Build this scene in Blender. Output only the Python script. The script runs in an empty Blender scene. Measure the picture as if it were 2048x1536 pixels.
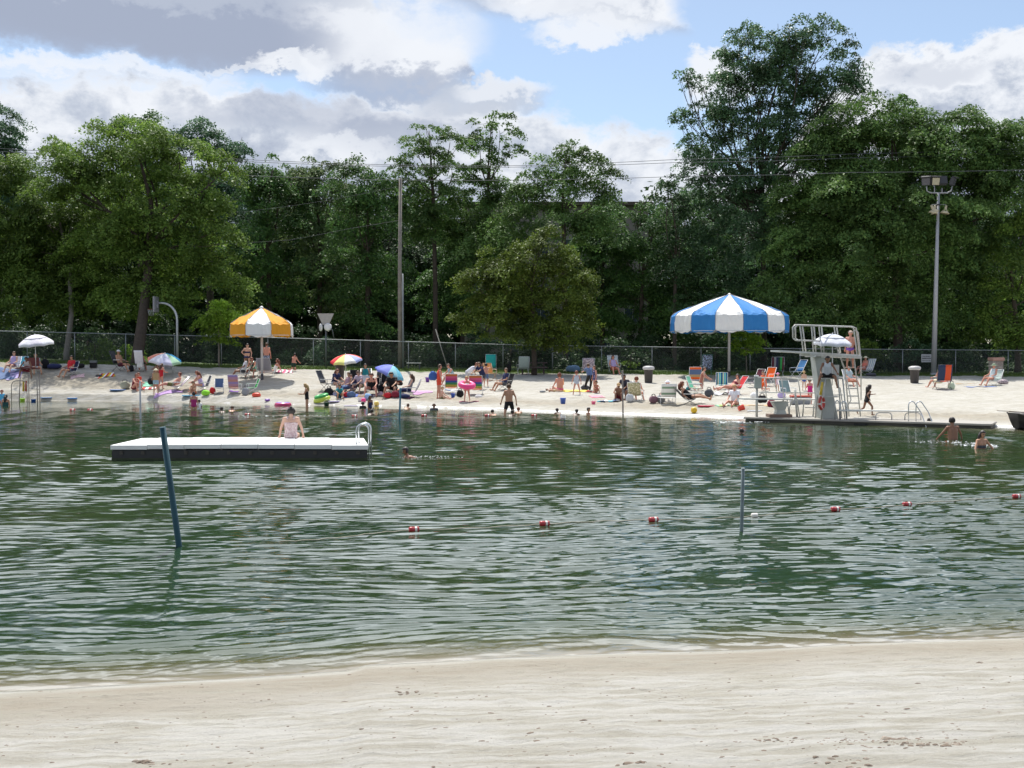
import bpy, bmesh, math, random
import numpy as np
from mathutils import Vector, Matrix, Euler
R = math.radians
scene = bpy.context.scene
col = scene.collection
rnd = random.Random(7)

# ------------------------------------------------------------------ camera
F, CX, YH, H = 2300.0, 1024.0, 700.0, 3.0
PITCH = math.atan((768.0 - YH) / F)
cam_d = bpy.data.cameras.new('camera')
cam = bpy.data.objects.new('camera', cam_d)
col.objects.link(cam)
cam_d.sensor_width = 36.0
cam_d.lens = F / 2048.0 * 36.0
cam_d.clip_end = 5000
cam.location = (0, 0, H)
cam.rotation_euler = (math.pi / 2 - PITCH, 0, 0)
scene.camera = cam
scene.render.resolution_x, scene.render.resolution_y = 1024, 768

def ray(px, py):
    dx = (px - CX) / F; dz = (768.0 - py) / F
    c, s = math.cos(PITCH), math.sin(PITCH)
    y = c + dz * s; z = dz * c - s
    return dx / y, z / y          # per metre of depth (world y)

def P(px, py, D):
    u, w = ray(px, py)
    return Vector((u * D, D, H + w * D))

def water_D(px, py):
    return -H / ray(px, py)[1]

# ------------------------------------------------------------------ terrain
def lerp_tab(tab):
    xs = [t[0] for t in tab]; ys = [t[1] for t in tab]
    def f(u): return np.interp(u, xs, ys)
    return f
U = lambda px: (px - CX) / F
far_shore = [(-900, 790), (-300, 797), (0, 800), (300, 803), (600, 810), (800, 813), (1000, 819), (1100, 824), (1300, 830),
             (1480, 836), (1700, 843), (1900, 849), (2048, 856), (2400, 862), (3000, 868)]
Ds_f = lerp_tab([(U(x), water_D(x, y)) for x, y in far_shore])
g_edge = [(-900, 718, 72), (0, 725, 73), (260, 731, 74), (530, 738, 75), (1000, 746, 76), (1460, 751, 76.5), (2048, 753, 78), (3000, 755, 80)]
Dg_f = lerp_tab([(U(x), d) for x, y, d in g_edge])
zg_f = lerp_tab([(U(x), H + ray(x, y)[1] * d) for x, y, d in g_edge])
near_shore = [(-1500, 1440), (-400, 1400), (0, 1383), (250, 1368), (500, 1355), (690, 1341), (730, 1330), (900, 1322), (1024, 1315), (1250, 1306),
              (1400, 1303), (1530, 1298), (1700, 1288), (2048, 1276), (2500, 1262), (3500, 1250)]
Dn_f = lerp_tab([(U(x), water_D(x, y)) for x, y in near_shore])

def G(X, Y):
    X = np.asarray(X, float); Y = np.asarray(Y, float)
    Ys = np.maximum(Y, 0.5)
    u = np.clip(X / np.maximum(Ys, 6), -0.9, 0.9)
    ds, dg, zg, dn = Ds_f(u), Dg_f(u), zg_f(u), Dn_f(u)
    t = np.clip((Y - ds) / (dg - ds), 0, 1)
    zf = zg * (0.12 * np.clip(t / 0.07, 0, 1) + 0.88 * t)
    beyond = np.clip((Y - dg), 0, 400)
    zf = zf + np.minimum(beyond, 5) * 0.035
    zn = np.clip(dn - Y, 0, 10) * 0.145 + 0.03 * np.clip((dn - Y) / 0.6, 0, 1)
    zw = -np.minimum(np.minimum((Y - dn) * 0.36, (ds - Y) * 0.12), 1.7)
    return np.where(Y > ds, zf, np.where(Y < dn, zn, zw))

def ground_hit(px, py):
    """depth at which the view ray meets the far beach"""
    u, w = ray(px, py)
    d = np.linspace(35, 95, 2401)
    z = H + w * d
    g = np.maximum(G(u * d, d), 0)
    k = np.nonzero(g >= z)[0]
    D = float(d[k[0]]) if len(k) else 80.0
    return D

def gp(px, py):
    D = ground_hit(px, py)
    u = ray(px, py)[0]
    return Vector((u * D, D, max(float(G(u * D, D)), 0.0)))

def wp(px, py):
    D = water_D(px, py)
    return Vector((ray(px, py)[0] * D, D, 0.0))

def base_at(px, D):
    u = U(px); return Vector((u * D, D, float(G(u * D, D)) - 0.02))

# ------------------------------------------------------------------ materials
def lin(c):
    return tuple((x / 12.92 if x <= 0.04045 else ((x + 0.055) / 1.055) ** 2.4) for x in c)
def hexc(h):
    h = h.lstrip('#'); return lin(tuple(int(h[i:i + 2], 16) / 255 for i in (0, 2, 4)))

_m = {}
def mat(name, color, rough=0.6, metal=0.0, var=0.12, scale=6.0, bump=0.0, bscale=30.0, transl=0.0, spec=0.5):
    if name in _m: return _m[name]
    m = bpy.data.materials.new(name); m.use_nodes = True
    nt = m.node_tree; n = nt.nodes; l = nt.links
    b = n['Principled BSDF']
    b.inputs['Roughness'].default_value = rough
    b.inputs['Metallic'].default_value = metal
    b.inputs['Specular IOR Level'].default_value = spec
    c = tuple(color) + (1,)
    tc = n.new('ShaderNodeTexCoord')
    if var > 0:
        no = n.new('ShaderNodeTexNoise'); no.inputs['Scale'].default_value = scale; no.inputs['Detail'].default_value = 5
        l.new(tc.outputs['Object'], no.inputs['Vector'])
        mx = n.new('ShaderNodeMix'); mx.data_type = 'RGBA'
        mx.inputs['A'].default_value = tuple(max(0, x * (1 - var * 1.6)) for x in color) + (1,)
        mx.inputs['B'].default_value = tuple(min(1, x * (1 + var * 1.6)) for x in color) + (1,)
        l.new(no.outputs['Fac'], mx.inputs['Factor']); l.new(mx.outputs['Result'], b.inputs['Base Color'])
    else:
        b.inputs['Base Color'].default_value = c
    if bump > 0:
        n2 = n.new('ShaderNodeTexNoise'); n2.inputs['Scale'].default_value = bscale; n2.inputs['Detail'].default_value = 4
        l.new(tc.outputs['Object'], n2.inputs['Vector'])
        bp = n.new('ShaderNodeBump'); bp.inputs['Strength'].default_value = bump; bp.inputs['Distance'].default_value = 0.02
        l.new(n2.outputs['Fac'], bp.inputs['Height']); l.new(bp.outputs['Normal'], b.inputs['Normal'])
    if transl > 0:
        tr = n.new('ShaderNodeBsdfTranslucent'); tr.inputs['Color'].default_value = c
        ms = n.new('ShaderNodeMixShader'); ms.inputs['Fac'].default_value = transl
        l.new(b.outputs['BSDF'], ms.inputs[1]); l.new(tr.outputs['BSDF'], ms.inputs[2])
        l.new(ms.outputs['Shader'], n['Material Output'].inputs['Surface'])
    _m[name] = m
    return m

def stripes(name, cols, axis='X', width=0.1, rough=0.7, transl=0.15):
    """repeating cloth stripes along one object axis"""
    if name in _m: return _m[name]
    m = bpy.data.materials.new(name); m.use_nodes = True
    nt = m.node_tree; n = nt.nodes; l = nt.links
    b = n['Principled BSDF']; b.inputs['Roughness'].default_value = rough
    tc = n.new('ShaderNodeTexCoord'); sp = n.new('ShaderNodeSeparateXYZ'); l.new(tc.outputs['Object'], sp.inputs[0])
    d = n.new('ShaderNodeMath'); d.operation = 'MULTIPLY'; d.inputs[1].default_value = 1.0 / (width * len(cols))
    l.new(sp.outputs[axis], d.inputs[0])
    fr = n.new('ShaderNodeMath'); fr.operation = 'FRACT'; l.new(d.outputs[0], fr.inputs[0])
    r = n.new('ShaderNodeValToRGB'); r.color_ramp.interpolation = 'CONSTANT'
    el = r.color_ramp.elements
    for i, c in enumerate(cols):
        e = el[i] if i < 2 else el.new(i / len(cols))
        e.position = i / len(cols); e.color = tuple(c) + (1,)
    l.new(fr.outputs[0], r.inputs[0]); l.new(r.outputs['Color'], b.inputs['Base Color'])
    tr = n.new('ShaderNodeBsdfTranslucent'); l.new(r.outputs['Color'], tr.inputs['Color'])
    ms = n.new('ShaderNodeMixShader'); ms.inputs['Fac'].default_value = transl
    l.new(b.outputs['BSDF'], ms.inputs[1]); l.new(tr.outputs['BSDF'], ms.inputs[2])
    l.new(ms.outputs['Shader'], n['Material Output'].inputs['Surface'])
    _m[name] = m
    return m

def spotted(name, c1, c2, scale=22.0, thr=0.52):
    if name in _m: return _m[name]
    m = bpy.data.materials.new(name); m.use_nodes = True
    nt = m.node_tree; n = nt.nodes; l = nt.links
    b = n['Principled BSDF']; b.inputs['Roughness'].default_value = 0.8
    tc = n.new('ShaderNodeTexCoord')
    no = n.new('ShaderNodeTexNoise'); no.inputs['Scale'].default_value = scale; l.new(tc.outputs['Object'], no.inputs['Vector'])
    r = n.new('ShaderNodeValToRGB'); r.color_ramp.elements[0].position = thr - 0.03; r.color_ramp.elements[1].position = thr + 0.03
    r.color_ramp.elements[0].color = tuple(c1) + (1,); r.color_ramp.elements[1].color = tuple(c2) + (1,)
    l.new(no.outputs['Fac'], r.inputs[0]); l.new(r.outputs['Color'], b.inputs['Base Color'])
    _m[name] = m
    return m

COL = dict(white='#f0f0ee', black='#141418', navy='#1d2650', blue='#2456a8', sky='#5fb4dd', teal='#1f7f86', green='#2fa04c', lime='#8fd83c',
           red='#c0202c', coral='#e0503a', orange='#ee6a26', yellow='#e8c52c', purple='#7a4fa8', pink='#e86a94', hot='#f0468a', maroon='#5c1c30',
           grey='#8d9096', lgrey='#c4c6ca', dgrey='#4a4c52', tan='#b99b72', cream='#e5dcc0', brown='#6a4a34', mint='#8fd8b8', lav='#b9a9d6',
           aqua='#7fd3e6', gold='#d99b1c', olive='#6b6a3a', magenta='#c02a7a', denim='#5a6f94', dgreen='#143a2c', wine='#7a1c30')
def C(n): return hexc(COL.get(n, n))
def cloth(n): return mat('fabric_' + n.strip('#'), C(n), 0.85, var=0.1, scale=9, bump=0.25, bscale=14, transl=0.0)
def plastic(n): return mat('plastic_' + n.strip('#'), C(n), 0.35, var=0.05)
def paint(n): return mat('paint_' + n.strip('#'), C(n), 0.45, var=0.08, scale=4)

# ------------------------------------------------------------------ mesh builder
class MB:
    def __init__(s): s.v = []; s.f = []; s.mi = []; s.sm = []
    def add(s, vs, fs, mi=0, smooth=False):
        o = len(s.v); s.v += [tuple(v) for v in vs]
        for f in fs:
            s.f.append([o + i for i in f]); s.mi.append(mi); s.sm.append(smooth)
        return s
    def box(s, c, d, mi=0, M=None, bev=0.0):
        x, y, z = d[0] / 2, d[1] / 2, d[2] / 2
        if bev > 0:
            b = min(bev, x * .9, y * .9, z * .9)
            bm = bmesh.new(); bmesh.ops.create_cube(bm, size=1)
            for v in bm.verts: v.co = Vector((v.co.x * 2 * x, v.co.y * 2 * y, v.co.z * 2 * z))
            bmesh.ops.bevel(bm, geom=bm.edges[:], offset=b, segments=2, affect='EDGES')
            vs = [v.co.copy() for v in bm.verts]; bm.verts.index_update()
            fs = [[v.index for v in f.verts] for f in bm.faces]; bm.free()
        else:
            vs = [Vector((a * x, b * y, e * z)) for a in (-1, 1) for b in (-1, 1) for e in (-1, 1)]
            fs = [(0, 1, 3, 2), (4, 6, 7, 5), (0, 4, 5, 1), (2, 3, 7, 6), (0, 2, 6, 4), (1, 5, 7, 3)]
        if M is not None: vs = [M @ v for v in vs]
        return s.add([v + Vector(c) for v in vs], fs, mi)
    def tube(s, pts, rad, n=8, mi=0, cap=True, smooth=True):
        pts = [Vector(p) for p in pts]
        rads = rad if isinstance(rad, (list, tuple)) else [rad] * len(pts)
        vs = []; fs = []
        up = Vector((0, 0, 1)); prev = None
        for i, p in enumerate(pts):
            t = (pts[min(i + 1, len(pts) - 1)] - pts[max(i - 1, 0)])
            t = t.normalized() if t.length > 1e-9 else Vector((0, 0, 1))
            if prev is None:
                a = t.cross(up) if abs(t.z) < .95 else t.cross(Vector((1, 0, 0)))
            else:
                a = prev - t * prev.dot(t)
            a.normalize(); prev = a; b = t.cross(a)
            for k in range(n):
                g = 2 * math.pi * k / n
                vs.append(p + (a * math.cos(g) + b * math.sin(g)) * rads[i])
        for i in range(len(pts) - 1):
            for k in range(n):
                k2 = (k + 1) % n
                fs.append((i * n + k, i * n + k2, (i + 1) * n + k2, (i + 1) * n + k))
        s.add(vs, fs, mi, smooth)
        if cap:
            o = len(s.v) - len(vs)
            s.f.append([o + k for k in range(n)][::-1]); s.mi.append(mi); s.sm.append(False)
            s.f.append([o + (len(pts) - 1) * n + k for k in range(n)]); s.mi.append(mi); s.sm.append(False)
        return s
    def lathe(s, prof, n=20, mi=0, c=(0, 0, 0), M=None, smooth=True, cap=True, mif=None):
        vs = []; c = Vector(c)
        for r_, z in prof:
            for k in range(n):
                g = 2 * math.pi * k / n
                v = Vector((r_ * math.cos(g), r_ * math.sin(g), z))
                if M is not None: v = M @ v
                vs.append(v + c)
        o = len(s.v); s.v += [tuple(v) for v in vs]
        for i in range(len(prof) - 1):
            for k in range(n):
                k2 = (k + 1) % n
                s.f.append([o + i * n + k, o + i * n + k2, o + (i + 1) * n + k2, o + (i + 1) * n + k])
                s.mi.append(mif(i, k) if mif else mi); s.sm.append(smooth)
        if cap:
            for i, rev in ((0, True), (len(prof) - 1, False)):
                if prof[i][0] > 1e-5:
                    q = [o + i * n + k for k in range(n)]
                    s.f.append(q[::-1] if rev else q); s.mi.append(mi); s.sm.append(False)
        return s
    def ell(s, c, r, n=14, mi=0, M=None):
        prof = [(math.cos(a), math.sin(a)) for a in [(-0.5 + i / 8) * math.pi for i in range(9)]]
        prof = [(max(p[0], 1e-4), p[1]) for p in prof]
        S = Matrix.Diagonal((r[0], r[1], r[2]))
        MM = (M @ S) if M is not None else S
        return s.lathe(prof, n, mi, c, MM, cap=False)
    def torus(s, c, R_, r_, n=28, k=10, M=None, mi=0, mif=None):
        vs = []; c = Vector(c)
        for i in range(n):
            a = 2 * math.pi * i / n
            for j in range(k):
                b = 2 * math.pi * j / k
                v = Vector(((R_ + r_ * math.cos(b)) * math.cos(a), (R_ + r_ * math.cos(b)) * math.sin(a), r_ * math.sin(b)))
                if M is not None: v = M @ v
                vs.append(v + c)
        o = len(s.v); s.v += [tuple(v) for v in vs]
        for i in range(n):
            for j in range(k):
                s.f.append([o + i * k + j, o + ((i + 1) % n) * k + j, o + ((i + 1) % n) * k + (j + 1) % k, o + i * k + (j + 1) % k])
                s.mi.append(mif(i, j) if mif else mi); s.sm.append(True)
        return s
    def sheet(s, pts, nx, ny, th, mi=0):
        """thick sheet from a function pts(u,v)->Vector, with thickness along z of the local frame"""
        top = [Vector(pts(i / nx, j / ny)) for j in range(ny + 1) for i in range(nx + 1)]
        bot = [p - Vector((0, 0, th)) for p in top]
        o = len(top); fs = []
        idx = lambda i, j: j * (nx + 1) + i
        for j in range(ny):
            for i in range(nx):
                q = (idx(i, j), idx(i + 1, j), idx(i + 1, j + 1), idx(i, j + 1))
                fs.append(q); fs.append(tuple(o + k for k in q[::-1]))
        for i in range(nx):
            fs.append((idx(i + 1, 0), idx(i, 0), o + idx(i, 0), o + idx(i + 1, 0)))
            fs.append((idx(i, ny), idx(i + 1, ny), o + idx(i + 1, ny), o + idx(i, ny)))
        for j in range(ny):
            fs.append((idx(0, j), idx(0, j + 1), o + idx(0, j + 1), o + idx(0, j)))
            fs.append((idx(nx, j + 1), idx(nx, j), o + idx(nx, j), o + idx(nx, j + 1)))
        return s.add(top + bot, fs, mi, True)
    def mesh(s, name, mats):
        me = bpy.data.meshes.new(name)
        me.from_pydata(s.v, [], s.f)
        for m in (mats if isinstance(mats, (list, tuple)) else [mats]): me.materials.append(m)
        me.polygons.foreach_set('material_index', s.mi)
        me.polygons.foreach_set('use_smooth', s.sm)
        me.update()
        return me
    def build(s, name, mats, parent=None):
        return obj(name, s.mesh(name, mats), parent)

def obj(name, me, parent=None):
    o = bpy.data.objects.new(name, me); col.objects.link(o)
    if parent is not None: o.parent = parent
    return o
def tag(o, label=None, cat=None, group=None, kind=None):
    if label: o['label'] = label
    if cat: o['category'] = cat
    if group: o['group'] = group
    if kind: o['kind'] = kind
    return o
def thing(name, label, cat, loc=(0, 0, 0), rotz=0.0, group=None, scale=1.0):
    o = bpy.data.objects.new(name, None); col.objects.link(o)
    o.location = loc; o.rotation_euler = (0, 0, rotz); o.scale = (scale,) * 3
    o.empty_display_size = 0.2
    return tag(o, label, cat, group)
def children(o): return [c for c in bpy.data.objects if c.parent == o]

def mesh_np(name, verts, quads, mats):
    me = bpy.data.meshes.new(name)
    verts = np.asarray(verts, np.float32); quads = np.asarray(quads, np.int32)
    k = quads.shape[1]
    me.vertices.add(len(verts)); me.vertices.foreach_set('co', verts.ravel())
    me.loops.add(quads.size); me.loops.foreach_set('vertex_index', quads.ravel())
    me.polygons.add(len(quads))
    me.polygons.foreach_set('loop_start', np.arange(0, quads.size, k, dtype=np.int32))
    try: me.polygons.foreach_set('loop_total', np.full(len(quads), k, dtype=np.int32))
    except Exception: pass
    for m in (mats if isinstance(mats, (list, tuple)) else [mats]): me.materials.append(m)
    me.update(calc_edges=True)
    return me
# ------------------------------------------------------------------ sun and sky
SUN_EL, SUN_AZ = 65.0, -12.0      # azimuth from +Y, negative = towards -X (behind the scene, slightly left)
sd = bpy.data.lights.new('sun', 'SUN'); sd.energy = 4.9; sd.angle = R(0.55); sd.color = (1.0, 0.955, 0.88)
sun = bpy.data.objects.new('sun', sd); col.objects.link(sun)
sv = Vector((math.sin(R(SUN_AZ)) * math.cos(R(SUN_EL)), math.cos(R(SUN_AZ)) * math.cos(R(SUN_EL)), math.sin(R(SUN_EL))))
sun.rotation_euler = sv.to_track_quat('Z', 'Y').to_euler()

w = bpy.data.worlds.new('World'); scene.world = w; w.use_nodes = True
nt = w.node_tree; n = nt.nodes; l = nt.links
bg = n['Background']; bg.inputs['Strength'].default_value = 0.112
sky = n.new('ShaderNodeTexSky'); sky.sky_type = 'NISHITA'; sky.sun_disc = False
sky.sun_elevation = R(SUN_EL); sky.sun_rotation = R(SUN_AZ); sky.altitude = 100; sky.air_density = 1.0; sky.dust_density = 0.8; sky.ozone_density = 2.0
tc = n.new('ShaderNodeTexCoord'); sp = n.new('ShaderNodeSeparateXYZ'); l.new(tc.outputs['Generated'], sp.inputs[0])
def M_(op, a, b=None, c=None, clamp=False):
    m = n.new('ShaderNodeMath'); m.operation = op; m.use_clamp = clamp
    for i, v in enumerate((a, b, c)):
        if v is None: continue
        if isinstance(v, (int, float)): m.inputs[i].default_value = v
        else: l.new(v, m.inputs[i])
    return m.outputs[0]
def smooth(e0, e1, x):
    m = n.new('ShaderNodeMapRange'); m.interpolation_type = 'SMOOTHSTEP'
    for k, v in (('From Min', e0), ('From Max', e1)):
        if isinstance(v, (int, float)): m.inputs[k].default_value = v
        else: l.new(v, m.inputs[k])
    l.new(x, m.inputs['Value']); return m.outputs['Result']
azd = M_('ARCTAN2', sp.outputs['X'], sp.outputs['Y'])                 # direction: azimuth, elevation (radians)
eld = M_('ARCSINE', sp.outputs['Z'])
def vec(x, y, z=0.0):
    c = n.new('ShaderNodeCombineXYZ')
    for i, v in enumerate((x, y, z)):
        if isinstance(v, (int, float)): c.inputs[i].default_value = v
        else: l.new(v, c.inputs[i])
    return c.outputs[0]
def noise(v, scale, detail=8, rough=0.55, dist=0.0):
    no = n.new('ShaderNodeTexNoise'); no.inputs['Scale'].default_value = scale; no.inputs['Detail'].default_value = detail
    no.inputs['Roughness'].default_value = rough; no.inputs['Distortion'].default_value = dist
    l.new(v, no.inputs['Vector']); return no.outputs['Fac']
base = vec(azd, M_('MULTIPLY', eld, 1.9))
n_big = noise(base, 5.5, 9, 0.56)
n_mid = noise(vec(azd, M_('MULTIPLY', eld, 1.5), 3.1), 17.0, 9, 0.62, 0.3)
n_fin = noise(vec(azd, M_('MULTIPLY', eld, 1.3), 7.7), 46.0, 8, 0.6)
warp = M_('ADD', M_('MULTIPLY', M_('SUBTRACT', n_mid, 0.5), 0.058), M_('MULTIPLY', M_('SUBTRACT', n_fin, 0.5), 0.036))
flat = M_('MULTIPLY', M_('SUBTRACT', noise(vec(azd, M_('MULTIPLY', eld, 3.0), 1.3), 9.0, 8, 0.6), 0.5), 0.03)
def curve(pts):
    """elevation as a function of azimuth; pts in picture pixels turned into directions"""
    a = [(math.atan((x - CX) / F), math.atan((YH - y) / F)) for x, y in pts]
    c = n.new('ShaderNodeFloatCurve'); cu = c.mapping.curves[0]
    c.mapping.use_clip = False
    lo, hi = -0.6, 0.6
    pts2 = [((p[0] - lo) / (hi - lo), p[1] / 0.6) for p in a]
    cu.points[0].location = pts2[0]; cu.points[1].location = pts2[-1]
    for p in pts2[1:-1]: cu.points.new(*p)
    for p in cu.points: p.handle_type = 'AUTO_CLAMPED'
    c.mapping.update()
    t = M_('DIVIDE', M_('SUBTRACT', azd, lo), hi - lo, clamp=True)
    l.new(t, c.inputs['Value'])
    return M_('MULTIPLY', c.outputs['Value'], 0.6)
def cloud(top, bot, soft_t, soft_b, wamt=1.0):
    T, B = curve(top), curve(bot)
    ew = M_('ADD', eld, M_('MULTIPLY', warp, wamt))
    eb = M_('ADD', eld, flat)
    mt = smooth(M_('SUBTRACT', T, soft_t), T, ew); mt = M_('SUBTRACT', 1.0, mt)
    mb = smooth(B, M_('ADD', B, soft_b), eb)
    mask = M_('MULTIPLY', mt, mb)
    h = M_('DIVIDE', M_('SUBTRACT', ew, B), M_('MAXIMUM', M_('SUBTRACT', T, B), 0.01), clamp=True)
    return mask, h
grey = (3.15, 3.6, 4.65, 1); lite = (4.6, 5.05, 5.9, 1); white = (7.2, 7.45, 7.9, 1)
def shade(h, lo, hi, amt=0.45):
    """cloud brightness: grey bases, white sunlit tops, broken by noise"""
    t = M_('ADD', h, M_('MULTIPLY', M_('SUBTRACT', n_mid, 0.5), amt * 2.6))
    t = M_('ADD', t, M_('MULTIPLY', M_('SUBTRACT', n_fin, 0.5), amt * 1.6))
    t = smooth(lo, hi, t)
    r = n.new('ShaderNodeValToRGB'); e = r.color_ramp.elements
    e[0].position = 0; e[0].color = grey; e[1].position = 0.5; e[1].color = lite; e2 = e.new(1.0); e2.color = white
    l.new(t, r.inputs[0]); return r.outputs['Color']
def over(a, b, f):
    m = n.new('ShaderNodeMix'); m.data_type = 'RGBA'; m.clamp_factor = True
    l.new(f, m.inputs['Factor']); l.new(a, m.inputs['A']); l.new(b, m.inputs['B']); return m.outputs['Result']
haze_t = smooth(0.0, 0.42, eld)
hz = n.new('ShaderNodeMix'); hz.data_type = 'RGBA'; l.new(haze_t, hz.inputs['Factor'])
hz.inputs['A'].default_value = (1.15, 1.18, 1.25, 1); hz.inputs['B'].default_value = (1.45, 1.30, 1.16, 1)
skm = n.new('ShaderNodeMix'); skm.data_type = 'RGBA'; skm.blend_type = 'MULTIPLY'; skm.inputs['Factor'].default_value = 1
l.new(sky.outputs['Color'], skm.inputs['A']); l.new(hz.outputs['Result'], skm.inputs['B'])
out = skm.outputs['Result']
FAR = [(-2000, 0), (4000, 0)]
# far low bank reaching from the left, down across the middle
layers = [
 # far bank behind everything, lower edge at the tree line, whiter top right part
 (dict(top=[(-1200, 190), (-200, 215), (0, 200), (200, 175), (420, 160), (560, 185), (800, 170), (960, 185), (1090, 215), (1180, 235), (1300, 255), (1360, 280), (1460, 330), (1600, 420), (1900, 520), (3200, 600)],
       bot=[(-1200, 640), (0, 560), (200, 560), (1500, 640), (3200, 660)], soft_t=0.018, soft_b=0.03), (0.15, 1.05)),
 # right hand cumulus
 (dict(top=[(-1200, 690), (1200, 690), (1420, 470), (1600, 260), (1690, 160), (1760, 128), (1850, 120), (1960, 106), (2048, 104), (2500, 90), (3200, 120)],
       bot=[(-1200, 640), (1500, 640), (3200, 640)], soft_t=0.010, soft_b=0.03), (0.35, 0.95)),
 # big cloud, upper left; flat grey base, white billows at its right end
 (dict(top=[(-1200, -900), (200, -700), (560, -500), (700, -160), (790, 40), (860, 70), (925, 100), (960, 175), (1010, 215), (1200, 300), (3200, 690)],
       bot=[(-1200, 60), (-200, 125), (0, 135), (150, 150), (420, 168), (560, 180), (900, 175), (980, 180), (3200, 500)], soft_t=0.016, soft_b=0.022, wamt=1.3), (0.25, 1.25)),
 # band along the top edge of the picture
 (dict(top=[(-1200, -1400), (600, -700), (1100, -420), (1290, -160), (1330, -30), (1370, 40), (1700, 500), (3200, 690)],
       bot=[(-1200, 60), (600, -10), (870, 26), (1010, 52), (1110, 62), (1190, 70), (1260, 92), (1330, 90), (3200, 90)], soft_t=0.03, soft_b=0.02), (-0.4, 0.5)),
 (dict(top=[(-1200, 690), (1500, 690), (1780, 120), (1880, -80), (1960, -200), (2048, -300), (2600, -400), (3200, -300)],
       bot=[(-1200, -200), (1700, -120), (1860, -10), (1950, 25), (2048, 60), (3200, 30)], soft_t=0.05, soft_b=0.03), (-0.2, 0.9)),
]
for kw, (lo, hi) in layers:
    mk, h = cloud(**kw)
    out = over(out, shade(h, lo, hi), mk)
# white crest of the big cloud's right end and the low tuft under its base
def blob(cx, cy, rx, ry, soft=0.5):
    a0, e0 = math.atan((cx - CX) / F), math.atan((YH - cy) / F)
    wa = M_('ADD', azd, M_('MULTIPLY', M_('SUBTRACT', n_big, 0.5), 0.05))
    ew = M_('ADD', eld, M_('MULTIPLY', warp, 0.9))
    dx = M_('DIVIDE', M_('SUBTRACT', wa, a0), rx / F); dy = M_('DIVIDE', M_('SUBTRACT', ew, e0), ry / F)
    r2 = M_('ADD', M_('MULTIPLY', dx, dx), M_('MULTIPLY', dy, dy))
    return M_('SUBTRACT', 1.0, smooth(1 - soft, 1.0 + soft, r2))
def solid(c):
    r = n.new('ShaderNodeRGB'); r.outputs[0].default_value = c; return r.outputs[0]
for cx, cy, rx, ry, c, a, sf in [
    (780, 90, 170, 75, white, 0.85, 0.7), (860, 120, 75, 45, white, 0.9, 0.6), (700, 60, 120, 60, white, 0.45, 0.7), (790, 172, 150, 30, grey, 0.75, 0.6),
    (150, 80, 430, 62, grey, 0.9, 0.6), (480, 105, 190, 52, grey, 0.8, 0.6), (300, 20, 420, 24, lite, 0.5, 0.6),
    (600, 148, 75, 17, white, 0.85, 0.6), (500, 158, 90, 8, white, 0.6, 0.6), (640, 132, 24, 22, white, 0.8, 0.7),
    (950, 200, 130, 34, lite, 0.9, 0.6), (1000, 185, 90, 22, white, 0.7, 0.6), (620, 240, 240, 34, grey, 0.55, 0.8), (800, 270, 130, 35, grey, 0.6, 0.8), (690, 300, 90, 20, white, 0.6, 0.7),
    (200, 175, 240, 16, white, 0.75, 0.7), (60, 195, 160, 20, white, 0.5, 0.7),
    (1415, 150, 52, 34, white, 0.95, 0.5), (1450, 185, 70, 40, white, 0.8, 0.6),
    (1190, 70, 120, 22, white, 0.9, 0.7), (1150, 20, 170, 26, white, 0.8, 0.7),
    (1930, 195, 34, 16, white, 0.8, 0.6), (1850, 180, 90, 22, grey, 0.35, 0.8)]:
    out = over(out, solid(c), M_('MULTIPLY', blob(cx, cy, rx, ry, sf), a))
# unseen cloud glare added ahead above the frame, for water reflections and backlit trees
hi_m = M_('MULTIPLY', M_('MULTIPLY', smooth(0.31, 0.38, eld), smooth(-0.15, 0.55, sp.outputs['Y'])), smooth(0.28, 0.50, noise(vec(azd, M_('MULTIPLY', eld, 1.2), 5.0), 2.6, 9, 0.55)))
out = over(out, solid((20.0, 21.2, 23.0, 1)), M_('MULTIPLY', hi_m, 0.92))
l.new(out, bg.inputs['Color'])
scene.view_settings.view_transform = 'Standard'; scene.view_settings.look = 'None'
scene.view_settings.gamma = 1; scene.view_settings.exposure = 0.15

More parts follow.
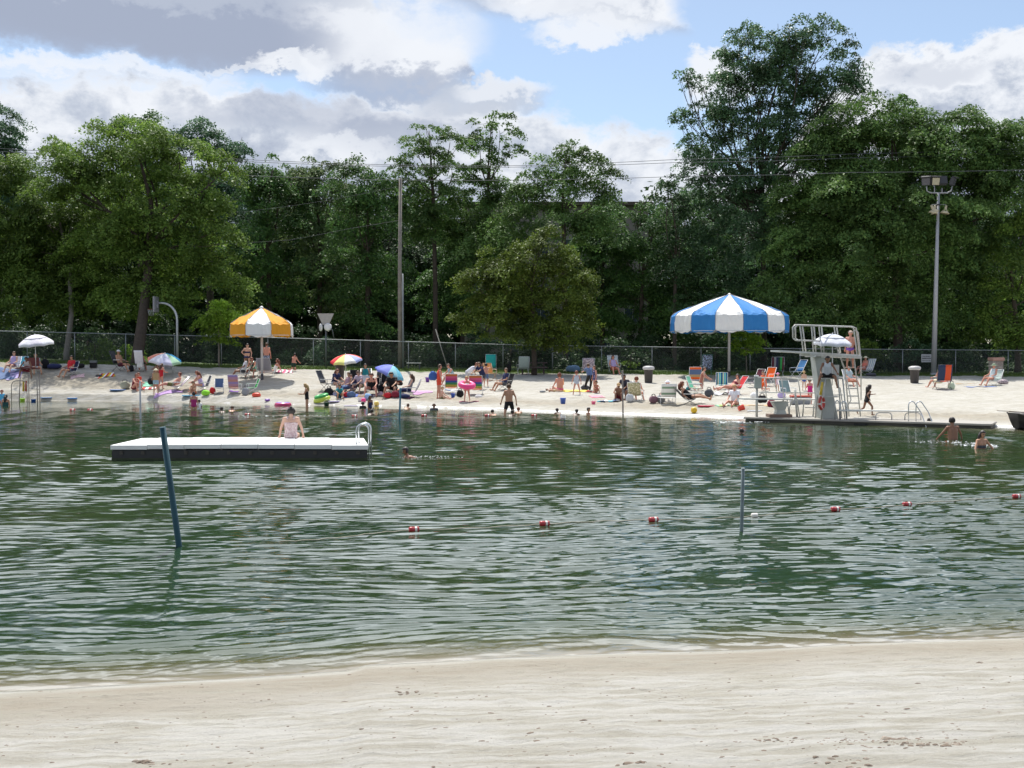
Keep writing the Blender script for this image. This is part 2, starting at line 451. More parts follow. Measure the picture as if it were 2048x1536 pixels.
# ------------------------------------------------------------------ ground sheets
def sand_mat():
    m = bpy.data.materials.new('pale_sand'); m.use_nodes = True
    nt = m.node_tree; n = nt.nodes; l = nt.links; b = n['Principled BSDF']
    b.inputs['Roughness'].default_value = 0.95; b.inputs['Specular IOR Level'].default_value = 0.15
    g = n.new('ShaderNodeNewGeometry')
    mp = n.new('ShaderNodeMapping'); l.new(g.outputs['Position'], mp.inputs['Vector'])
    mp.inputs['Scale'].default_value = (0.35, 2.2, 1.0); mp.inputs['Rotation'].default_value = (0, 0, R(-6))
    def no(v, s, d=6, r=0.6):
        x = n.new('ShaderNodeTexNoise'); x.inputs['Scale'].default_value = s; x.inputs['Detail'].default_value = d; x.inputs['Roughness'].default_value = r
        l.new(v, x.inputs['Vector']); return x.outputs['Fac']
    def mix(f, a, bb, t='MIX'):
        x = n.new('ShaderNodeMix'); x.data_type = 'RGBA'; x.blend_type = t
        if isinstance(f, float): x.inputs['Factor'].default_value = f
        else: l.new(f, x.inputs['Factor'])
        for k, v in (('A', a), ('B', bb)):
            if isinstance(v, tuple): x.inputs[k].default_value = v + (1,)
            else: l.new(v, x.inputs[k])
        return x.outputs['Result']
    def ramp(f, a, bb):
        x = n.new('ShaderNodeMapRange'); x.interpolation_type = 'SMOOTHSTEP'
        x.inputs['From Min'].default_value = a; x.inputs['From Max'].default_value = bb; l.new(f, x.inputs['Value']); return x.outputs['Result']
    wet = n.new('ShaderNodeAttribute'); wet.attribute_name = 'damp'
    streak = no(mp.outputs['Vector'], 3.0, 8, 0.65)
    fine = no(g.outputs['Position'], 38.0, 4, 0.7)
    c = mix(ramp(streak, 0.38, 0.62), (0.37, 0.348, 0.293), (0.47, 0.455, 0.417))
    c = mix(ramp(fine, 0.3, 0.7), c, mix(1.0, c, (1.12, 1.12, 1.12), 'MULTIPLY'))
    # darker damp tan band of packed sand near the waterline
    dm = n.new('ShaderNodeMath'); dm.operation = 'MULTIPLY'; l.new(wet.outputs['Fac'], dm.inputs[0]); l.new(ramp(streak, 0.25, 0.6), dm.inputs[1])
    c = mix(dm.outputs[0], c, (0.325, 0.285, 0.22))
    # specks of twig, bark and gravel
    vo = n.new('ShaderNodeTexVoronoi'); vo.inputs['Scale'].default_value = 3.2; l.new(mp.outputs['Vector'], vo.inputs['Vector'])
    vo.inputs['Randomness'].default_value = 1.0
    mp2 = n.new('ShaderNodeMapping'); l.new(g.outputs['Position'], mp2.inputs['Vector']); mp2.inputs['Scale'].default_value = (1.0, 1.6, 1)
    vo2 = n.new('ShaderNodeTexVoronoi'); vo2.inputs['Scale'].default_value = 12.0; l.new(mp2.outputs['Vector'], vo2.inputs['Vector'])
    s1 = ramp(vo2.outputs['Distance'], 0.05, 0.13); s2n = n.new('ShaderNodeMath'); s2n.operation = 'SUBTRACT'; s2n.inputs[0].default_value = 1.0; l.new(s1, s2n.inputs[1]); s2 = s2n.outputs[0]
    cr = n.new('ShaderNodeSeparateColor'); l.new(vo2.outputs['Color'], cr.inputs[0])
    k = n.new('ShaderNodeMath'); k.operation = 'GREATER_THAN'; k.inputs[1].default_value = 0.55; l.new(cr.outputs[0], k.inputs[0])
    k2 = n.new('ShaderNodeMath'); k2.operation = 'MULTIPLY'; l.new(k.outputs[0], k2.inputs[0]); l.new(s2, k2.inputs[1])
    k3 = n.new('ShaderNodeMath'); k3.operation = 'MULTIPLY'; k3.inputs[1].default_value = 0.6; l.new(k2.outputs[0], k3.inputs[0])
    c = mix(k3.outputs[0], c, (0.12, 0.085, 0.06))
    l.new(c, b.inputs['Base Color'])
    # wet sheen right at the waterline
    edge = n.new('ShaderNodeAttribute'); edge.attribute_name = 'wet'
    c2 = mix(edge.outputs['Fac'], c, mix(1.0, c, (0.75, 0.76, 0.74), 'MULTIPLY')); l.new(c2, b.inputs['Base Color'])
    rr = n.new('ShaderNodeMapRange'); rr.inputs['To Min'].default_value = 0.95; rr.inputs['To Max'].default_value = 0.35; l.new(edge.outputs['Fac'], rr.inputs['Value'])
    l.new(rr.outputs['Result'], b.inputs['Roughness'])
    h1 = no(mp.outputs['Vector'], 9.0, 8, 0.75); h2 = no(g.outputs['Position'], 14.0, 8, 0.8)
    ad = n.new('ShaderNodeMath'); ad.operation = 'ADD'; l.new(h1, ad.inputs[0]); l.new(h2, ad.inputs[1])
    bp = n.new('ShaderNodeBump'); bp.inputs['Strength'].default_value = 0.8; bp.inputs['Distance'].default_value = 0.06
    l.new(ad.outputs[0], bp.inputs['Height']); l.new(bp.outputs['Normal'], b.inputs['Normal'])
    return m
SAND = sand_mat()

_vt = {}
def vnoise(x, y, seed=0):
    if seed not in _vt: _vt[seed] = np.random.RandomState(seed).rand(256, 256)
    t = _vt[seed]
    xi = np.floor(x).astype(int); yi = np.floor(y).astype(int); fx = x - xi; fy = y - yi
    fx = fx * fx * (3 - 2 * fx); fy = fy * fy * (3 - 2 * fy)
    a = t[xi % 256, yi % 256]; b = t[(xi + 1) % 256, yi % 256]; c = t[xi % 256, (yi + 1) % 256]; d = t[(xi + 1) % 256, (yi + 1) % 256]
    return (a * (1 - fx) + b * fx) * (1 - fy) + (c * (1 - fx) + d * fx) * fy - 0.5
def fan(us, Ds, zf, name, mats, attrs=None):
    UU, DD = np.meshgrid(us, Ds)
    X = UU * DD; Y = DD
    Z = zf(X, Y)
    v = np.stack([X, Y, Z], -1).reshape(-1, 3)
    nx, ny = len(us), len(Ds)
    i = np.arange(nx - 1); j = np.arange(ny - 1); II, JJ = np.meshgrid(i, j); a = (JJ * nx + II).ravel()
    q = np.stack([a, a + 1, a + nx + 1, a + nx], -1)
    me = mesh_np(name, v, q, mats)
    me.polygons.foreach_set('use_smooth', np.ones(len(q), bool))
    for k, fn in (attrs or {}).items():
        at = me.attributes.new(k, 'FLOAT', 'POINT'); at.data.foreach_set('value', fn(X, Y, Z).ravel().astype(np.float32))
    return obj(name, me)

# near beach (stands on its own sheet, runs just under the water's edge)
def near_z(X, Y):
    z = G(X, Y)
    up = np.clip((z - 0.03) / 0.15, 0, 1)
    z = z + up * (vnoise(X * 1.1, Y * 1.6, 3) * 0.03 + vnoise(X * 3.1, Y * 5.0, 4) * 0.02 + vnoise(X * 6, Y * 13, 5) * 0.022 + vnoise(X * 17, Y * 24, 6) * 0.012)
    return z
# build by X,Y grid close to the camera
xs = np.linspace(-16, 16, 641); ys = np.linspace(1.0, 16.0, 501)
XX, YY = np.meshgrid(xs, ys); ZZ = near_z(XX, YY)
v = np.stack([XX, YY, ZZ], -1).reshape(-1, 3); nx = len(xs)
II, JJ = np.meshgrid(np.arange(nx - 1), np.arange(len(ys) - 1)); a = (JJ * nx + II).ravel()
me = mesh_np('near_beach', v, np.stack([a, a + 1, a + nx + 1, a + nx], -1), SAND)
me.polygons.foreach_set('use_smooth', np.ones(len(a), bool))
dd = Dn_f(np.clip(XX / np.maximum(YY, 6), -.9, .9)) - YY
at = me.attributes.new('damp', 'FLOAT', 'POINT'); dv = np.clip((dd - 0.15) / 0.35, 0, 1) * np.clip((2.5 - dd + vnoise(XX * .7, YY * 1.5, 41) * .8) / 1.3, 0, 1); at.data.foreach_set('value', (dv * 0.85).ravel().astype(np.float32))
at = me.attributes.new('wet', 'FLOAT', 'POINT'); at.data.foreach_set('value', np.clip((0.18 + vnoise(XX * .8, YY * .8, 9) * .15 - dd) / 0.12, 0, 1).ravel().astype(np.float32))
near_beach = obj('near_beach', me); tag(near_beach, kind='structure')

def far_z(X, Y):
    z = G(X, Y)
    up = np.clip((z - 0.03) / 0.2, 0, 1) * np.clip((Dg_f(X / Y) + 2 - Y) / 2, 0, 1)
    dug = np.clip((Y - Ds_f(X / Y) - .6) / 1.0, 0, 1) * np.clip((6.5 - (Y - Ds_f(X / Y))) / 3, 0, 1)
    return z + up * (1 + 1.4 * dug) * (vnoise(X * .8, Y * .8, 13) * 0.06 + vnoise(X * 2.3, Y * 2.3, 14) * 0.05 + vnoise(X * 5, Y * 5, 15) * 0.025)
us = np.linspace(-0.72, 0.72, 1100)
def Dfar(uu, t): return Ds_f(uu) - 3 + t * (Dg_f(uu) + 0.1 - Ds_f(uu) + 3)
TT = np.linspace(0, 1, 260)
UU, T2 = np.meshgrid(us, TT); DDm = Dfar(UU, T2); XX = UU * DDm; YY = DDm; ZZ = far_z(XX, YY)
v = np.stack([XX, YY, ZZ], -1).reshape(-1, 3); nx = len(us)
II, JJ = np.meshgrid(np.arange(nx - 1), np.arange(len(TT) - 1)); a = (JJ * nx + II).ravel()
me = mesh_np('far_beach', v, np.stack([a, a + 1, a + nx + 1, a + nx], -1), SAND)
me.polygons.foreach_set('use_smooth', np.ones(len(a), bool))
dd = YY - Ds_f(UU)
at = me.attributes.new('damp', 'FLOAT', 'POINT'); dv = np.clip((dd - 0.8) / 1.0, 0, 1) * np.clip((5.5 + 4 * vnoise(XX * .4, YY * .3, 8) - dd) / 2.5, 0, 1); at.data.foreach_set('value', (dv * 0.85).ravel().astype(np.float32))
at = me.attributes.new('wet', 'FLOAT', 'POINT'); at.data.foreach_set('value', (np.clip((0.1 - dd) / 0.3, 0, 1)).ravel().astype(np.float32))
far_beach = obj('far_beach', me); tag(far_beach, kind='structure')

# lake bed
BED = mat('lake_bed_sand', (0.30, 0.26, 0.17), 0.9, var=0.2, scale=1.5)
lake_bed = fan(np.linspace(-0.9, 0.9, 200), np.concatenate([np.linspace(7, 20, 90), np.linspace(20.5, 78, 140)]),
               lambda X, Y: np.minimum(G(X, Y), 0.0) - 0.05, 'lake_bed', BED)
tag(lake_bed, kind='structure')

# grass behind the sand, reaching far back, and ground to the horizon
def grass_mat():
    m = mat('mown_grass', (0.075, 0.12, 0.03), 0.9, var=0.35, scale=0.9, bump=0.6, bscale=25)
    return m
GRASS = grass_mat()
Dgs = np.concatenate([[0.0], np.linspace(0.3, 12, 40), np.linspace(13, 60, 20), [120, 400, 1500, 3500]])
us = np.linspace(-1.2, 1.2, 240)
UU, T2 = np.meshgrid(us, Dgs); uc = np.clip(UU, -.9, .9); DDm = Dg_f(uc) + T2; XX = UU * DDm; YY = DDm
ZZ = zg_f(uc) + np.minimum(T2, 5) * 0.035 + 0.012
ZZ[0] -= 0.05
v = np.stack([XX, YY + vnoise(XX * .5, YY * 0, 21) * .6 * (T2 < 1), ZZ], -1).reshape(-1, 3); nx = len(us)
II, JJ = np.meshgrid(np.arange(nx - 1), np.arange(len(Dgs) - 1)); a = (JJ * nx + II).ravel()
me = mesh_np('grass_ground', v, np.stack([a, a + 1, a + nx + 1, a + nx], -1), GRASS)
tag(obj('grass_ground', me), kind='structure')

# short grass blades along the strip (nobody could count them)
def blades(name, label, spots, hgt, wid, m, cat='grass'):
    k = len(spots); r_ = np.random.RandomState(5)
    ang = r_.rand(k) * math.pi; h = hgt * (0.6 + 0.8 * r_.rand(k)); lean = (r_.rand(k, 2) - .5) * hgt * 0.7
    dx = np.cos(ang) * wid; dy = np.sin(ang) * wid
    S = np.asarray(spots)
    a = S + np.stack([-dx, -dy, 0 * dx], -1); b = S + np.stack([dx, dy, 0 * dx], -1)
    c = S + np.stack([lean[:, 0], lean[:, 1], h], -1)
    v = np.stack([a, b, c], 1).reshape(-1, 3)
    f = np.arange(3 * k).reshape(-1, 3)
    o = obj(name, mesh_np(name, v, f, m)); tag(o, label, cat, kind='stuff'); return o
rs = np.random.RandomState(11)
uu = rs.rand(26000) * 1.2 - 0.6; tt = rs.rand(26000) ** 1.3 * 4.2
D_ = Dg_f(uu) + tt + 0.2; X_ = uu * D_; Z_ = zg_f(uu) + np.minimum(tt, 5) * 0.035 + 0.01
BLADE = mat('grass_blades', (0.10, 0.155, 0.03), 0.8, var=0.4, scale=1.2, transl=0.35)
blades('grass', 'short mown grass strip between the sand and the chain link fence', np.stack([X_, D_, Z_], -1), 0.10, 0.03, BLADE)

# ------------------------------------------------------------------ water
def water_mat():
    m = bpy.data.materials.new('lake_water'); m.use_nodes = True
    nt = m.node_tree; n = nt.nodes; l = nt.links; n.remove(n['Principled BSDF'])
    g = n.new('ShaderNodeNewGeometry')
    mp = n.new('ShaderNodeMapping'); mp.inputs['Scale'].default_value = (0.55, 1.3, 1); l.new(g.outputs['Position'], mp.inputs['Vector'])
    no = n.new('ShaderNodeTexNoise'); no.inputs['Scale'].default_value = 5.0; no.inputs['Detail'].default_value = 3; l.new(mp.outputs['Vector'], no.inputs['Vector'])
    bp = n.new('ShaderNodeBump'); bp.inputs['Strength'].default_value = 0.16; bp.inputs['Distance'].default_value = 0.03; l.new(no.outputs['Fac'], bp.inputs['Height'])
    fr = n.new('ShaderNodeFresnel'); fr.inputs['IOR'].default_value = 1.43; l.new(bp.outputs['Normal'], fr.inputs['Normal'])
    gl = n.new('ShaderNodeBsdfGlossy'); gl.inputs['Roughness'].default_value = 0.02; l.new(bp.outputs['Normal'], gl.inputs['Normal'])
    gl.inputs['Color'].default_value = (1, 1, 1, 1)
    df = n.new('ShaderNodeBsdfDiffuse')
    n3 = n.new('ShaderNodeTexNoise'); n3.inputs['Scale'].default_value = 0.12; n3.inputs['Detail'].default_value = 4; l.new(g.outputs['Position'], n3.inputs['Vector'])
    cr = n.new('ShaderNodeValToRGB'); cr.color_ramp.elements[0].position = 0.35; cr.color_ramp.elements[1].position = 0.68
    cr.color_ramp.elements[0].color = (0.015, 0.036, 0.019, 1); cr.color_ramp.elements[1].color = (0.032, 0.048, 0.020, 1)
    l.new(n3.outputs['Fac'], cr.inputs[0]); l.new(cr.outputs['Color'], df.inputs['Color'])
    at = n.new('ShaderNodeAttribute'); at.attribute_name = 'depth'
    # silty shallows: the colour of the bottom gives way to green with depth
    dr = n.new('ShaderNodeValToRGB'); e = dr.color_ramp.elements
    e[0].position = 0.0; e[0].color = (0.25, 0.225, 0.175, 1); e[1].position = 0.10; e[1].color = (0.13, 0.12, 0.075, 1)
    e2 = e.new(0.28); e2.color = (0.060, 0.070, 0.034, 1); e3 = e.new(0.6); e3.color = (0.035, 0.058, 0.024, 1)
    l.new(at.outputs['Fac'], dr.inputs[0])
    mr = n.new('ShaderNodeMapRange'); mr.inputs['From Min'].default_value = 0.25; mr.inputs['From Max'].default_value = 0.6; l.new(at.outputs['Fac'], mr.inputs['Value'])
    dm = n.new('ShaderNodeMix'); dm.data_type = 'RGBA'; l.new(mr.outputs['Result'], dm.inputs['Factor']); l.new(dr.outputs['Color'], dm.inputs['A']); l.new(cr.outputs['Color'], dm.inputs['B'])
    l.new(dm.outputs['Result'], df.inputs['Color'])
    body = df
    mx = n.new('ShaderNodeMixShader'); l.new(fr.outputs[0], mx.inputs['Fac']); l.new(body.outputs[0], mx.inputs[1]); l.new(gl.outputs[0], mx.inputs[2])
    l.new(mx.outputs[0], n['Material Output'].inputs['Surface'])
    return m
WATER = water_mat()
rw = np.random.RandomState(42)
waves = []
for i in range(64):
    lam = 0.15 * (0.58 / 0.15) ** rw.rand()
    th = rw.normal(0, 0.23) + math.pi / 2 + 0.04          # crests run mostly left to right
    kx, ky = math.cos(th) * 2 * math.pi / lam, math.sin(th) * 2 * math.pi / lam
    amp = 0.0034 * lam ** 0.85 * (0.6 + 0.8 * rw.rand())
    waves.append((kx, ky, rw.rand() * 6.28, amp, lam))
for i in range(16):
    lam = 0.10 * (0.22 / 0.10) ** rw.rand(); th = rw.normal(0, 0.38) + math.pi / 2
    waves.append((math.cos(th) * 2 * math.pi / lam, math.sin(th) * 2 * math.pi / lam, rw.rand() * 6.28, 0.0030 * lam * (0.6 + 0.8 * rw.rand()), lam))
def water_z(X, Y):
    Z = np.zeros_like(X)
    Xw = X + vnoise(X * .35, Y * .35, 31) * 1.2; Yw = Y + vnoise(X * .25, Y * .5, 32) * 0.9
    u = np.clip(X / np.maximum(Y, 6), -.9, .9)
    dn = Y - Dn_f(u); df = Ds_f(u) - Y
    shore = np.clip(np.minimum(0.35 + dn / 1.5, df / 3.0), 0.2, 1)
    spacing = np.maximum(Y * 0.0018, 0.018)
    for kx, ky, ph, amp, lam in waves:
        fade = np.clip((lam / spacing - 2.5) / 3, 0, 1)
        a_ = kx * Xw + ky * Yw + ph; Z += amp * fade * (np.sin(a_) + 0.22 * np.cos(2 * a_))
    patch = 0.75 + 0.9 * vnoise(X * .12, Y * .10, 33) + 0.5 * vnoise(X * .5, Y * .3, 34)
    Z = Z * np.clip(patch, 0.5, 1.5) * 1.12
    return Z * shore
nD = 1500
Dw = 7.0 * (95.0 / 7.0) ** (np.linspace(0, 1, nD))
Dw = np.concatenate([np.arange(8.0, 24, 0.022), 24 * (80.0 / 24) ** np.linspace(0, 1, 620)])
usw = np.concatenate([np.linspace(-0.9, -0.47, 40)[:-1], np.linspace(-0.47, 0.47, 560), np.linspace(0.47, 0.9, 40)[1:]])
water = fan(usw, Dw, water_z, 'water', WATER,
            {'depth': lambda X, Y, Z: np.maximum(0, -G(X, Y) * 1.0)})
tag(water, kind='structure')
# ------------------------------------------------------------------ people
def dv(p, s, side):
    p = R(p); s = R(s) * side
    return Vector((math.sin(s), -math.sin(p) * math.cos(s), -math.cos(p) * math.cos(s)))
# pose: lean, head pitch, hip joint height, arms (upper p,s, fore p,s) L/R, legs (thigh p,s, shin p,s) L/R
POSES = dict(
    stand=(3, 0, .93, (4, 10, 14, 4), (-2, 11, 10, 4), (3, 4, -2, 2), (-3, 4, -4, 2)),
    stance=(0, 5, .90, (-12, 24, 10, 10), (10, 22, 30, 6), (6, 16, 2, 10), (-8, 15, -8, 8)),
    hips=(4, 5, .93, (-10, 38, 20, -45), (-5, 20, 25, -10), (2, 7, 0, 2), (-2, 6, -4, 2)),
    hold=(4, 15, .93, (18, 10, 85, -12), (22, 10, 95, -12), (4, 4, 0, 2), (-4, 4, -4, 2)),
    walk=(6, 5, .90, (-24, 8, -8, 4), (26, 8, 42, 2), (22, 3, 10, 2), (-16, 3, -30, 2)),
    run=(14, 0, .90, (-50, 14, 30, 6), (50, 20, 95, 0), (40, 3, 0, 2), (-14, 4, -60, 2)),
    bend=(58, 25, .90, (25, 8, 38, -4), (32, 8, 50, -4), (-6, 6, -4, 2), (4, 6, 2, 2)),
    armsup=(0, -5, .93, (118, 42, 205, -20), (118, 42, 205, -20), (2, 5, 0, 2), (-3, 5, -3, 2)),
    sit=(4, 10, .10, (28, 12, 62, -6), (32, 12, 66, -6), (104, 9, 66, 4), (100, 12, 70, 4)),
    knees=(16, 15, .11, (52, 14, 80, -14), (55, 14, 84, -14), (128, 8, 18, 4), (124, 10, 24, 4)),
    leanback=(-24, 12, .10, (-38, 14, -20, 6), (-36, 14, -20, 6), (96, 8, 74, 4), (112, 8, 52, 4)),
    chair=(-16, 10, .37, (20, 16, 74, 2), (24, 16, 78, 2), (93, 9, 28, 4), (90, 12, 34, 4)),
    chairfwd=(22, 20, .37, (36, 14, 70, -8), (40, 14, 66, -8), (94, 16, 22, 6), (92, 16, 24, 6)),
    highseat=(20, 18, .11, (34, 22, 62, 6), (30, 26, 58, 10), (86, 30, 2, 14), (84, 28, 8, 10)),
    lounge=(-48, 34, .36, (10, 14, 62, -4), (14, 14, 66, -4), (92, 5, 78, 3), (100, 6, 66, 3)),
    lie=(-84, 10, .13, (4, 24, 8, 14), (6, 22, 10, 12), (92, 6, 86, 3), (110, 6, 50, 3)),
    kneel=(12, 12, .48, (30, 12, 60, -6), (34, 12, 62, -6), (8, 8, -92, 4), (2, 8, -94, 4)),
    wade=(6, 5, .93, (22, 34, 34, 26), (18, 36, 34, 28), (6, 6, -2, 2), (-6, 6, -6, 2)),
    swim=(62, -50, .0, (50, 26, 20, 10), (40, 30, 30, 10), (-72, 6, -84, 2), (-66, 8, -78, 2)),
    edge=(6, 4, .11, (6, 20, 12, 10), (6, 20, 12, 10), (88, 6, 4, 3), (88, 8, 4, 3)),
)
def skeleton(pose, kid):
    lean, hp, hz, aL, aR, lL, lR = POSES[pose]
    B = []
    up = Vector((0, -math.sin(R(lean)), math.cos(R(lean)))); fwd = Vector((0, -math.cos(R(lean)), -math.sin(R(lean))))
    pel = Vector((0, 0, hz)); ch = pel + up * .40; nb = pel + up * .53
    tl = .0
    for sx in (-1, 1):
        o = Vector((sx * .058, 0, 0))
        B.append(('torso', pel + o * 1.1 + up * .02, ch + o * 1.15, .098, .105))
    B.append(('pelvis', pel + Vector((-.075, 0, 0)) - up * .01, pel + Vector((.075, 0, 0)) - up * .01, .108, .108))
    shd = nb - up * .035
    B.append(('shoulders', shd + Vector((-.15, 0, 0)), shd + Vector((.15, 0, 0)), .062, .062))
    hu = Vector((0, -math.sin(R(lean * .35 + hp * .6)), math.cos(R(lean * .35 + hp * .6)))) if pose != 'lie' else up
    if pose == 'swim': hu = Vector((0, -math.sin(R(8)), math.cos(R(8))))
    hf = Vector((0, -hu.z, hu.y))
    if hf.y > 0 and pose not in ('lie', 'lounge'): hf = -hf
    k = 1.28 if kid else 1.06
    hc = nb + hu * (.045 + .125 * k) + hf * .015
    B.append(('neck', nb - up * .03, nb + hu * .08, .056, .052))
    B.append(('head', hc - hu * .035 * k + hf * .008, hc + hu * .035 * k, .070 * k, .088 * k))
    B.append(('nose', hc + hf * .088 * k - hu * .012 * k, hc + hf * .100 * k - hu * .028 * k, .012 * k, .016 * k))
    for sx in (-1, 1):
        B.append(('ear', hc + Vector((sx * .083 * k, 0, 0)) - hu * .015, hc + Vector((sx * .086 * k, 0, 0)) + hu * .015, .016, .018))
    hands = []
    for sx, a in ((-1, aL), (1, aR)):
        s = shd + Vector((sx * .175, 0, 0)); B.append(('shoulders', s, s, .062, .062))
        e = s + dv(a[0], a[1], sx) * .285; wv = dv(a[2], a[3], sx); w = e + wv * .245; h = w + wv * .075
        B.append(('uparm', s, e, .050, .040)); B.append(('forearm', e, w, .040, .027)); B.append(('palm', w, h, .027, .031))
        hands.append((h, wv, sx))
    for sx, a in ((-1, lL), (1, lR)):
        hpj = pel + Vector((sx * .088, 0, 0)); kn = hpj + dv(a[0], a[1], sx) * .425; sdir = dv(a[2], a[3], sx); an = kn + sdir * .41
        B.append(('thigh', hpj, kn, .088, .056))
        B.append(('calf', kn + sdir * .06, kn + sdir * .16, .056, .058)); B.append(('shin', kn + sdir * .02, an, .055, .036))
        # foot, at a right angle to the shin
        ff = Vector((0, sdir.z, -sdir.y)); ff = ff if ff.length > .2 else Vector((0, -1, 0)); ff = ff.normalized()
        if ff.y > 0.3 and pose not in ('swim', 'kneel', 'run', 'lie', 'lounge'): ff = -ff
        if pose in ('stand', 'stance', 'hips', 'hold', 'walk', 'bend', 'armsup', 'wade') and a[2] > -20: ff = Vector((0, -1, -.05)).normalized()
        heel = an + sdir * .045 - ff * .03
        B.append(('foot', heel, heel + ff * .17, .036, .028))
    return B, dict(hc=hc, hu=hu, hf=hf, k=k, hands=hands, pel=pel, up=up, nb=nb)

def cap_mesh(bm, a, b, ra, rb):
    for c, r_ in ((a, ra), (b, rb)):
        bmesh.ops.create_uvsphere(bm, u_segments=12, v_segments=8, radius=r_, matrix=Matrix.Translation(c))
    L = (b - a).length
    if L > 1e-3:
        q = (b - a).to_track_quat('Z', 'Y').to_matrix().to_4x4()
        bmesh.ops.create_cone(bm, cap_ends=True, segments=12, radius1=ra, radius2=rb, depth=L, matrix=Matrix.Translation((a + b) / 2) @ q)

_body = {}
def body(pose, kid):
    key = (pose, kid)
    if key in _body: return _body[key]
    B, J = skeleton(pose, kid)
    bm = bmesh.new()
    for nme, a, b, ra, rb in B: cap_mesh(bm, a, b, ra, rb)
    me = bpy.data.meshes.new('tmp'); bm.to_mesh(me); bm.free()
    o = bpy.data.objects.new('tmp', me); col.objects.link(o)
    md = o.modifiers.new('r', 'REMESH'); md.mode = 'VOXEL'; md.voxel_size = .02; md.use_smooth_shade = True
    m2 = o.modifiers.new('s', 'SMOOTH'); m2.factor = .5; m2.iterations = 3
    dg = bpy.context.evaluated_depsgraph_get(); dg.update()
    res = bpy.data.meshes.new_from_object(o.evaluated_get(dg)); bpy.data.objects.remove(o)
    nv = len(res.vertices); co = np.empty(nv * 3); res.vertices.foreach_get('co', co); co = co.reshape(-1, 3)
    nr = np.empty(nv * 3); res.vertices.foreach_get('normal', nr); nr = nr.reshape(-1, 3)
    nl = len(res.loops); li = np.empty(nl, np.int32); res.loops.foreach_get('vertex_index', li)
    npl = len(res.polygons); ls = np.empty(npl, np.int32); res.polygons.foreach_get('loop_start', ls)
    cnt = np.diff(np.append(ls, nl)); li_ = li.tolist()
    faces = [tuple(li_[a:a + c]) for a, c in zip(ls.tolist(), cnt.tolist())]
    fc = np.add.reduceat(co[li], ls, axis=0) / cnt[:, None]
    best = np.full(len(fc), 9.0); bi = np.zeros(len(fc), int); bt = np.zeros(len(fc))
    for i, (nme, a, b, ra, rb) in enumerate(B):
        a_ = np.array(a); d = np.array(b) - a_; L2 = max(d @ d, 1e-9)
        t = np.clip((fc - a_) @ d / L2, 0, 1); dist = np.linalg.norm(fc - a_ - t[:, None] * d, axis=1) - (ra + (rb - ra) * t)
        m = dist < best; best[m] = dist[m]; bi[m] = i; bt[m] = t[m]
    names = np.array([b[0] for b in B])[bi]
    # body mesh with separate fingers, eyes and mouth as dark patches
    mb = MB(); mb.v = [tuple(v) for v in co]; mb.f = [list(f) for f in faces]; mb.sm = [True] * len(faces)
    hc, hu, hf, k = [J[x] for x in ('hc', 'hu', 'hf', 'k')]
    mi = np.zeros(len(faces), int)
    for sx in (-1, 1):
        e = np.array(hc + hf * .084 * k + Vector((sx * .032 * k, 0, 0)) + hu * .008)
        mi[np.linalg.norm(fc - e, axis=1) < .017 * k] = 1
    e = np.array(hc + hf * .086 * k - hu * .055 * k); mi[np.linalg.norm((fc - e) * np.array([.6, 1, 1]), axis=1) < .013 * k] = 2
    mb.mi = [int(x) for x in mi]
    for h, wv, sx in J['hands']:
        side = wv.cross(Vector((0, 0, 1))); side = side.normalized() if side.length > .1 else Vector((0, 1, 0))
        nrm = wv.cross(side).normalized()
        if nrm.dot(Vector((-sx, -.3, -.3))) < 0: nrm = -nrm
        for i, L in enumerate((.062, .072, .068, .052)):
            st = h + side * (-.026 + .0175 * i); m_ = st + wv * (L * .62) + nrm * .006; en = m_ + (wv * .8 + nrm * .6).normalized() * L * .45
            mb.tube([st, m_, en], [.0092, .0085, .006], n=6)
        th = h - wv * .045 - side * .026
        mb.tube([th, th - side * .024 + wv * .024 + nrm * .01, th - side * .03 + wv * .055 + nrm * .018], [.0115, .010, .007], n=6)
    me = mb.mesh('body', [mat('skin_0', (.5, .3, .2), .6), mat('eye_dark', (.03, .02, .02), .4, var=0), mat('lips', (.28, .08, .07), .6, var=0)])
    _body[key] = dict(me=me, co=co, nr=nr, faces=faces, names=names, t=bt, fc=fc, J=J, B=B)
    return _body[key]

def shell(bd, mask, off, name, extra=None):
    idx = np.nonzero(mask)[0]; fs = [bd['faces'][i] for i in idx]
    used = sorted({v for f in fs for v in f}); mp = {v: i for i, v in enumerate(used)}; n_ = len(used)
    u = np.array(used, int)
    outer = bd['co'][u] + bd['nr'][u] * off; inner = bd['co'][u] + bd['nr'][u] * .001
    mb = MB(); mb.v = [tuple(v) for v in outer] + [tuple(v) for v in inner]
    ec = {}
    for f in fs:
        g = [mp[v] for v in f]; mb.f.append(g); mb.mi.append(0); mb.sm.append(True)
        for a, b in zip(g, g[1:] + g[:1]):
            ec[(a, b)] = 1
    for (a, b) in ec:
        if (b, a) not in ec: mb.f.append([b, a, a + n_, b + n_]); mb.mi.append(0); mb.sm.append(False)
    if extra: extra(mb)
    return mb.mesh(name, mat('fabric_white', C('white'), .85))

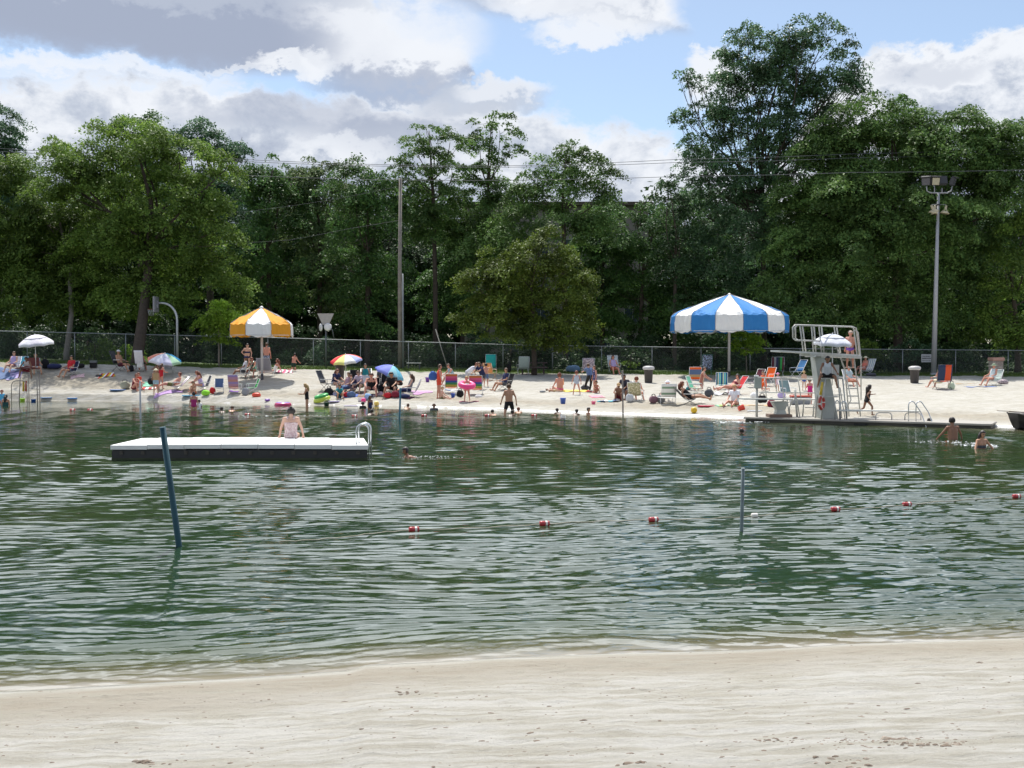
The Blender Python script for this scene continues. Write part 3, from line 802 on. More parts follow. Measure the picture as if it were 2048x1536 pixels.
_g = {}
def garment(pose, kid, kind):
    key = (pose, kid, kind)
    if key in _g: return _g[key]
    bd = body(pose, kid); N, t = bd['names'], bd['t']; J = bd['J']
    tor, pel, thi, sho, upa, shn = [N == x for x in ('torso', 'pelvis', 'thigh', 'shoulders', 'uparm', 'shin')]
    cf = (N == 'calf')
    xs_ = np.abs(bd['fc'][:, 0])
    M = dict(onepiece=pel | (tor & (t < .93)) | (thi & (t < .05)) | (sho & (xs_ < .115) & (xs_ > .07)),
             bikini=pel | (thi & (t < .05)) | (tor & (t > .6) & (t < .86)),
             briefs=pel | (thi & (t < .05)),
             trunks=pel | (thi & (t < .72)) | (tor & (t < .08)), shorts=pel | (thi & (t < .5)) | (tor & (t < .1)),
             skirt=pel | (thi & (t < .42)) | (tor & (t < .1)),
             tank=tor | pel | (sho & (xs_ < .125)), shirt=tor | sho | (upa & (t < .6)) | (pel & (t > .2) & (t < .8)),
             dress=tor | pel | (thi & (t < .6)) | (sho & (xs_ < .13)),
             pants=pel | thi | shn | cf | (tor & (t < .08)))[kind]
    off = dict(onepiece=.007, bikini=.007, briefs=.008, trunks=.020, shorts=.016, skirt=.03, tank=.013, shirt=.018, dress=.022, pants=.018)[kind]
    nm = dict(onepiece='swimsuit', bikini='bikini', briefs='briefs', trunks='trunks', tank='tank_top', shirt='shirt', dress='dress', pants='trousers', shorts='shorts', skirt='skirt')[kind]
    _g[key] = (nm, shell(bd, M, off, nm)); return _g[key]
def hair_mesh(pose, kid, kind):
    key = (pose, kid, 'hair_' + kind)
    if key in _g: return _g[key]
    bd = body(pose, kid); J = bd['J']; hc, hu, hf, k = J['hc'], J['hu'], J['hf'], J['k']
    fc = bd['fc'] - np.array(hc); U_ = fc @ np.array(hu) / k; Fw = fc @ np.array(hf) / k
    hd = (bd['names'] == 'head') | (bd['names'] == 'ear')
    if kind in ('cap', 'sunhat'): m = hd & (U_ > .028)
    elif kind == 'short': m = hd & ((U_ > .055) | ((Fw < .012) & (U_ > -.045)))
    else: m = hd & ((U_ > .055) | ((Fw < .025) & (U_ > -.09)))
    def ex(mb):
        back = -hf
        if kind == 'long':
            d = (J['up'] * -1); p0 = hc + back * .055 * k + hu * .03
            mb.tube([p0, hc + back * .085 * k - hu * .06, J['nb'] + back * .095 + d * .04, J['nb'] + back * .12 + d * .16], [.07 * k, .085 * k, .085, .045], n=10)
        if kind == 'bun': mb.ell(hc + hu * .115 * k + back * .035 * k, (.042, .042, .042))
        if kind == 'pony':
            p0 = hc + back * .09 * k + hu * .02
            mb.tube([p0, p0 + back * .05 - hu * .03, p0 + back * .055 - hu * .14, p0 + back * .03 - hu * .22], [.028, .034, .03, .01], n=8)
        if kind == 'cap':
            Mx = Matrix((Vector((1, 0, 0)), hf, hu)).transposed()
            mb.box(hc + hf * .13 * k + hu * .035 * k, (.13 * k, .10 * k, .012), M=Mx, bev=.005)
        if kind == 'sunhat':
            Mx = Matrix((Vector((1, 0, 0)), hf, hu)).transposed()
            mb.lathe([(.09 * k, .0), (.19 * k, -.02), (.19 * k, -.01), (.09 * k, .012)], 18, c=hc + hu * .035 * k, M=Mx, cap=False)
    _g[key] = shell(bd, m, .013 * k if kind != 'cap' else .018 * k, 'hat' if kind in ('cap', 'sunhat') else 'hair', ex)
    return _g[key]

SKIN = [mat('skin_fair', (.62, .37, .27), .55, var=.08), mat('skin_tan', (.46, .24, .145), .5, var=.08), mat('skin_brown', (.24, .115, .065), .5, var=.08), mat('skin_pink', (.60, .28, .20), .55, var=.1), mat('skin_deep', (.12, .06, .04), .45, var=.08)]
HAIR = dict(dark=mat('hair_dark', (.018, .012, .010), .5, var=.2), brown=mat('hair_brown', (.085, .045, .025), .55, var=.2), blond=mat('hair_blond', (.42, .28, .12), .55, var=.15), red=mat('hair_auburn', (.16, .045, .022), .55, var=.2), grey=mat('hair_grey', (.4, .39, .38), .6))
_cnt = {}
def person(label, at, pose, h=1.7, face=0, wear=(), hair=('short', 'brown'), skin=0, kid=None, dz=0.0, group=None, tilt=0, wide=1.0):
    if kid is None: kid = h < 1.35
    bd = body(pose, kid)
    stat = 1.84 if kid else 1.79
    s = h / stat * ((1.15 if pose in ('chair', 'chairfwd', 'lounge', 'sit', 'knees', 'leanback', 'kneel') else 1.08) if isinstance(at, tuple) else 1.0)
    loc = Vector(at) if not isinstance(at, tuple) else bp(*at)
    loc = loc + Vector((0, 0, dz))
    if pose in ('stand', 'stance', 'hips', 'hold', 'walk', 'run', 'bend', 'armsup', 'wade', 'lie', 'sit', 'knees', 'leanback', 'kneel', 'chair', 'chairfwd', 'lounge'):
        zmin = float(bd['co'][:, 2].min()) if 'zmin' not in bd else bd['zmin']; bd['zmin'] = zmin
        if pose in ('stand', 'stance', 'hips', 'hold', 'walk', 'run', 'bend', 'armsup', 'wade', 'kneel'): loc.z -= zmin * s
    t = bpy.data.objects.new('person', bd['me']); col.objects.link(t)
    t.location = loc; t.rotation_euler = (R(tilt), 0, R(face)); t.scale = (s * wide, s * (1 + (wide - 1) * .6), s)
    tag(t, label, 'person', group)
    t.material_slots[0].link = 'OBJECT'; t.material_slots[0].material = SKIN[skin]
    for g, c in wear:
        nm, me = garment(pose, kid, g)
        o = obj(nm, me, t); o.material_slots[0].link = 'OBJECT'; o.material_slots[0].material = c if not isinstance(c, str) else cloth(c)
    if hair:
        kinds = hair if isinstance(hair[0], tuple) else (hair,)
        for hk, hc_ in kinds:
            o = obj('hat' if hk in ('cap', 'sunhat') else 'hair', hair_mesh(pose, kid, hk), t); o.material_slots[0].link = 'OBJECT'
            o.material_slots[0].material = cloth(hc_) if hk in ('cap', 'sunhat') else HAIR[hc_]
    return t
def gz(x, y): return float(max(far_z(np.array([x]), np.array([y]))[0], -0.35)) if y < float(Dg_f(x / y)) + 0.5 else float(G(x, y))
def bp(px, py):
    v = gp(px, py); v.z = gz(v.x, v.y); return v
# ------------------------------------------------------------------ beach furniture and belongings
ALU = mat('aluminium_tube', (.62, .63, .65), .35, metal=.7, var=.04)
WFR = mat('white_tube', (.75, .76, .76), .35, var=.04)
DFR = mat('dark_tube', (.06, .06, .07), .4, var=.04)
def chair(label, at, face, m, frame=None, kind='low', w=.56, back=.62, rec=22, group='folding beach chairs', name=None, arm='white'):
    """facing local -Y"""
    frame = frame or ALU
    if isinstance(m, str): m = cloth(m)
    loc = bp(*at) if isinstance(at, tuple) else Vector(at)
    t = thing(name or 'beach_chair', label, 'chair', loc, R(face), group, scale=1.1)
    sh = .26 if kind == 'low' else .42; sd_ = .46
    if kind == 'lounger': sh = .30; sd_ = 1.15
    br = R(rec); bx = w / 2
    top = Vector((0, sd_ / 2 - .02 + math.sin(br) * back, sh + math.cos(br) * back))
    b0 = Vector((0, sd_ / 2 - .02, sh))
    f = MB()
    for sx in (-1, 1):
        x = sx * bx
        f.tube([(x, -sd_ / 2, sh), (x, b0.y, sh), (x, top.y, top.z)], .012, n=6)
        if kind == 'lounger':
            f.tube([(x, -sd_ / 2 + .1, sh), (x, -sd_ / 2 + .05, 0)], .011, n=6).tube([(x, sd_ / 2 - .15, sh), (x, sd_ / 2 - .05, 0)], .011, n=6)
        else:
            f.tube([(x, -sd_ / 2 + .02, sh + .2), (x, -sd_ / 2 + .02, sh), (x, b0.y + .08, 0)], .011, n=6).tube([(x, b0.y - .02, sh), (x, -sd_ / 2 - .04, 0)], .011, n=6)
            f.tube([(x, -sd_ / 2 + .02, sh + .2), (x, b0.y + math.sin(br) * .22, sh + .22)], .010, n=6)
    f.tube([(-bx, -sd_ / 2, sh), (bx, -sd_ / 2, sh)], .011, n=6).tube([(-bx, top.y, top.z), (bx, top.y, top.z)], .012, n=6).tube([(-bx, b0.y + .07, .02), (bx, b0.y + .07, .02)], .010, n=6).tube([(-bx, -sd_ / 2 - .03, .02), (bx, -sd_ / 2 - .03, .02)], .010, n=6)
    f.build('frame', frame, t)
    ww = w - .03
    MB().sheet(lambda u, v: (-ww / 2 + ww * u, -sd_ / 2 + .01 + (sd_ - .03) * v, sh + .006 - .04 * math.sin(math.pi * u) * math.sin(math.pi * v)), 6, 6, .008).build('seat', m, t)
    nb = Vector((0, -math.cos(br), math.sin(br)))
    def bk(u, v):
        p = b0.lerp(top, .04 + v * .95); d = -.045 * math.sin(math.pi * u) * math.sin(math.pi * v)
        return Vector((-ww / 2 + ww * u, p.y, p.z)) - nb * d * -1 + Vector((0, .012, 0))
    mb = MB(); pts = [bk(i / 6, j / 6) for j in range(7) for i in range(7)]; N = len(pts)
    vs = pts + [p + Vector((0, .01, 0)) for p in pts]; fs = []
    for j in range(6):
        for i in range(6):
            a = j * 7 + i; fs += [(a, a + 1, a + 8, a + 7), (N + a + 7, N + a + 8, N + a + 1, N + a)]
    for i in range(6):
        for a, b in ((i + 1, i), (42 + i, 43 + i), (i * 7, i * 7 + 7), (i * 7 + 13, i * 7 + 6)): fs.append((a, b, N + b, N + a))
    mb.add(vs, fs, 0, True).build('backrest', m, t)
    if kind != 'lounger':
        for sx in (-1, 1):
            MB().box((sx * bx, (-sd_ / 2 + b0.y + math.sin(br) * .2) / 2, sh + .225), (.045, sd_ * .92, .022), bev=.008).build('armrest', plastic(arm), t)
    return t

def towel(label, at, w, d, m, yaw=0, name='beach_towel', group=None, hump=.03):
    c = bp(*at) if isinstance(at, tuple) else Vector(at)
    if isinstance(m, str): m = cloth(m)
    a = R(yaw); ca, sa = math.cos(a), math.sin(a); sd0 = int(c.x * 37) % 97
    def f(u, v):
        x = (u - .5) * w * (1 + .05 * math.sin(v * 9)); y = (v - .5) * d * (1 + .06 * math.sin(u * 7 + 1))
        X = x * ca - y * sa; Y = x * sa + y * ca
        z = gz(c.x + X, c.y + Y) - c.z + .02 + hump * max(0, float(vnoise(np.array([(x + c.x) * 4.0]), np.array([y * 4.0 + 7]), sd0)[0]) + .2)
        return Vector((X, Y, z))
    o = MB().sheet(f, 12, 12, .012).build(name, m); o.location = c
    return tag(o, label, 'towel', group)

def heap(label, at, w, h, m, name='beach_bag', cat='bag', dep=None, handle=True, group=None, seed=1):
    """soft bag: slumped body with two strap handles"""
    c = bp(*at) if isinstance(at, tuple) else Vector(at)
    if isinstance(m, str): m = cloth(m)
    t = thing(name, label, cat, c, R(seed * 23 % 50 - 25), group)
    r_ = random.Random(seed); dep = dep or w * .6
    bm = bmesh.new(); bmesh.ops.create_icosphere(bm, subdivisions=3, radius=1)
    for v in bm.verts:
        x, y, z = v.co
        sx = math.copysign(abs(x) ** .7, x); sy = math.copysign(abs(y) ** .7, y); sz = math.copysign(abs(z) ** .8, z)
        k = 1 - .18 * (z > 0) * z + .06 * math.sin(5 * x + seed) + .05 * math.cos(7 * y + seed * 2)
        v.co = (sx * w / 2 * k, sy * dep / 2 * k, max(sz * h / 2 + h / 2 + .03 * h * math.sin(6 * x + 3 * y + seed), .0))
    me = bpy.data.meshes.new('body'); bm.to_mesh(me); bm.free(); me.materials.append(m)
    for p in me.polygons: p.use_smooth = True
    obj('body', me, t)
    if handle:
        for sy in (-1, 1):
            MB().tube([(-w * .22, sy * dep * .22, h * .85), (-w * .18, sy * dep * .2, h * 1.15), (0, sy * dep * .16, h * 1.27), (w * .18, sy * dep * .2, h * 1.15), (w * .22, sy * dep * .22, h * .85)], .012, n=6).build('handle', mat('strap', (.05, .05, .06), .7), t)
    return t
def cooler(label, at, w, h, body_c, lid_c, face=0):
    c = bp(*at) if isinstance(at, tuple) else Vector(at)
    t = thing('cooler', label, 'cooler', c, R(face))
    MB().box((0, 0, h * .4), (w, w * .6, h * .8), bev=.02).build('box', plastic(body_c), t)
    MB().box((0, 0, h * .88), (w * 1.04, w * .64, h * .16), bev=.02).build('lid', plastic(lid_c), t)
    MB().tube([(-w * .53, 0, h * .6), (-w * .5, -.02, h * 1.12), (w * .5, -.02, h * 1.12), (w * .53, 0, h * .6)], .012, n=6).build('handle', plastic(lid_c), t)
    return t
def bucket(label, at, c_, h=.26, r_=.13, name='sand_bucket', dz=0):
    c = (bp(*at) if isinstance(at, tuple) else Vector(at)) + Vector((0, 0, dz))
    t = thing(name, label, 'bucket', c)
    MB().lathe([(r_ * .74, 0), (r_ * .95, h * .85), (r_, h * .86), (r_, h), (r_ * .93, h), (r_ * .7, .02), (.001, .02)], 20).build('pail', plastic(c_), t)
    MB().tube([(r_ * math.cos(a), 0, h * .9 + r_ * 1.1 * math.sin(a)) for a in [i * math.pi / 10 for i in range(11)]], .006, n=5).build('handle', plastic('white'), t)
    return t
def kickboard(label, at, L, W, top, edge, yaw=0, tilt=0, dz=.03, group=None, name='kickboard', onwater=False):
    c = bp(*at) if isinstance(at, tuple) else Vector(at)
    t = thing(name, label, 'board', c + Vector((0, 0, dz)), R(yaw), group); t.rotation_euler = (R(tilt), 0, R(yaw))
    def outline(k):
        pts = []
        for i in range(28):
            a = 2 * math.pi * i / 28; x, y = math.cos(a), math.sin(a)
            pts.append((math.copysign(abs(x) ** .6, x) * L / 2 * k, math.copysign(abs(y) ** .6, y) * W / 2 * k))
        return pts
    o = outline(1); i_ = outline(.93); n_ = 28; th = .045
    MB().add([(x, y, -th / 2) for x, y in o] + [(x, y, th / 2) for x, y in o], [tuple(range(n_))[::-1], tuple(range(n_, 2 * n_))] + [(k, (k + 1) % n_, n_ + (k + 1) % n_, n_ + k) for k in range(n_)]).build('core', plastic(edge), t)
    MB().add([(x, y, th / 2 + .001) for x, y in i_] + [(x, y, th / 2 + .006) for x, y in i_], [tuple(range(n_, 2 * n_))] + [(k, (k + 1) % n_, n_ + (k + 1) % n_, n_ + k) for k in range(n_)]).build('deck', plastic(top), t)
    return t

def beach_umbrella(label, at, rim_px, apex, cols, R_=1.0, tilt=(0, 0), n=8, drop=.38, flap=True, vent=False, polebase=None):
    """apex: world position of the canopy top; pole runs to polebase"""
    t = thing('beach_umbrella', label, 'umbrella', polebase)
    a0 = apex - polebase
    MM = Matrix.Rotation(R(tilt[0]), 3, 'Y') @ Matrix.Rotation(R(tilt[1]), 3, 'X')
    mats = [mat('canopy_' + c, C(c), .8, var=.05, transl=.25) for c in cols]; nc = len(cols)
    seg = 6; rows = 8; vs = []; fs = []; mi = []
    N = n * seg
    for i in range(rows + 1):
        f = i / rows; r_ = R_ * f; 
        for k in range(N):
            a = 2 * math.pi * k / N; ph = (k % seg) / seg
            sag = .06 * math.sin(math.pi * ph) * f
            rr = r_ * (1 - sag); z = -drop * (f ** 1.75) + (.05 * R_ * math.sin(math.pi * ph) * f if f > .5 else 0)
            vs.append(MM @ Vector((rr * math.cos(a), rr * math.sin(a), z)))
    if flap:
        for k in range(N):
            a = 2 * math.pi * k / N; ph = (k % seg) / seg; rr = R_ * (1 - .06 * math.sin(math.pi * ph)) * 1.0
            vs.append(MM @ Vector((rr * math.cos(a), rr * math.sin(a), -drop - .10 + .04 * math.sin(math.pi * ph))))
    R2 = rows + (1 if flap else 0)
    mb = MB()
    o = [tuple(v + a0) for v in vs]
    mb.v = o
    for i in range(R2):
        for k in range(N):
            k2 = (k + 1) % N
            mb.f.append([i * N + k, (i + 1) * N + k, (i + 1) * N + k2, i * N + k2]); mb.mi.append((k // seg) % nc); mb.sm.append(True)
    cn = mb.build('canopy', mats, t)
    md = cn.modifiers.new('s', 'SOLIDIFY'); md.thickness = .008
    if vent:
        vb = MB().lathe([(.01, .015)] + [(R_ * f, -drop * f ** 1.75 + .018) for f in (.2, .35, .5, .6)], 32, c=tuple(a0), M=MM, cap=False)
        v_ = vb.build('vent_flap', mats[0], cn); v_.modifiers.new('s', 'SOLIDIFY').thickness = .008
    MB().tube([Vector((0, 0, -.3)), a0 + MM @ Vector((0, 0, -.02))], .02, n=8).build('pole', WFR, t)
    MB().lathe([(.001, .09), (.02, .07), (.03, .0)], 10, c=tuple(a0), M=MM).build('finial', WFR, t)
    rb = MB()
    for k in range(n):
        a = 2 * math.pi * k / n
        pts = [a0 + MM @ Vector((R_ * f * math.cos(a), R_ * f * math.sin(a), -drop * (f ** 1.75) - .015)) for f in (0, .25, .5, .75, 1)]
        MB().tube(pts, .006, n=4).build('rib', WFR, t)
    return t

def big_canopy(label, apex_px, rim_y, half_w_px, base_px, cols, npan, D, flat_r=.9, rot=0, pole_r=.085, sag=.1, sh_px=None):
    b = Vector((U(base_px[0]) * D, D, 0)); b.z = gz(b.x, b.y)
    s = D / F; ap = P(apex_px[0], apex_px[1], D) - b; R_ = half_w_px * s; zr = P(apex_px[0], rim_y, D).z - b.z; zs = P(apex_px[0], sh_px, D).z - b.z
    t = thing('canopy_umbrella', label, 'umbrella', b)
    mats = [mat('awning_' + c, C(c), .75, var=.06, scale=2, transl=.10, bump=.35, bscale=3) for c in cols]
    seg = 10; N = npan * seg; mb = MB()
    prof = [(0.015, ap.z), (.25, ap.z - (ap.z - zs) * .22), (.5, ap.z - (ap.z - zs) * .47), (.7, ap.z - (ap.z - zs) * .68), (.85, zs + (ap.z - zs) * .15), (.94, zs + (ap.z - zs) * .03), (.985, zs - (zs - zr) * .12), (1.0, zs - (zs - zr) * .5), (1.0, zr)]
    rw_ = random.Random(int(base_px[0]))
    for i, (f, z) in enumerate(prof):
        for k in range(N):
            a = 2 * math.pi * k / N + rot; ph = (k % seg) / seg; e = math.sin(math.pi * ph)
            r_ = R_ * f * (1 - .045 * e * min(1, f * 1.3)) ; zz = z
            if .2 < f < .95 and i < 6: zz -= sag * e * f
            if i == len(prof) - 1: zz += .16 * (1 - e) ** 3                 # scalloped lower edge
            zz += (.030 * math.sin(k * 1.7 + i * 2.3) + .022 * math.sin(k * .9 + i * 4.1 + npan)) * (f > .4); r_ *= 1 + .006 * math.sin(k * 2.1 + i * 1.3)
            mb.v.append((r_ * math.cos(a), r_ * math.sin(a), zz))
    for i in range(len(prof) - 1):
        for k in range(N):
            k2 = (k + 1) % N
            mb.f.append([i * N + k, (i + 1) * N + k, (i + 1) * N + k2, i * N + k2]); mb.mi.append((k // seg) % len(cols)); mb.sm.append(i < 4)
    cn = mb.build('canopy', mats, t); md = cn.modifiers.new('s', 'SOLIDIFY'); md.thickness = .02
    MB().tube([(0, 0, -.3), (0, 0, ap.z - .03)], pole_r, n=14).build('pole', mat('canopy_pole', (.60, .57, .55), .5, var=.08), t)
    MB().tube([(0, 0, -.2), (0, 0, .35)], pole_r * 1.12, n=14).build('pole_sleeve', DFR, t)
    MB().lathe([(.16, -.02), (.10, .05), (.02, .12)], 14, c=(0, 0, ap.z - .02)).build('cap', mats[1 % len(mats)], t)
    for k in range(npan):
        a = 2 * math.pi * k / npan + rot
        MB().tube([(R_ * f * math.cos(a), R_ * f * math.sin(a), z - .03) for f, z in prof[:-1]], .022, n=5).build('rib', ALU, t)
        MB().tube([(R_ * f * 1.003 * math.cos(a), R_ * f * 1.003 * math.sin(a), z + .012) for f, z in prof], .011, n=4).build('seam', mat('seam_grey', (.22, .22, .24), .8, var=0), cn)
    MB().torus((0, 0, zr + .1), R_ * .985, .018, n=npan * 4, k=6).build('rim_hoop', ALU, t)
    return t
big_canopy('huge round canopy with blue and white panels on a white pole', (1459, 589), 666, 117, (1458, 754), ['2d7fc4', 'white'], 14, 75.0, rot=R(-87.8), sh_px=628)
big_canopy('round canopy with golden yellow and white panels on a pale pole', (525, 615), 674, 64, (524, 745), ['e8a020', 'white'], 8, 70.5, rot=R(-151.5), pole_r=.075, sag=.18, sh_px=646)

# small umbrellas
def umb(label, cx, top, rim, hw, base, cols, tilt=(0, 0), n=8, vent=False, D=None, flap=True, base_z=None):
    D = D or ground_hit(base[0], base[1]); s = D / F
    pb = Vector((U(base[0]) * D, D, 0)); pb.z = gz(pb.x, pb.y) if base_z is None else base_z
    ap = P(cx, top, D); return beach_umbrella(label, base, rim, ap, cols, R_=hw * s, tilt=tilt, n=n, drop=(rim - top) * s * .92, flap=flap, vent=vent, polebase=pb)
umb('pastel umbrella with orange, white, pale green and blue panels, open on the sand at left', 330, 707, 722, 34, (326, 752), ['3fa4d8', '5fb4dd', 'e9e9f2', 'f0d0b0', 'e99a86', 'e9e9f2', 'dcdcf0', 'b8dfc0'], tilt=(9, 12))
umb('red, yellow and white beach umbrella standing beside the bin without a lid', 691, 709, 722, 32, (692, 762), ['f0806a', 'e2354a', 'f2ef9a', 'f0806a', 'e2354a', 'f2ef9a', 'f4f4f0', 'b3c0ee'], tilt=(-5, 12))
umb('blue and aqua beach umbrella tipped over to the right above the crowded group', 786, 731, 750, 31, (790, 789), ['3f7fc0', '6a78d8', 'c9c3f0', '3f7fc0', '7a86e0', '8f9ae6', 'a9e0ea', '7fd0e4'], tilt=(24, 4))

# waste bins
def bin_(label, at, h, lid=True):
    c = bp(*at); t = thing('trash_can', label, 'trash can', c, group='trash cans')
    r_ = h * .27
    MB().lathe([(r_ * .82, 0), (r_ * .86, .05), (r_ * .97, h * .68), (r_ * 1.02, h * .7), (r_ * 1.02, h * .74), (r_, h * .78)], 24).build('barrel', mat('bin_brown', (.055, .048, .046), .6, var=.15), t)
    if lid:
        MB().lathe([(r_ * 1.1, h * .76), (r_ * 1.28, h * .80), (r_ * 1.34, h * .87), (r_ * 1.22, h * .94), (r_ * .7, h * .99), (.01, h)], 28).build('dome_lid', mat('bin_lid', (.50, .49, .49), .4, var=.08), t)
    else:
        MB().lathe([(r_ * 1.0, h * .76), (r_ * 1.12, h * .78), (r_ * 1.12, h * .84), (r_ * .9, h * .84), (r_ * .9, h * .6)], 24, cap=False).build('rim', mat('bin_brown', (.055, .048, .046), .6), t)
    return t
bin_('domed brown bin on open sand, left of the blue and white canopy', (1297, 765), 1.02)
bin_('brown bin with a grey domed lid near the foot of the floodlight pole', (1829, 766), 1.04)
bin_('lidless dark bin standing directly under the red and yellow umbrella', (680, 758), 1.05, False)
# ------------------------------------------------------------------ who and what is where (picture pixel of the foot -> ray onto the sand)
S = stripes
RAINBOW = S('stripe_rainbow', [C('b8407a'), C('c85a80'), C('c8703a'), C('b8a848'), C('3f8a58'), C('3f5098')], 'Z', .105)
BLUEGREEN = S('stripe_bluegreen', [C('blue'), C('mint'), C('sky'), C('cream'), C('teal')], 'X', .05)
GREENWHITE = S('stripe_greenwhite', [C('white'), C('white'), C('8aa58f')], 'Z', .09)
TANGREEN = S('stripe_tan', [C('tan'), C('cream'), C('8aa58f')], 'Z', .09)
MAUVE = S('stripe_mauve', [C('b7a0b8'), C('d8c8d4'), C('9a86a8')], 'X', .05)
FLOWER = spotted('cloth_flower', C('d9a0a8'), C('ece2e2'), 30); POLKA = spotted('cloth_polka', C('navy'), C('lav'), 26, .58); PLAID = spotted('cloth_patterned', C('8d7f86'), C('c4b4b8'), 14)
LEOP = spotted('cloth_blue_print', C('dgrey'), C('a9b9d6'), 18); TEALP = spotted('cloth_teal_print', C('teal'), C('lgrey'), 16)
# --- far left
person('seated lifeguard in a red tank top on the tall stand at the left shore', bp(54, 803) * 1.0 + Vector((0, .15, 0)), 'highseat', 1.72, 5, [('tank', 'c8b8b4'), ('trunks', 'wine')], ('short', 'dark'), 2, dz=1.93)
person('woman in a lilac top sitting in a white chair behind the left lifeguard stand', (26, 745), 'chair', 1.65, -10, [('tank', 'lav'), ('shorts', 'wine')], ('short', 'brown'), 0)
chair('white-backed chair holding the woman in lilac behind the left lifeguard stand', (26, 744), -10, 'white')
chair('pale aqua chair empty between two sitters behind the left lifeguard stand', (45, 742), 15, 'aqua')
person('person in a grey shirt slouched beside the pole of the left white umbrella', (72, 746), 'chair', 1.7, 30, [('shirt', 'grey'), ('shorts', 'lgrey')], ('short', 'dark'), 1)
chair('grey chair under the right half of the left white umbrella', (72, 745), 30, 'grey')
towel('blue blanket spread at the left edge of the picture', (10, 748), 1.5, 1.4, 'denim', 5)
towel('pale lilac towel hanging off the sand beside the blue blanket', (30, 750), .8, 1.2, 'lav', 12)
heap('black backpack at the right of the left white umbrella', (90, 737), .5, .62, 'black', seed=2)
heap('dark navy holdall lying behind the person in the red shirt', (108, 739), .9, .34, 'navy', seed=3)
heap('low black duffel in tree shade right of the person in the red shirt', (160, 737), .55, .3, 'black', seed=4, handle=False)
person('person in a red T-shirt and blue shorts seated in dappled shade at left', (140, 752), 'chair', 1.72, -25, [('shirt', 'red'), ('shorts', 'navy')], ('short', 'dark'), 1)
chair('navy chair holding the person in the red T-shirt', (140, 751), -25, 'navy')
towel('pink and blue towel crumpled at the feet of the red-shirted person', (155, 753), .8, .6, FLOWER, 20)
cooler('round-shouldered black and grey cooler alone in the dappled shade', (187, 736), .42, .42, 'black', 'grey')
towel('red and yellow towel dropped on the sand left of the shaded pair of chairs', (212, 752), 1.0, .7, S('stripe_redyellow', [C('red'), C('yellow'), C('white')], 'X', .12), 25, hump=.1)
heap('small dark sandal bag between the striped towel and the shaded pair', (198, 753), .4, .14, 'dgrey', seed=5, handle=False)
person('man in a white cap sitting sideways in a dark high-backed chair, facing right', (241, 742), 'chair', 1.75, 72, [('trunks', 'maroon')], ('cap', 'lgrey'), 1)
chair('dark high-backed chair of the white-capped man facing right', (239, 742), 72, 'dgrey', DFR, 'tall', back=.8, w=.5)
heap('black tote standing between the two capped sitters', (263, 744), .3, .42, 'black', seed=6)
person('person in a white cap seen from behind in a white-backed chair', (281, 745), 'chair', 1.78, 184, [('tank', 'white')], ('cap', 'white'), 3)
chair('black-framed chair with a white back panel, seen from behind at left', (281, 744), 184, 'e6e4ea', DFR, 'tall', back=.86, w=.5)
# --- under and around the pastel umbrella
person('dark-haired child seated in the shade of the pastel umbrella', (318, 748), 'knees', 1.3, -20, [('onepiece', 'navy')], ('short', 'dark'), 1)
chair('small low chair tucked beneath the pastel umbrella', (336, 748), 30, 'lgrey')
person('adult in a red swimsuit bending over under the pastel umbrella', (322, 776), 'hold', 1.45, 150, [('onepiece', 'red')], ('long', 'brown'), 3)
person('standing person in pale blue shorts, back turned, in front of the pastel umbrella', (312, 788), 'stand', 1.45, 195, [('shorts', '9fb9c4'), ('tank', 'tan')], ('sunhat', 'cream'), 1)
heap('black shoulder bag held at the side of the person in pale blue shorts', bp(304, 787) + Vector((0, -.1, .5)), .42, .42, 'black', seed=7)
towel('mint green towel heap beside the pastel umbrella group', (301, 770), .8, .7, 'mint', 10, hump=.16)
person('woman in a red swimsuit squatting beside a grey bag left of the thin white pole', (268, 779), 'knees', 1.6, 60, [('onepiece', 'wine')], ('bun', 'red'), 3)
person('auburn-haired child crouching just behind the woman in wine red', (277, 771), 'sit', 1.2, 20, [('shirt', 'coral')], ('short', 'red'), 3)
heap('olive and grey beach bag beside the crouching woman at left', (250, 777), .6, .46, '9a9a86', seed=8)
kickboard('white oval board with a blue rim on the dry sand at left', (236, 780), .95, .5, 'e9e6f4', '5a8fd0', 4)
person('man lounging to the left against a striped backrest, beneath the pastel umbrella', (346, 780), 'lounge', 1.72, -68, [('trunks', 'olive')], ('short', 'red'), 3, dz=-.1)
towel('lilac towel running under the lounging man', (338, 786), 1.6, .7, 'b08fc0', 8)
o = chair('mauve striped low chair back propping up the lounging man', (353, 783), -68, MAUVE, back=.72, rec=42, w=.62)
towel('small red and white towel left of the lounging man', (298, 777), .9, .4, S('stripe_redwhite', [C('red'), C('white')], 'X', .2), 4, hump=.08)
person('woman with reddish hair leaning forward in a low chair, facing left', (404, 783), 'chairfwd', 1.66, -60, [('onepiece', 'lav')], ('long', 'red'), 3)
chair('dark low chair under the forward-leaning woman', (405, 782), -60, 'dgrey')
person('tanned child in orange shorts bending over between the board and the leaning woman', (388, 787), 'knees', 1.25, 0, [('shorts', 'orange')], ('short', 'brown'), 1)
kickboard('light blue board lying flat behind the girl in magenta', (385, 791), 1.2, .42, 'a8dcee', '4fa8d0', 3)
heap('lime green net bag right of the light blue board', (411, 792), .5, .32, 'lime', seed=9, handle=False)
heap('red cloth bag beside the small blue chair', (425, 789), .34, .38, 'red', seed=10, handle=False)
chair('empty small blue folding chair facing the trees', (438, 787), 10, 'denim', WFR, 'low', w=.46, back=.5, rec=12)
chair('pink and mauve striped chair with white corner knobs, seen from behind', (470, 787), 176, S('stripe_pinkmauve', [C('b88aa0'), C('9a86b8'), C('c08a80')], 'Z', .12), WFR, 'low', w=.55, back=.72, rec=14)
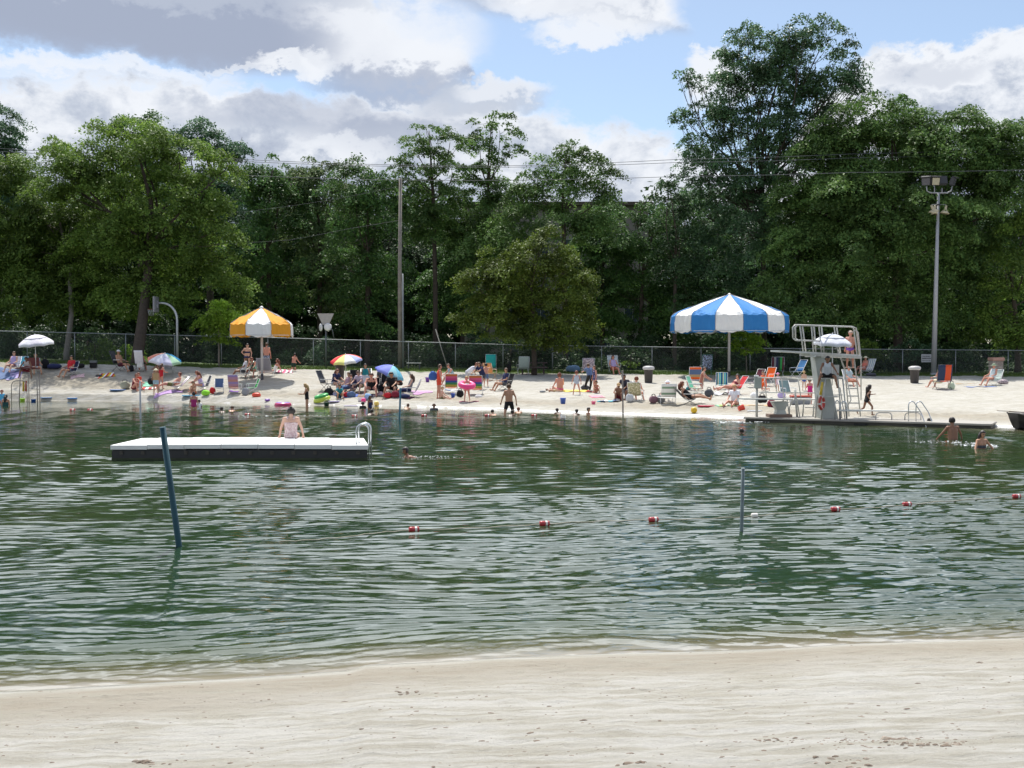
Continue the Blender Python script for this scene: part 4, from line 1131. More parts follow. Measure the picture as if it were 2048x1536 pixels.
towel('purple towel slung at the foot of the pink and mauve striped chair', (468, 785), .5, .3, 'purple', 0, hump=.2)
heap('grey canvas bag between the mauve chair and the green chair', (491, 789), .42, .46, 'grey', seed=11)
chair('empty emerald green chair turned sideways near the waterline', (503, 784), -62, 'green', WFR, 'low', w=.46, back=.5)
heap('deflated red-orange float with a pointed tip', (513, 793), .5, .26, plastic('coral'), name='pool_float', cat='float', seed=12, handle=False)
heap('little purple toy lying left of the red swim ring', (535, 802), .3, .14, plastic('purple'), name='beach_toy', cat='toy', seed=13, handle=False)
# --- round the yellow canopy
person('man in a dark cap and white shirt reclining with knees up below the yellow canopy', (487, 755), 'chair', 1.75, -78, [('shirt', 'e4e6f2'), ('shorts', 'dgrey')], ('cap', 'navy'), 2)
chair('black low chair of the man in the dark cap', (489, 755), -78, 'black', WFR)
person('pink-skinned person hunched in a chair between the capped man and the grey tent chair', (508, 752), 'chairfwd', 1.6, -15, [('onepiece', 'mint')], ('short', 'red'), 3)
chair('grey chair under the hunched pink-skinned sitter', (509, 751), -15, 'grey')
person('woman in a navy bikini standing and leaning over in front of the fence', (494, 742), 'hips', 1.68, 20, [('bikini', 'navy')], ('short', 'dark'), 0, tilt=8)
person('bare-backed man in patterned grey shorts standing behind the yellow canopy pole', (533, 742), 'stand', 1.74, 175, [('trunks', LEOP)], ('short', 'brown'), 3)
chair('wide grey fabric chair back leaning beside the yellow canopy pole', (534, 752), 170, '9a98a0', WFR, 'low', w=.8, back=.85, rec=28)
person('curly-haired woman in white lying propped up right of the yellow canopy pole', (548, 747), 'leanback', 1.6, -75, [('onepiece', 'white')], ('long', 'red'), 3)
towel('pink and white towel pile between the curly-haired woman and the boy in green shorts', (566, 746), 1.2, .7, S('stripe_pinkwhite', [C('pink'), C('white')], 'X', .15), 5, hump=.3)
person('boy in green shorts sitting with his back turned at the grass edge', (587, 743), 'kneel', 1.35, 150, [('shorts', 'dgreen')], ('short', 'dark'), 3, dz=-.02)
# --- shore centre-left
t = thing('swim_ring', 'magenta and purple inflatable ring at the water edge', 'inflatable', bp(566, 811) + Vector((0, 0, .14)))
MB().torus((0, 0, 0), .34, .125, M=Matrix.Diagonal((1, 1, 1.1))).build('tube', plastic('b02a60'), t)
MB().torus((0, 0, .095), .33, .06).build('upper_band', plastic('8a6ac0'), t)
MB().lathe([(.001, .06), (.30, .06), (.30, .03), (.001, .03)], 24, cap=False).build('mesh_seat', plastic('d6d8f4'), t)
person('blond woman in a black swimsuit wading at the edge, facing left', (614, 815), 'hold', 1.55, -82, [('onepiece', 'black')], ('long', 'blond'), 1, dz=-.05)
t = thing('baby_float', 'green and yellow inflatable boat with a raised back at the shore', 'inflatable', bp(644, 803) + Vector((0, 0, .13)), R(-14)); t.rotation_euler = (R(10), R(-14), R(-5))
MB().torus((0, 0, 0), .27, .12, M=Matrix.Diagonal((1.25, .9, 1))).build('tube', plastic('b8c84a'), t)
MB().torus((.0, .05, .17), .24, .09, M=Matrix.Diagonal((1.25, .9, 1))).build('upper_tube', plastic('3fa858'), t)
bucket('dark green bucket below the inflatable boat', (653, 812), 'dgreen', .28, .15)
kickboard('white kickboard lying under the inflatable boat', (668, 804), .6, .4, 'white', 'lav', 3)
kickboard('thin white board lying at the waterline left of the wading girl', (702, 812), .8, .3, 'lav', 'lgrey', 2)
person('long-haired red-haired woman in a dark shirt sitting under the red umbrella, facing right', (668, 780), 'chairfwd', 1.66, 50, [('shirt', 'navy'), ('shorts', 'lgrey')], ('long', 'red'), 0)
chair('dark-framed chair with a slanted back left of the red umbrella', (654, 784), 62, 'dgrey', DFR, 'tall', back=.75, w=.5, rec=26)
heap('black and red bag in front of the dark-framed chair', (658, 790), .5, .42, 'black', seed=14)
person('child in a teal top sitting in front of the red-haired woman', (678, 796), 'knees', 1.3, 20, [('shirt', 'teal'), ('shorts', 'navy')], ('short', 'dark'), 1)
person('person in a grey top half hidden behind the child in teal', (694, 786), 'chair', 1.62, -40, [('tank', 'a0808c'), ('pants', 'denim')], ('short', 'brown'), 1)
chair('navy chair facing left among the crowded group', (700, 786), -40, 'navy', DFR)
heap('bright red bag on the sand in front of the crowded group', (693, 795), .36, .28, 'red', seed=15)
person('baby in a white sun hat sitting behind the crowded group', (708, 766), 'sit', 1.0, 0, [('shirt', 'white')], ('sunhat', 'white'), 0)
person('woman in a pale violet shirt hunched forward in the crowded group', (722, 784), 'chairfwd', 1.68, -25, [('shirt', 'b8a8b8'), ('shorts', 'olive')], ('short', 'brown'), 0)
chair('white-framed chair under the woman in pale violet', (723, 783), -25, 'lgrey')
person('woman in a teal top at the back of the crowded group', (731, 768), 'chair', 1.62, 10, [('tank', 'teal'), ('shorts', 'dgrey')], ('long', 'dark'), 1)
chair('teal chair at the back of the crowded group', (733, 767), 10, 'teal')
person('large woman in a black swimsuit sitting knees forward, centre of the crowded group', (744, 791), 'chairfwd', 1.72, 0, [('onepiece', 'black')], ('short', 'brown'), 3, wide=1.22)
chair('black chair bearing the large woman in a black swimsuit', (745, 790), 0, 'black', DFR, w=.66)
towel('blue beach mat in front of the crowded group', (716, 793), 1.6, .9, '4a62a8', 4)
towel('pink and white towel bunched between the two women in black', (758, 791), .8, .6, FLOWER, 30, hump=.3)
cooler('little white and yellow cooler by the shore in front of the mat', (723, 800), .36, .30, 'white', 'yellow')
heap('clear blue plastic bag beside the white and yellow cooler', (735, 799), .42, .34, '8fb4dc', seed=16, handle=False)
person('young child with a pink hair bow crouching at the water edge', (725, 816), 'knees', 1.1, 180, [('shirt', 'black')], (('short', 'dark'),), 2, dz=-.08)
heap('pink sand mould held up beside the crouching child at the water edge', (727, 804), .26, .2, plastic('hot'), name='beach_toy', cat='toy', seed=17, handle=False)
person('dark-haired girl in a navy suit wading shin-deep, side on', (740, 819), 'stand', 1.12, 40, [('onepiece', 'navy')], ('long', 'dark'), 2, dz=-.12)
t = obj('beach_ball', MB().ell((0, 0, 0), (.14, .14, .14), n=20).mesh('beach_ball', plastic('e0c060'))); t.location = bp(753, 811) + Vector((0, 0, .1)); tag(t, 'small dull yellow ball at the water edge right of the wading girl', 'ball')
person('black-haired woman in a black shirt leaning back at the right of the crowded group', (787, 793), 'chairfwd', 1.75, -15, [('shirt', 'black'), ('shorts', 'black')], ('short', 'dark'), 1, wide=1.15)
chair('black fabric armchair behind the black-haired woman', (771, 784), -10, 'black', DFR, 'tall', w=.62)
towel('orange and brown towel draped beside the black-haired woman', (800, 786), .7, .5, 'b0603a', 15, hump=.5)
heap('red duffel with a white stripe at the feet of the black-haired woman', (776, 797), .45, .3, 'red', seed=18)
heap('tall red tote immediately left of the thin blue pole', (791, 798), .42, .38, 'wine', seed=19)
person('woman in a grey top sitting side-on at the right end of the crowded group', (818, 793), 'chair', 1.68, -82, [('tank', 'grey'), ('pants', 'navy')], ('long', 'brown'), 0)
chair('white-framed plum chair of the side-on woman, slanted back', (822, 793), -82, '5a4a66', WFR, 'low', back=.72, rec=24)
heap('navy bag spread beneath the side-on woman', (808, 797), .7, .24, 'navy', seed=20, handle=False)
towel('mauve towel on open sand right of the crowded group', (844, 786), 1.1, .6, 'c79ac0', 18)
person('person in a dark grey shirt squeezed between the black armchair and the large woman', (764, 776), 'chair', 1.66, 20, [('shirt', 'dgrey'), ('pants', 'black')], ('short', 'dark'), 1)
person('person in a rust-coloured top behind the black-haired woman', (800, 780), 'chairfwd', 1.6, -50, [('shirt', '8a4a34'), ('shorts', 'black')], ('short', 'brown'), 1)
person('teenager in a pink and white suit crouched behind the child in teal', (706, 780), 'knees', 1.5, -30, [('onepiece', FLOWER)], ('short', 'brown'), 3)
chair('black chair pushed in behind the teenager in pink and white', (711, 772), 10, 'black', DFR)
heap('dark blue denim bag between the child in teal and the mat', (703, 795), .5, .34, 'denim', seed=51)
towel('dark navy blanket under the left half of the crowded group', (690, 789), 1.8, .9, 'navy', -3)
heap('black rucksack slumped against the black armchair', (763, 788), .46, .5, 'black', seed=52)
towel('plum towel under the right end of the crowded group', (802, 795), 1.4, .6, '6a3a58', 3, hump=.12)
# --- centre group with rainbow chairs
bucket('purple bucket alone on the sand left of the woman with a tote', (855, 763), 'purple', .30, .14)
person('tall woman in coral clothes with a big blue tote on her shoulder, facing right', (878, 796), 'stand', 1.78, 105, [('tank', 'coral'), ('shorts', 'coral')], ('short', 'brown'), 3)
heap('big blue tote hanging from the tall woman in coral', bp(866, 796) + Vector((0, 0, .98)), .48, .5, '3a62a8', seed=21)
person('small boy sitting on the sand with straight legs towards a blue bucket', (883, 798), 'sit', 1.15, 70, [('shorts', 'olive')], ('short', 'blond'), 0)
bucket('blue bucket at the feet of the small sitting boy', (906, 795), '3a5ec0', .26, .12)
person('woman in a grey-blue top sitting behind the left rainbow chair', (906, 770), 'chairfwd', 1.7, -60, [('tank', '8fb0bc'), ('shorts', 'denim')], ('short', 'brown'), 3)
chair('left of two rainbow-striped chairs, seen from behind, towels over its top', (902, 787), 186, RAINBOW, WFR, 'low', w=.62, back=.72, rec=14)
towel('white towel folded over the left rainbow-striped chair', bp(910, 781) + Vector((0, .15, .68)), .5, .3, 'e8eaf2', 5, hump=.02)
towel('deep blue towel hanging at the left corner of the left rainbow-striped chair', bp(896, 781) + Vector((0, .15, .66)), .34, .3, '3f62a0', 5, hump=.02)
heap('black cube-shaped cooler bag between the two rainbow-striped chairs', (920, 793), .40, .40, 'black', seed=22)
person('woman in a white shirt bent right over, behind the pink ring', (936, 776), 'bend', 1.7, 60, [('shirt', 'e4e6f0'), ('shorts', 'lgrey')], ('short', 'red'), 0)
person('woman in a navy shirt stooping beside the white-shirted woman', (957, 778), 'bend', 1.66, -40, [('shirt', 'navy'), ('shorts', 'dgrey')], ('long', 'brown'), 1, tilt=-25)
person('child wearing a pink ring, walking towards the water', (934, 802), 'walk', 1.28, -10, [('onepiece', 'pink')], ('short', 'blond'), 3)
rp = bp(934, 802) + Vector((0, 0, .86))
t = thing('pink_ring', 'shiny hot pink inflatable ring round the waist of the walking child', 'inflatable', rp); t.rotation_euler = (R(18), R(6), 0)
MB().torus((0, 0, 0), .30, .135, M=Matrix.Diagonal((1.1, .95, 1.1))).build('tube', plastic('hot'), t)
MB().ell((.02, -.24, .13), (.12, .06, .05)).build('white_patch', plastic('white'), t)
chair('right one of two rainbow-striped chairs, partly behind the pink ring', (952, 787), 178, RAINBOW, WFR, 'low', w=.66, back=.72, rec=14)
heap('white plastic bag on the sand under the right rainbow chair', (957, 794), .4, .2, 'e6e6e6', seed=23, handle=False)
towel('small maroon towel at the heels of the walking child', (938, 803), 1.0, .2, '9a5a6a', 0)
person('boy in blue shorts with both arms raised', (972, 773), 'armsup', 1.30, 175, [('trunks', 'denim')], ('short', 'dark'), 3)
chair('wooden deckchair with an orange seat behind the boy with raised arms', (982, 762), 30, 'e0a060', mat('wood_frame', (.5, .3, .14), .6), 'tall', w=.5, back=.6, name='wooden_chair')
chair('tall turquoise sling chair standing at the grass edge', (982, 748), 180, '2aa8a0', ALU, 'tall', w=.62, back=.78, rec=6, name='sling_chair')
person('woman seated facing left with legs stretched toward the rainbow chairs', (1008, 780), 'chair', 1.66, -62, [('shirt', 'navy'), ('shorts', 'dgrey')], ('short', 'brown'), 1)
chair('low black chair of the woman facing the rainbow chairs', (1010, 779), -62, 'black', DFR)
person('shirtless man in long black shorts at the waterline, back to camera', (1018, 828), 'stance', 1.76, 196, [('trunks', 'black')], ('short', 'brown'), 1, dz=-.06)
# picnic table under the olive tree
b = bp(1066, 748); D = b.y; s = D / F
pt = thing('picnic_table', 'dark wooden picnic table in the shade of the low olive tree', 'picnic table', b)
dw = mat('dark_stained_wood', (.10, .07, .075), .8, var=.2)
MB().box((0, 0, .74), (1.9, .74, .05), bev=.01).build('table_top', dw, pt)
for sy in (-1, 1): MB().box((0, sy * .68, .44), (1.9, .26, .045), bev=.01).build('bench_seat', dw, pt)
for sx in (-1, 1):
    MB().tube([(sx * .7, -.62, 0), (sx * .7, -.12, .72)], .045, n=4).tube([(sx * .7, .62, 0), (sx * .7, .12, .72)], .045, n=4).box((sx * .76, 0, .39), (.04, 1.5, .09)).build('leg_frame', dw, pt)
chair('grey-green folding chair leaning on the dark picnic table', (1046, 751), 192, '9aa8a0', ALU, 'tall', w=.62, back=.72, rec=12)
heap('dark knapsack hanging over the left end of the picnic table', bp(1018, 748) + Vector((0, .2, .1)), .3, .6, 'black', seed=24)
heap('pale blue crumpled tarp over low boxes right of the picnic table', (1147, 745), .95, .5, '6a88a8', name='tarp', cat='tarp', seed=25, handle=False)
heap('small white paper bag at the grass edge by the pale blue tarp', (1131, 744), .3, .16, 'cream', seed=26, handle=False)
b = base_at(828, 78.3); 
bn = thing('plank_bench', 'white plank bench in front of the fence right of the utility pole', 'bench', b)
MB().box((0, 0, .46), (1.0, .28, .06), bev=.01).build('seat', paint('d8d8d0'), bn)
for sx in (-1, 1): MB().box((sx * .38, 0, .22), (.08, .22, .42)).build('leg', paint('dgrey'), bn)
# --- centre right
person('woman with a sunburnt back kneeling on the sand, pink bikini', (1120, 783), 'sit', 1.72, 198, [('briefs', 'pink')], ('bun', 'red'), 3)
person('legs-out child lying left of the sunburnt woman', (1108, 785), 'lie', .9, 80, [('shorts', 'tan')], ('short', 'brown'), 1)
towel('yellow towel stretched out beside the sunburnt woman', (1146, 783), 1.7, .8, 'e2c860', -3, hump=.08)
person('girl in a pale grey tank top standing with legs wide apart', (1153, 790), 'stance', 1.24, 185, [('tank', 'b4bcc8'), ('briefs', 'pink')], ('short', 'red'), 3)
chair('tall patterned wing-shaped chair back at the grass edge, beside polka-dot woman', (1176, 756), 182, PLAID, ALU, 'tall', w=.68, back=.74, rec=6)
person('person in dark trousers and a navy top standing before the patterned chair', (1174, 780), 'bend', 1.58, -160, [('shirt', 'denim'), ('pants', 'black')], ('short', 'brown'), 0, tilt=-30)
person('woman in a spotted blue suit standing with bare legs, near the red towels', (1190, 786), 'stand', 1.42, -70, [('tank', POLKA)], ('bun', 'brown'), 3)
person('child in red crouching at the feet of the spotted-suit woman', (1191, 786), 'knees', 1.12, 10, [('onepiece', 'red')], ('short', 'brown'), 1)
towel('red cloth on the sand left of the crouching child in red', (1181, 785), .5, .4, 'red', 10, hump=.15)
heap('black and white bag at the foot of the dark-trousered person', (1170, 780), .5, .26, 'dgrey', seed=27)
towel('pink towel lying toward the water below the spotted-suit woman', (1194, 795), .7, .9, 'd88898', 6)
bucket('small hot pink bucket below the pink towel', (1187, 809), 'pink', .22, .11)
bucket('blue bucket standing on a darker sand mound near the waterline', (1126, 807), '4a6ac0', .34, .15)
heap('flat grey sandal pair on open sand left of the sunburnt woman', (1085, 785), .35, .1, 'grey', name='sandals', cat='sandals', seed=28, handle=False)
person('sunbather facing the camera in a white deckchair at the grass edge', (1227, 748), 'chair', 1.64, 12, [('tank', 'lav'), ('skirt', 'b05a44')], ('long', 'brown'), 3)
chair('white high deckchair holding the camera-facing sunbather', (1229, 747), 12, 'ccd6da', WFR, 'tall', w=.66, back=.74)
person('young man in a dark T-shirt sitting upright just right of the thin brown pole', (1253, 800), 'chairfwd', 1.75, -35, [('shirt', '2c2c3c'), ('shorts', 'lgrey')], ('short', 'dark'), 2)
chair('pale grey chair under the young man in the dark T-shirt', (1254, 799), -35, 'lgrey')
person('shin of a second sitter with dark skin left of the thin brown pole', (1238, 801), 'knees', 1.5, -10, [('trunks', 'wine')], ('cap', 'tan'), 2)
person('red-haired woman turned away in a patterned chair, right of the dark T-shirt man', (1274, 802), 'chair', 1.62, 160, [('tank', 'olive')], ('short', 'red'), 3)
chair('leaf-patterned yellow-green chair seen from behind', (1272, 803), 160, spotted('cloth_leafy', C('a8a078'), C('d8d0b0'), 16), WFR, 'low', w=.6, back=.62)
heap('pale grey cloth bag between the T-shirt man and the leafy chair', (1259, 806), .4, .4, 'lgrey', seed=29)
towel('blue and aqua towel bunched near the water left of the thin brown pole', (1217, 803), 1.1, .5, S('stripe_aqua', [C('aqua'), C('denim'), C('white')], 'X', .2), -6, hump=.15)
chair('wide lounge chair with white and sage stripes seen from behind', (1333, 808), 180, GREENWHITE, WFR, 'lounger', w=.66, back=.72, rec=30)
person('sunbather lying in the white and sage lounge chair, sunglasses up', (1333, 802), 'lounge', 1.66, 180, [('onepiece', 'tan')], ('sunhat', 'e8e8f0'), 3)
heap('dark red and grey bag left of the white and sage lounge chair', (1307, 807), .42, .36, '7a5a66', seed=30)
heap('grey canvas bag tucked against the white and sage lounge chair', (1322, 806), .42, .42, 'grey', seed=31)
# --- around the blue canopy
chair('tall folding lounger with a dark flowered back standing alone behind the striped ones', (1412, 753), 184, LEOP, paint('4a8a7a'), 'tall', w=.62, back=.88, rec=10)
chair('blue chair with an orange panel seen from behind, left of the blue canopy pole', (1388, 768), 184, S('stripe_blueorange', [C('denim'), C('denim'), C('orange'), C('tan')], 'Z', .14), WFR, 'low', w=.66, back=.72, rec=12)
person('person wrapped in a striped towel, sitting right of the blue and orange chair', (1403, 781), 'kneel', 1.5, 70, [('dress', S('stripe_wrap', [C('b07060'), C('cream'), C('8a6a7a')], 'X', .07))], ('short', 'brown'), 3)
person('small child in a white top next to the towel-wrapped person', (1376, 780), 'sit', 1.2, 45, [('tank', 'white'), ('shorts', 'teal')], ('short', 'brown'), 3)
chair('aqua low chair turned sideways beside the towel-wrapped person', (1392, 786), 60, 'mint', WFR)
heap('dark bag with a light flap alone between the two reclining women', (1418, 793), .48, .4, 'dgrey', seed=32)
person('long-legged woman reclining to the right in a black chair near the water', (1381, 810), 'lounge', 1.75, 78, [('onepiece', 'black')], ('long', 'red'), 1)
chair('black reclining chair of the long-legged woman', (1380, 811), 78, 'black', DFR, 'low', back=.72, rec=42)
kickboard('red and white striped board by the feet of the long-legged woman', (1412, 814), .8, .32, 'e89aa8', 'd82a4a', 8, dz=.06)
t = obj('beach_ball', MB().ell((0, 0, 0), (.15, .15, .15), n=20).mesh('beach_ball', plastic('d8b020'))); t.location = bp(1388, 826) + Vector((0, 0, .13)); tag(t, 'bright mustard yellow ball just above the waterline', 'ball')
chair('blue and green vertically striped chair facing the blue canopy pole', (1443, 779), 172, BLUEGREEN, WFR, 'low', w=.58, back=.66, rec=14)
towel('pale grey towel over a low mound in front of the striped chair', (1448, 790), 1.1, .6, 'lgrey', 4, hump=.3)
person('dark-haired person sunk in a red chair facing left', (1462, 790), 'lounge', 1.68, -70, [('bikini', 'wine')], ('short', 'dark'), 3)
chair('bright red sling chair leaning far back', (1467, 790), -70, 'red', WFR, 'low', back=.8, rec=36)
person('woman in a white shirt over a red suit sitting on the sand with bent legs', (1470, 812), 'sit', 1.68, -35, [('shirt', 'e0e2ea'), ('briefs', 'wine')], ('short', 'blond'), 3)
towel('green and yellow towel under the woman in the white shirt', (1462, 813), 1.4, .6, S('stripe_greenyellow', [C('9ab060'), C('cream'), C('8fc0a0')], 'X', .2), 2)
t = bucket('red toy bucket tipped on the sand in front of the white-shirted woman', (1477, 822), 'd8402c', .26, .14); t.rotation_euler = (0, R(70), R(10)); t.location.z += .12
chair('maroon chair back draped with a dark towel', (1508, 776), -66, 'maroon', WFR, 'low', w=.66, back=.74)
chair('bright orange chair right of the maroon one', (1534, 772), -50, 'f06a1c', WFR, 'tall', w=.56, back=.62)
person('person in orange bending beside the orange chair', (1528, 782), 'kneel', 1.25, -40, [('dress', 'f0601c')], ('short', 'brown'), 3)
chair('chair loaded with navy, grey and green towels at the back of the sand', (1553, 756), 184, S('stripe_navygreen', [C('navy'), C('grey'), C('maroon'), C('green'), C('dgreen')], 'X', .12), ALU, 'tall', w=.74, back=.80, rec=6)
chair('steel-blue lounger raised at an angle behind the high board post', (1592, 757), -60, '3f7ab0', WFR, 'tall', w=.6, back=.8, rec=32)
person('toddler with a pink hat standing beneath the low rail', (1555, 782), 'stand', .98, 10, [('dress', 'e8d0dc')], ('sunhat', 'd890b8'), 0)
chair('grey-green camp chair behind the rails of the low board', (1577, 796), 20, '8aa0a0', WFR, 'low')
heap('lilac and black bag left of the grey-green camp chair', (1563, 797), .42, .34, 'lav', seed=33)
person('small blond child with a blue waistband behind the rails', (1608, 782), 'stand', 1.02, 180, [('briefs', 'blue')], ('short', 'blond'), 0)
person('girl in a magenta swimsuit standing between the rails and the concrete pier', (1620, 808), 'hold', 1.18, 190, [('onepiece', 'c82a80')], ('short', 'brown'), 3)
cooler('red and grey cooler below the rails near the magenta girl', (1600, 809), .9, .42, 'grey', 'c85a48')
heap('crimson bag behind the low board pedestal', (1543, 815), .42, .36, 'wine', seed=34)
heap('white crumpled cloth on the sand right of the mail-box shaped post', (1508, 797), .4, .3, 'white', name='crumpled_cloth', cat='cloth', seed=35, handle=False)
towel('tan patterned towel on the sand right of the white-shirted woman', (1515, 813), 1.3, .5, 'tan', 0)
kickboard('white and grey board on damp sand near the dock start', (1509, 823), .7, .36, 'e6eaee', 'lgrey', 6)
heap('black folded stroller bag at the back post foot', (1524, 806), .5, .4, 'black', seed=36)
# --- right of the tower
person('bucket-hatted sunbather lying back in a blue and white chair right of the ladder', (1728, 749), 'chair', 1.66, -64, [('onepiece', 'e08070')], ('sunhat', 'cream'), 3)
chair('blue-grey and white chair with a raised back right of the diving tower ladder', (1732, 750), -64, S('stripe_bluewhite', [C('a8c0cc'), C('white')], 'X', .08), WFR, 'low', w=.66, back=.8)
heap('dark bag under the blue-grey and white chair', (1742, 752), .7, .22, 'dgrey', seed=37, handle=False)
person('slim girl in a black swimsuit running right, arms out', (1733, 832), 'run', 1.33, 100, [('onepiece', 'black')], ('long', 'dark'), 2, dz=.02)
person('sunbather in pale clothes seated left of the tower ladder', (1700, 772), 'chair', 1.5, 20, [('shirt', 'b4c4c8'), ('shorts', 'd08878')], ('short', 'brown'), 3)
chair('white-framed chair holding the sunbather left of the tower ladder', (1702, 771), 20, 'lgrey', WFR)
person('person sitting with one leg out, half hidden by an orange-backed chair', (1879, 776), 'chair', 1.75, -160, [('shorts', 'cream')], ('short', 'red'), 3)
chair('tall navy chair with an orange towel down its left half', (1884, 779), 186, S('stripe_orangenavy', [C('2c3c5c'), C('2c3c5c'), C('2c3c5c'), C('e0582c'), C('e0582c')], 'X', .16), DFR, 'tall', w=.78, back=.86, rec=10)
heap('sage and white bag right of the navy chair', (1903, 779), .4, .42, 'c4d0b8', seed=38)
person('woman in a pale top sitting in a low chair in front of the brick pillar', (1984, 771), 'chair', 1.68, -66, [('tank', 'c4d4d8')], ('sunhat', '8a9a80'), 3)
chair('pale grey-green low chair in front of the brick pillar', (1987, 771), -66, 'c4d0cc', WFR)
towel('blue towel on the sand at the feet of the brick pillar sitter', (1961, 774), 1.7, .5, '5a7ac0', 2)
heap('patterned bag spilling things right of the brick pillar sitter', (2006, 768), .7, .3, PLAID, seed=39, handle=False)
towel('striped towel on the sand behind the navy and orange chair', (1932, 768), 1.2, .25, 'tan', -4)

# --- bathers in the water
def head(label, px, py, h=1.6, face=0, hair=('short', 'dark'), skin=1, wear=(), off=.30):
    """body upright in the water, only head and shoulders above"""
    D = water_D(px, py); c = Vector((U(px) * D, D, 0))
    return person(label, c, 'swim', h, face, wear, hair, skin, dz=-off * h / 1.7 + .0, group=None)
def wader(label, px, py, h, above, face=0, hair=('short', 'dark'), skin=1, wear=(), pose='wade'):
    D = water_D(px, py); c = Vector((U(px) * D, D, 0)); return person(label, c, pose, h, face, wear, hair, skin, dz=-(h - above))
wader('broad-shouldered man standing waist-deep, back turned, in front of the dock', 1908, 879, 1.82, .80, 186, ('short', 'dark'), 2, [('trunks', 'dgrey')])
wader('woman with wet dark hair wading chest-deep beside a white splash', 1963, 897, 1.62, .60, 20, ('long', 'dark'), 1, [('bikini', 'dgrey')])
wader('girl in a magenta suit standing in the shallows, arms down', 387, 819, 1.45, .92, 190, ('bun', 'dark'), 1, [('onepiece', 'a02a6a')], 'stand')
wader('little boy in a white shirt beside the girl in magenta', 398, 815, 1.05, .44, 0, ('short', 'dark'), 4, [('shirt', 'white')], 'stand')
wader('red-haired child at the left picture edge, knee-deep', 3, 806, 1.3, .78, 20, ('short', 'red'), 3, [('shirt', 'sky')], 'stand')
wader('black-haired woman in teal and red sitting in shallow water at the left edge', 10, 812, 1.6, .66, 180, ('long', 'dark'), 1, [('onepiece', '1c4a4a')], 'stand')
wader('swimmer standing shoulder-deep before the rainbow chairs', 868, 820, 1.5, .36, 0, ('short', 'brown'), 2, [('shirt', 'dgrey')], 'stand')
wader('child in a red suit leaning in the shallows below the spotted-suit woman', 1176, 830, 1.3, .38, 60, ('short', 'dark'), 1, [('onepiece', 'wine')], 'stand')
for lab, px, py, hk, sk in [
    ('head of a swimmer right of the raft with a trail of foam', 843, 915, 'dark', 2), ('head of a dark-haired swimmer holding the dock ladder foot', 1869, 853, 'dark', 3),
    ('small dark head bobbing in front of the low board', 1477, 868, 'dark', 4), ('child head left of the raft girl, farther out', 460, 823, 'brown', 1), ('child face low in the water near the glinting rope, at left', 447, 825, 'dark', 4),
    ('dark head in the water below the wading girl in navy', 733, 830, 'dark', 4), ('head behind the thin blue pole at the waterline', 807, 818, 'brown', 1),
    ('head of a swimmer left of the man in black shorts', 993, 831, 'dark', 1), ('head of a child in front of the man in black shorts', 1016, 832, 'dark', 4), ('small head right of the man in black shorts', 1037, 826, 'red', 1),
    ('leftmost of three dark heads below the blue bucket', 1123, 828, 'dark', 4), ('middle one of three dark heads below the blue bucket', 1146, 830, 'dark', 4)]:
    head(lab, px, py, 1.62 if px in (843, 1869) else 1.35, face=rnd.choice([150, 180, 210]) if px != 843 else -70, hair=('short', hk), skin=sk, off=.20 if px != 1477 else .30)
# ------------------------------------------------------------------ raft
D0 = water_D(476, 921); s = D0 / F
xl, xr = U(219) * D0, U(737) * D0
raft = thing('swim_raft', 'long floating raft with a bright white deck and black sides', 'raft', ((xl + xr) / 2, D0, 0))
Lr = xr - xl; dr = 2.55; hz = .40
blk = mat('raft_black', (.018, .018, .020), .55, var=.2); dk = mat('raft_deck', (.72, .72, .70), .7, var=.09, scale=2.2, bump=.3)
MB().box((0, dr / 2, .05), (Lr - .06, dr - .06, .46), bev=.02).build('float_box', blk, raft)
MB().box((0, dr / 2, .035), (Lr - .045, dr - .045, .07), bev=.01).build('algae_line', mat('algae', (.035, .045, .018), .8, var=.4, scale=5), raft)
npn = 7
for i in range(npn):
    x0 = -Lr / 2 + Lr * i / npn; x1 = x0 + Lr / npn - .012
    sagz = -.03 * math.sin(math.pi * (i + .5) / npn) * 0 + .035 * math.sin(math.pi * (i + .5) / npn)
    tl = .5 if i == 0 else 0
    vs = [(x0, 0, .29 + sagz), (x1, 0, .29 + sagz), (x1, dr, .29 + sagz), (x0 + tl, dr, .29 + sagz), (x0, 0, .405 + sagz), (x1, 0, .405 + sagz), (x1, dr, .405 + sagz), (x0 + tl, dr, .405 + sagz)]
    MB().add(vs, [(0, 3, 2, 1), (4, 5, 6, 7), (0, 1, 5, 4), (1, 2, 6, 5), (2, 3, 7, 6), (3, 0, 4, 7)]).build('deck_panel', dk, raft)
for i in range(12):
    x = -Lr / 2 + Lr * (i + .5) / 12
    MB().box((x, .02, .21), (.10, .05, .10), bev=.01).box((x, -.005, .235), (.06, .03, .03), bev=.005).build('cleat', mat('cleat_brown', (.06, .052, .045), .7), raft)
lx = Lr / 2 - .16
hoop = lambda x, y: [(x + .0, y, .40), (x, y, .80)] + [(x + .17 - .17 * math.cos(a), y, .80 + .17 * math.sin(a)) for a in [i * math.pi / 10 for i in range(1, 10)]] + [(x + .34, y, .80), (x + .34, y, -.5)]
for yy in (.35, .85):
    MB().tube(hoop(lx - .22, yy), .022, n=8).build('handrail', mat('stainless', (.6, .62, .64), .25, metal=.9, var=0), raft)
for zz in (-.05, -.35): MB().box((lx + .12, .6, zz), (.06, .5, .03)).build('ladder_step', WFR, raft)
for ch in children(raft):
    if ch.name.startswith(('float_box', 'algae_line', 'deck_panel', 'cleat')):
        for v in ch.data.vertices: v.co.x -= .18 * v.co.y
wr = Vector((U(581) * (D0 + dr - .25), D0 + dr - .25, .44))
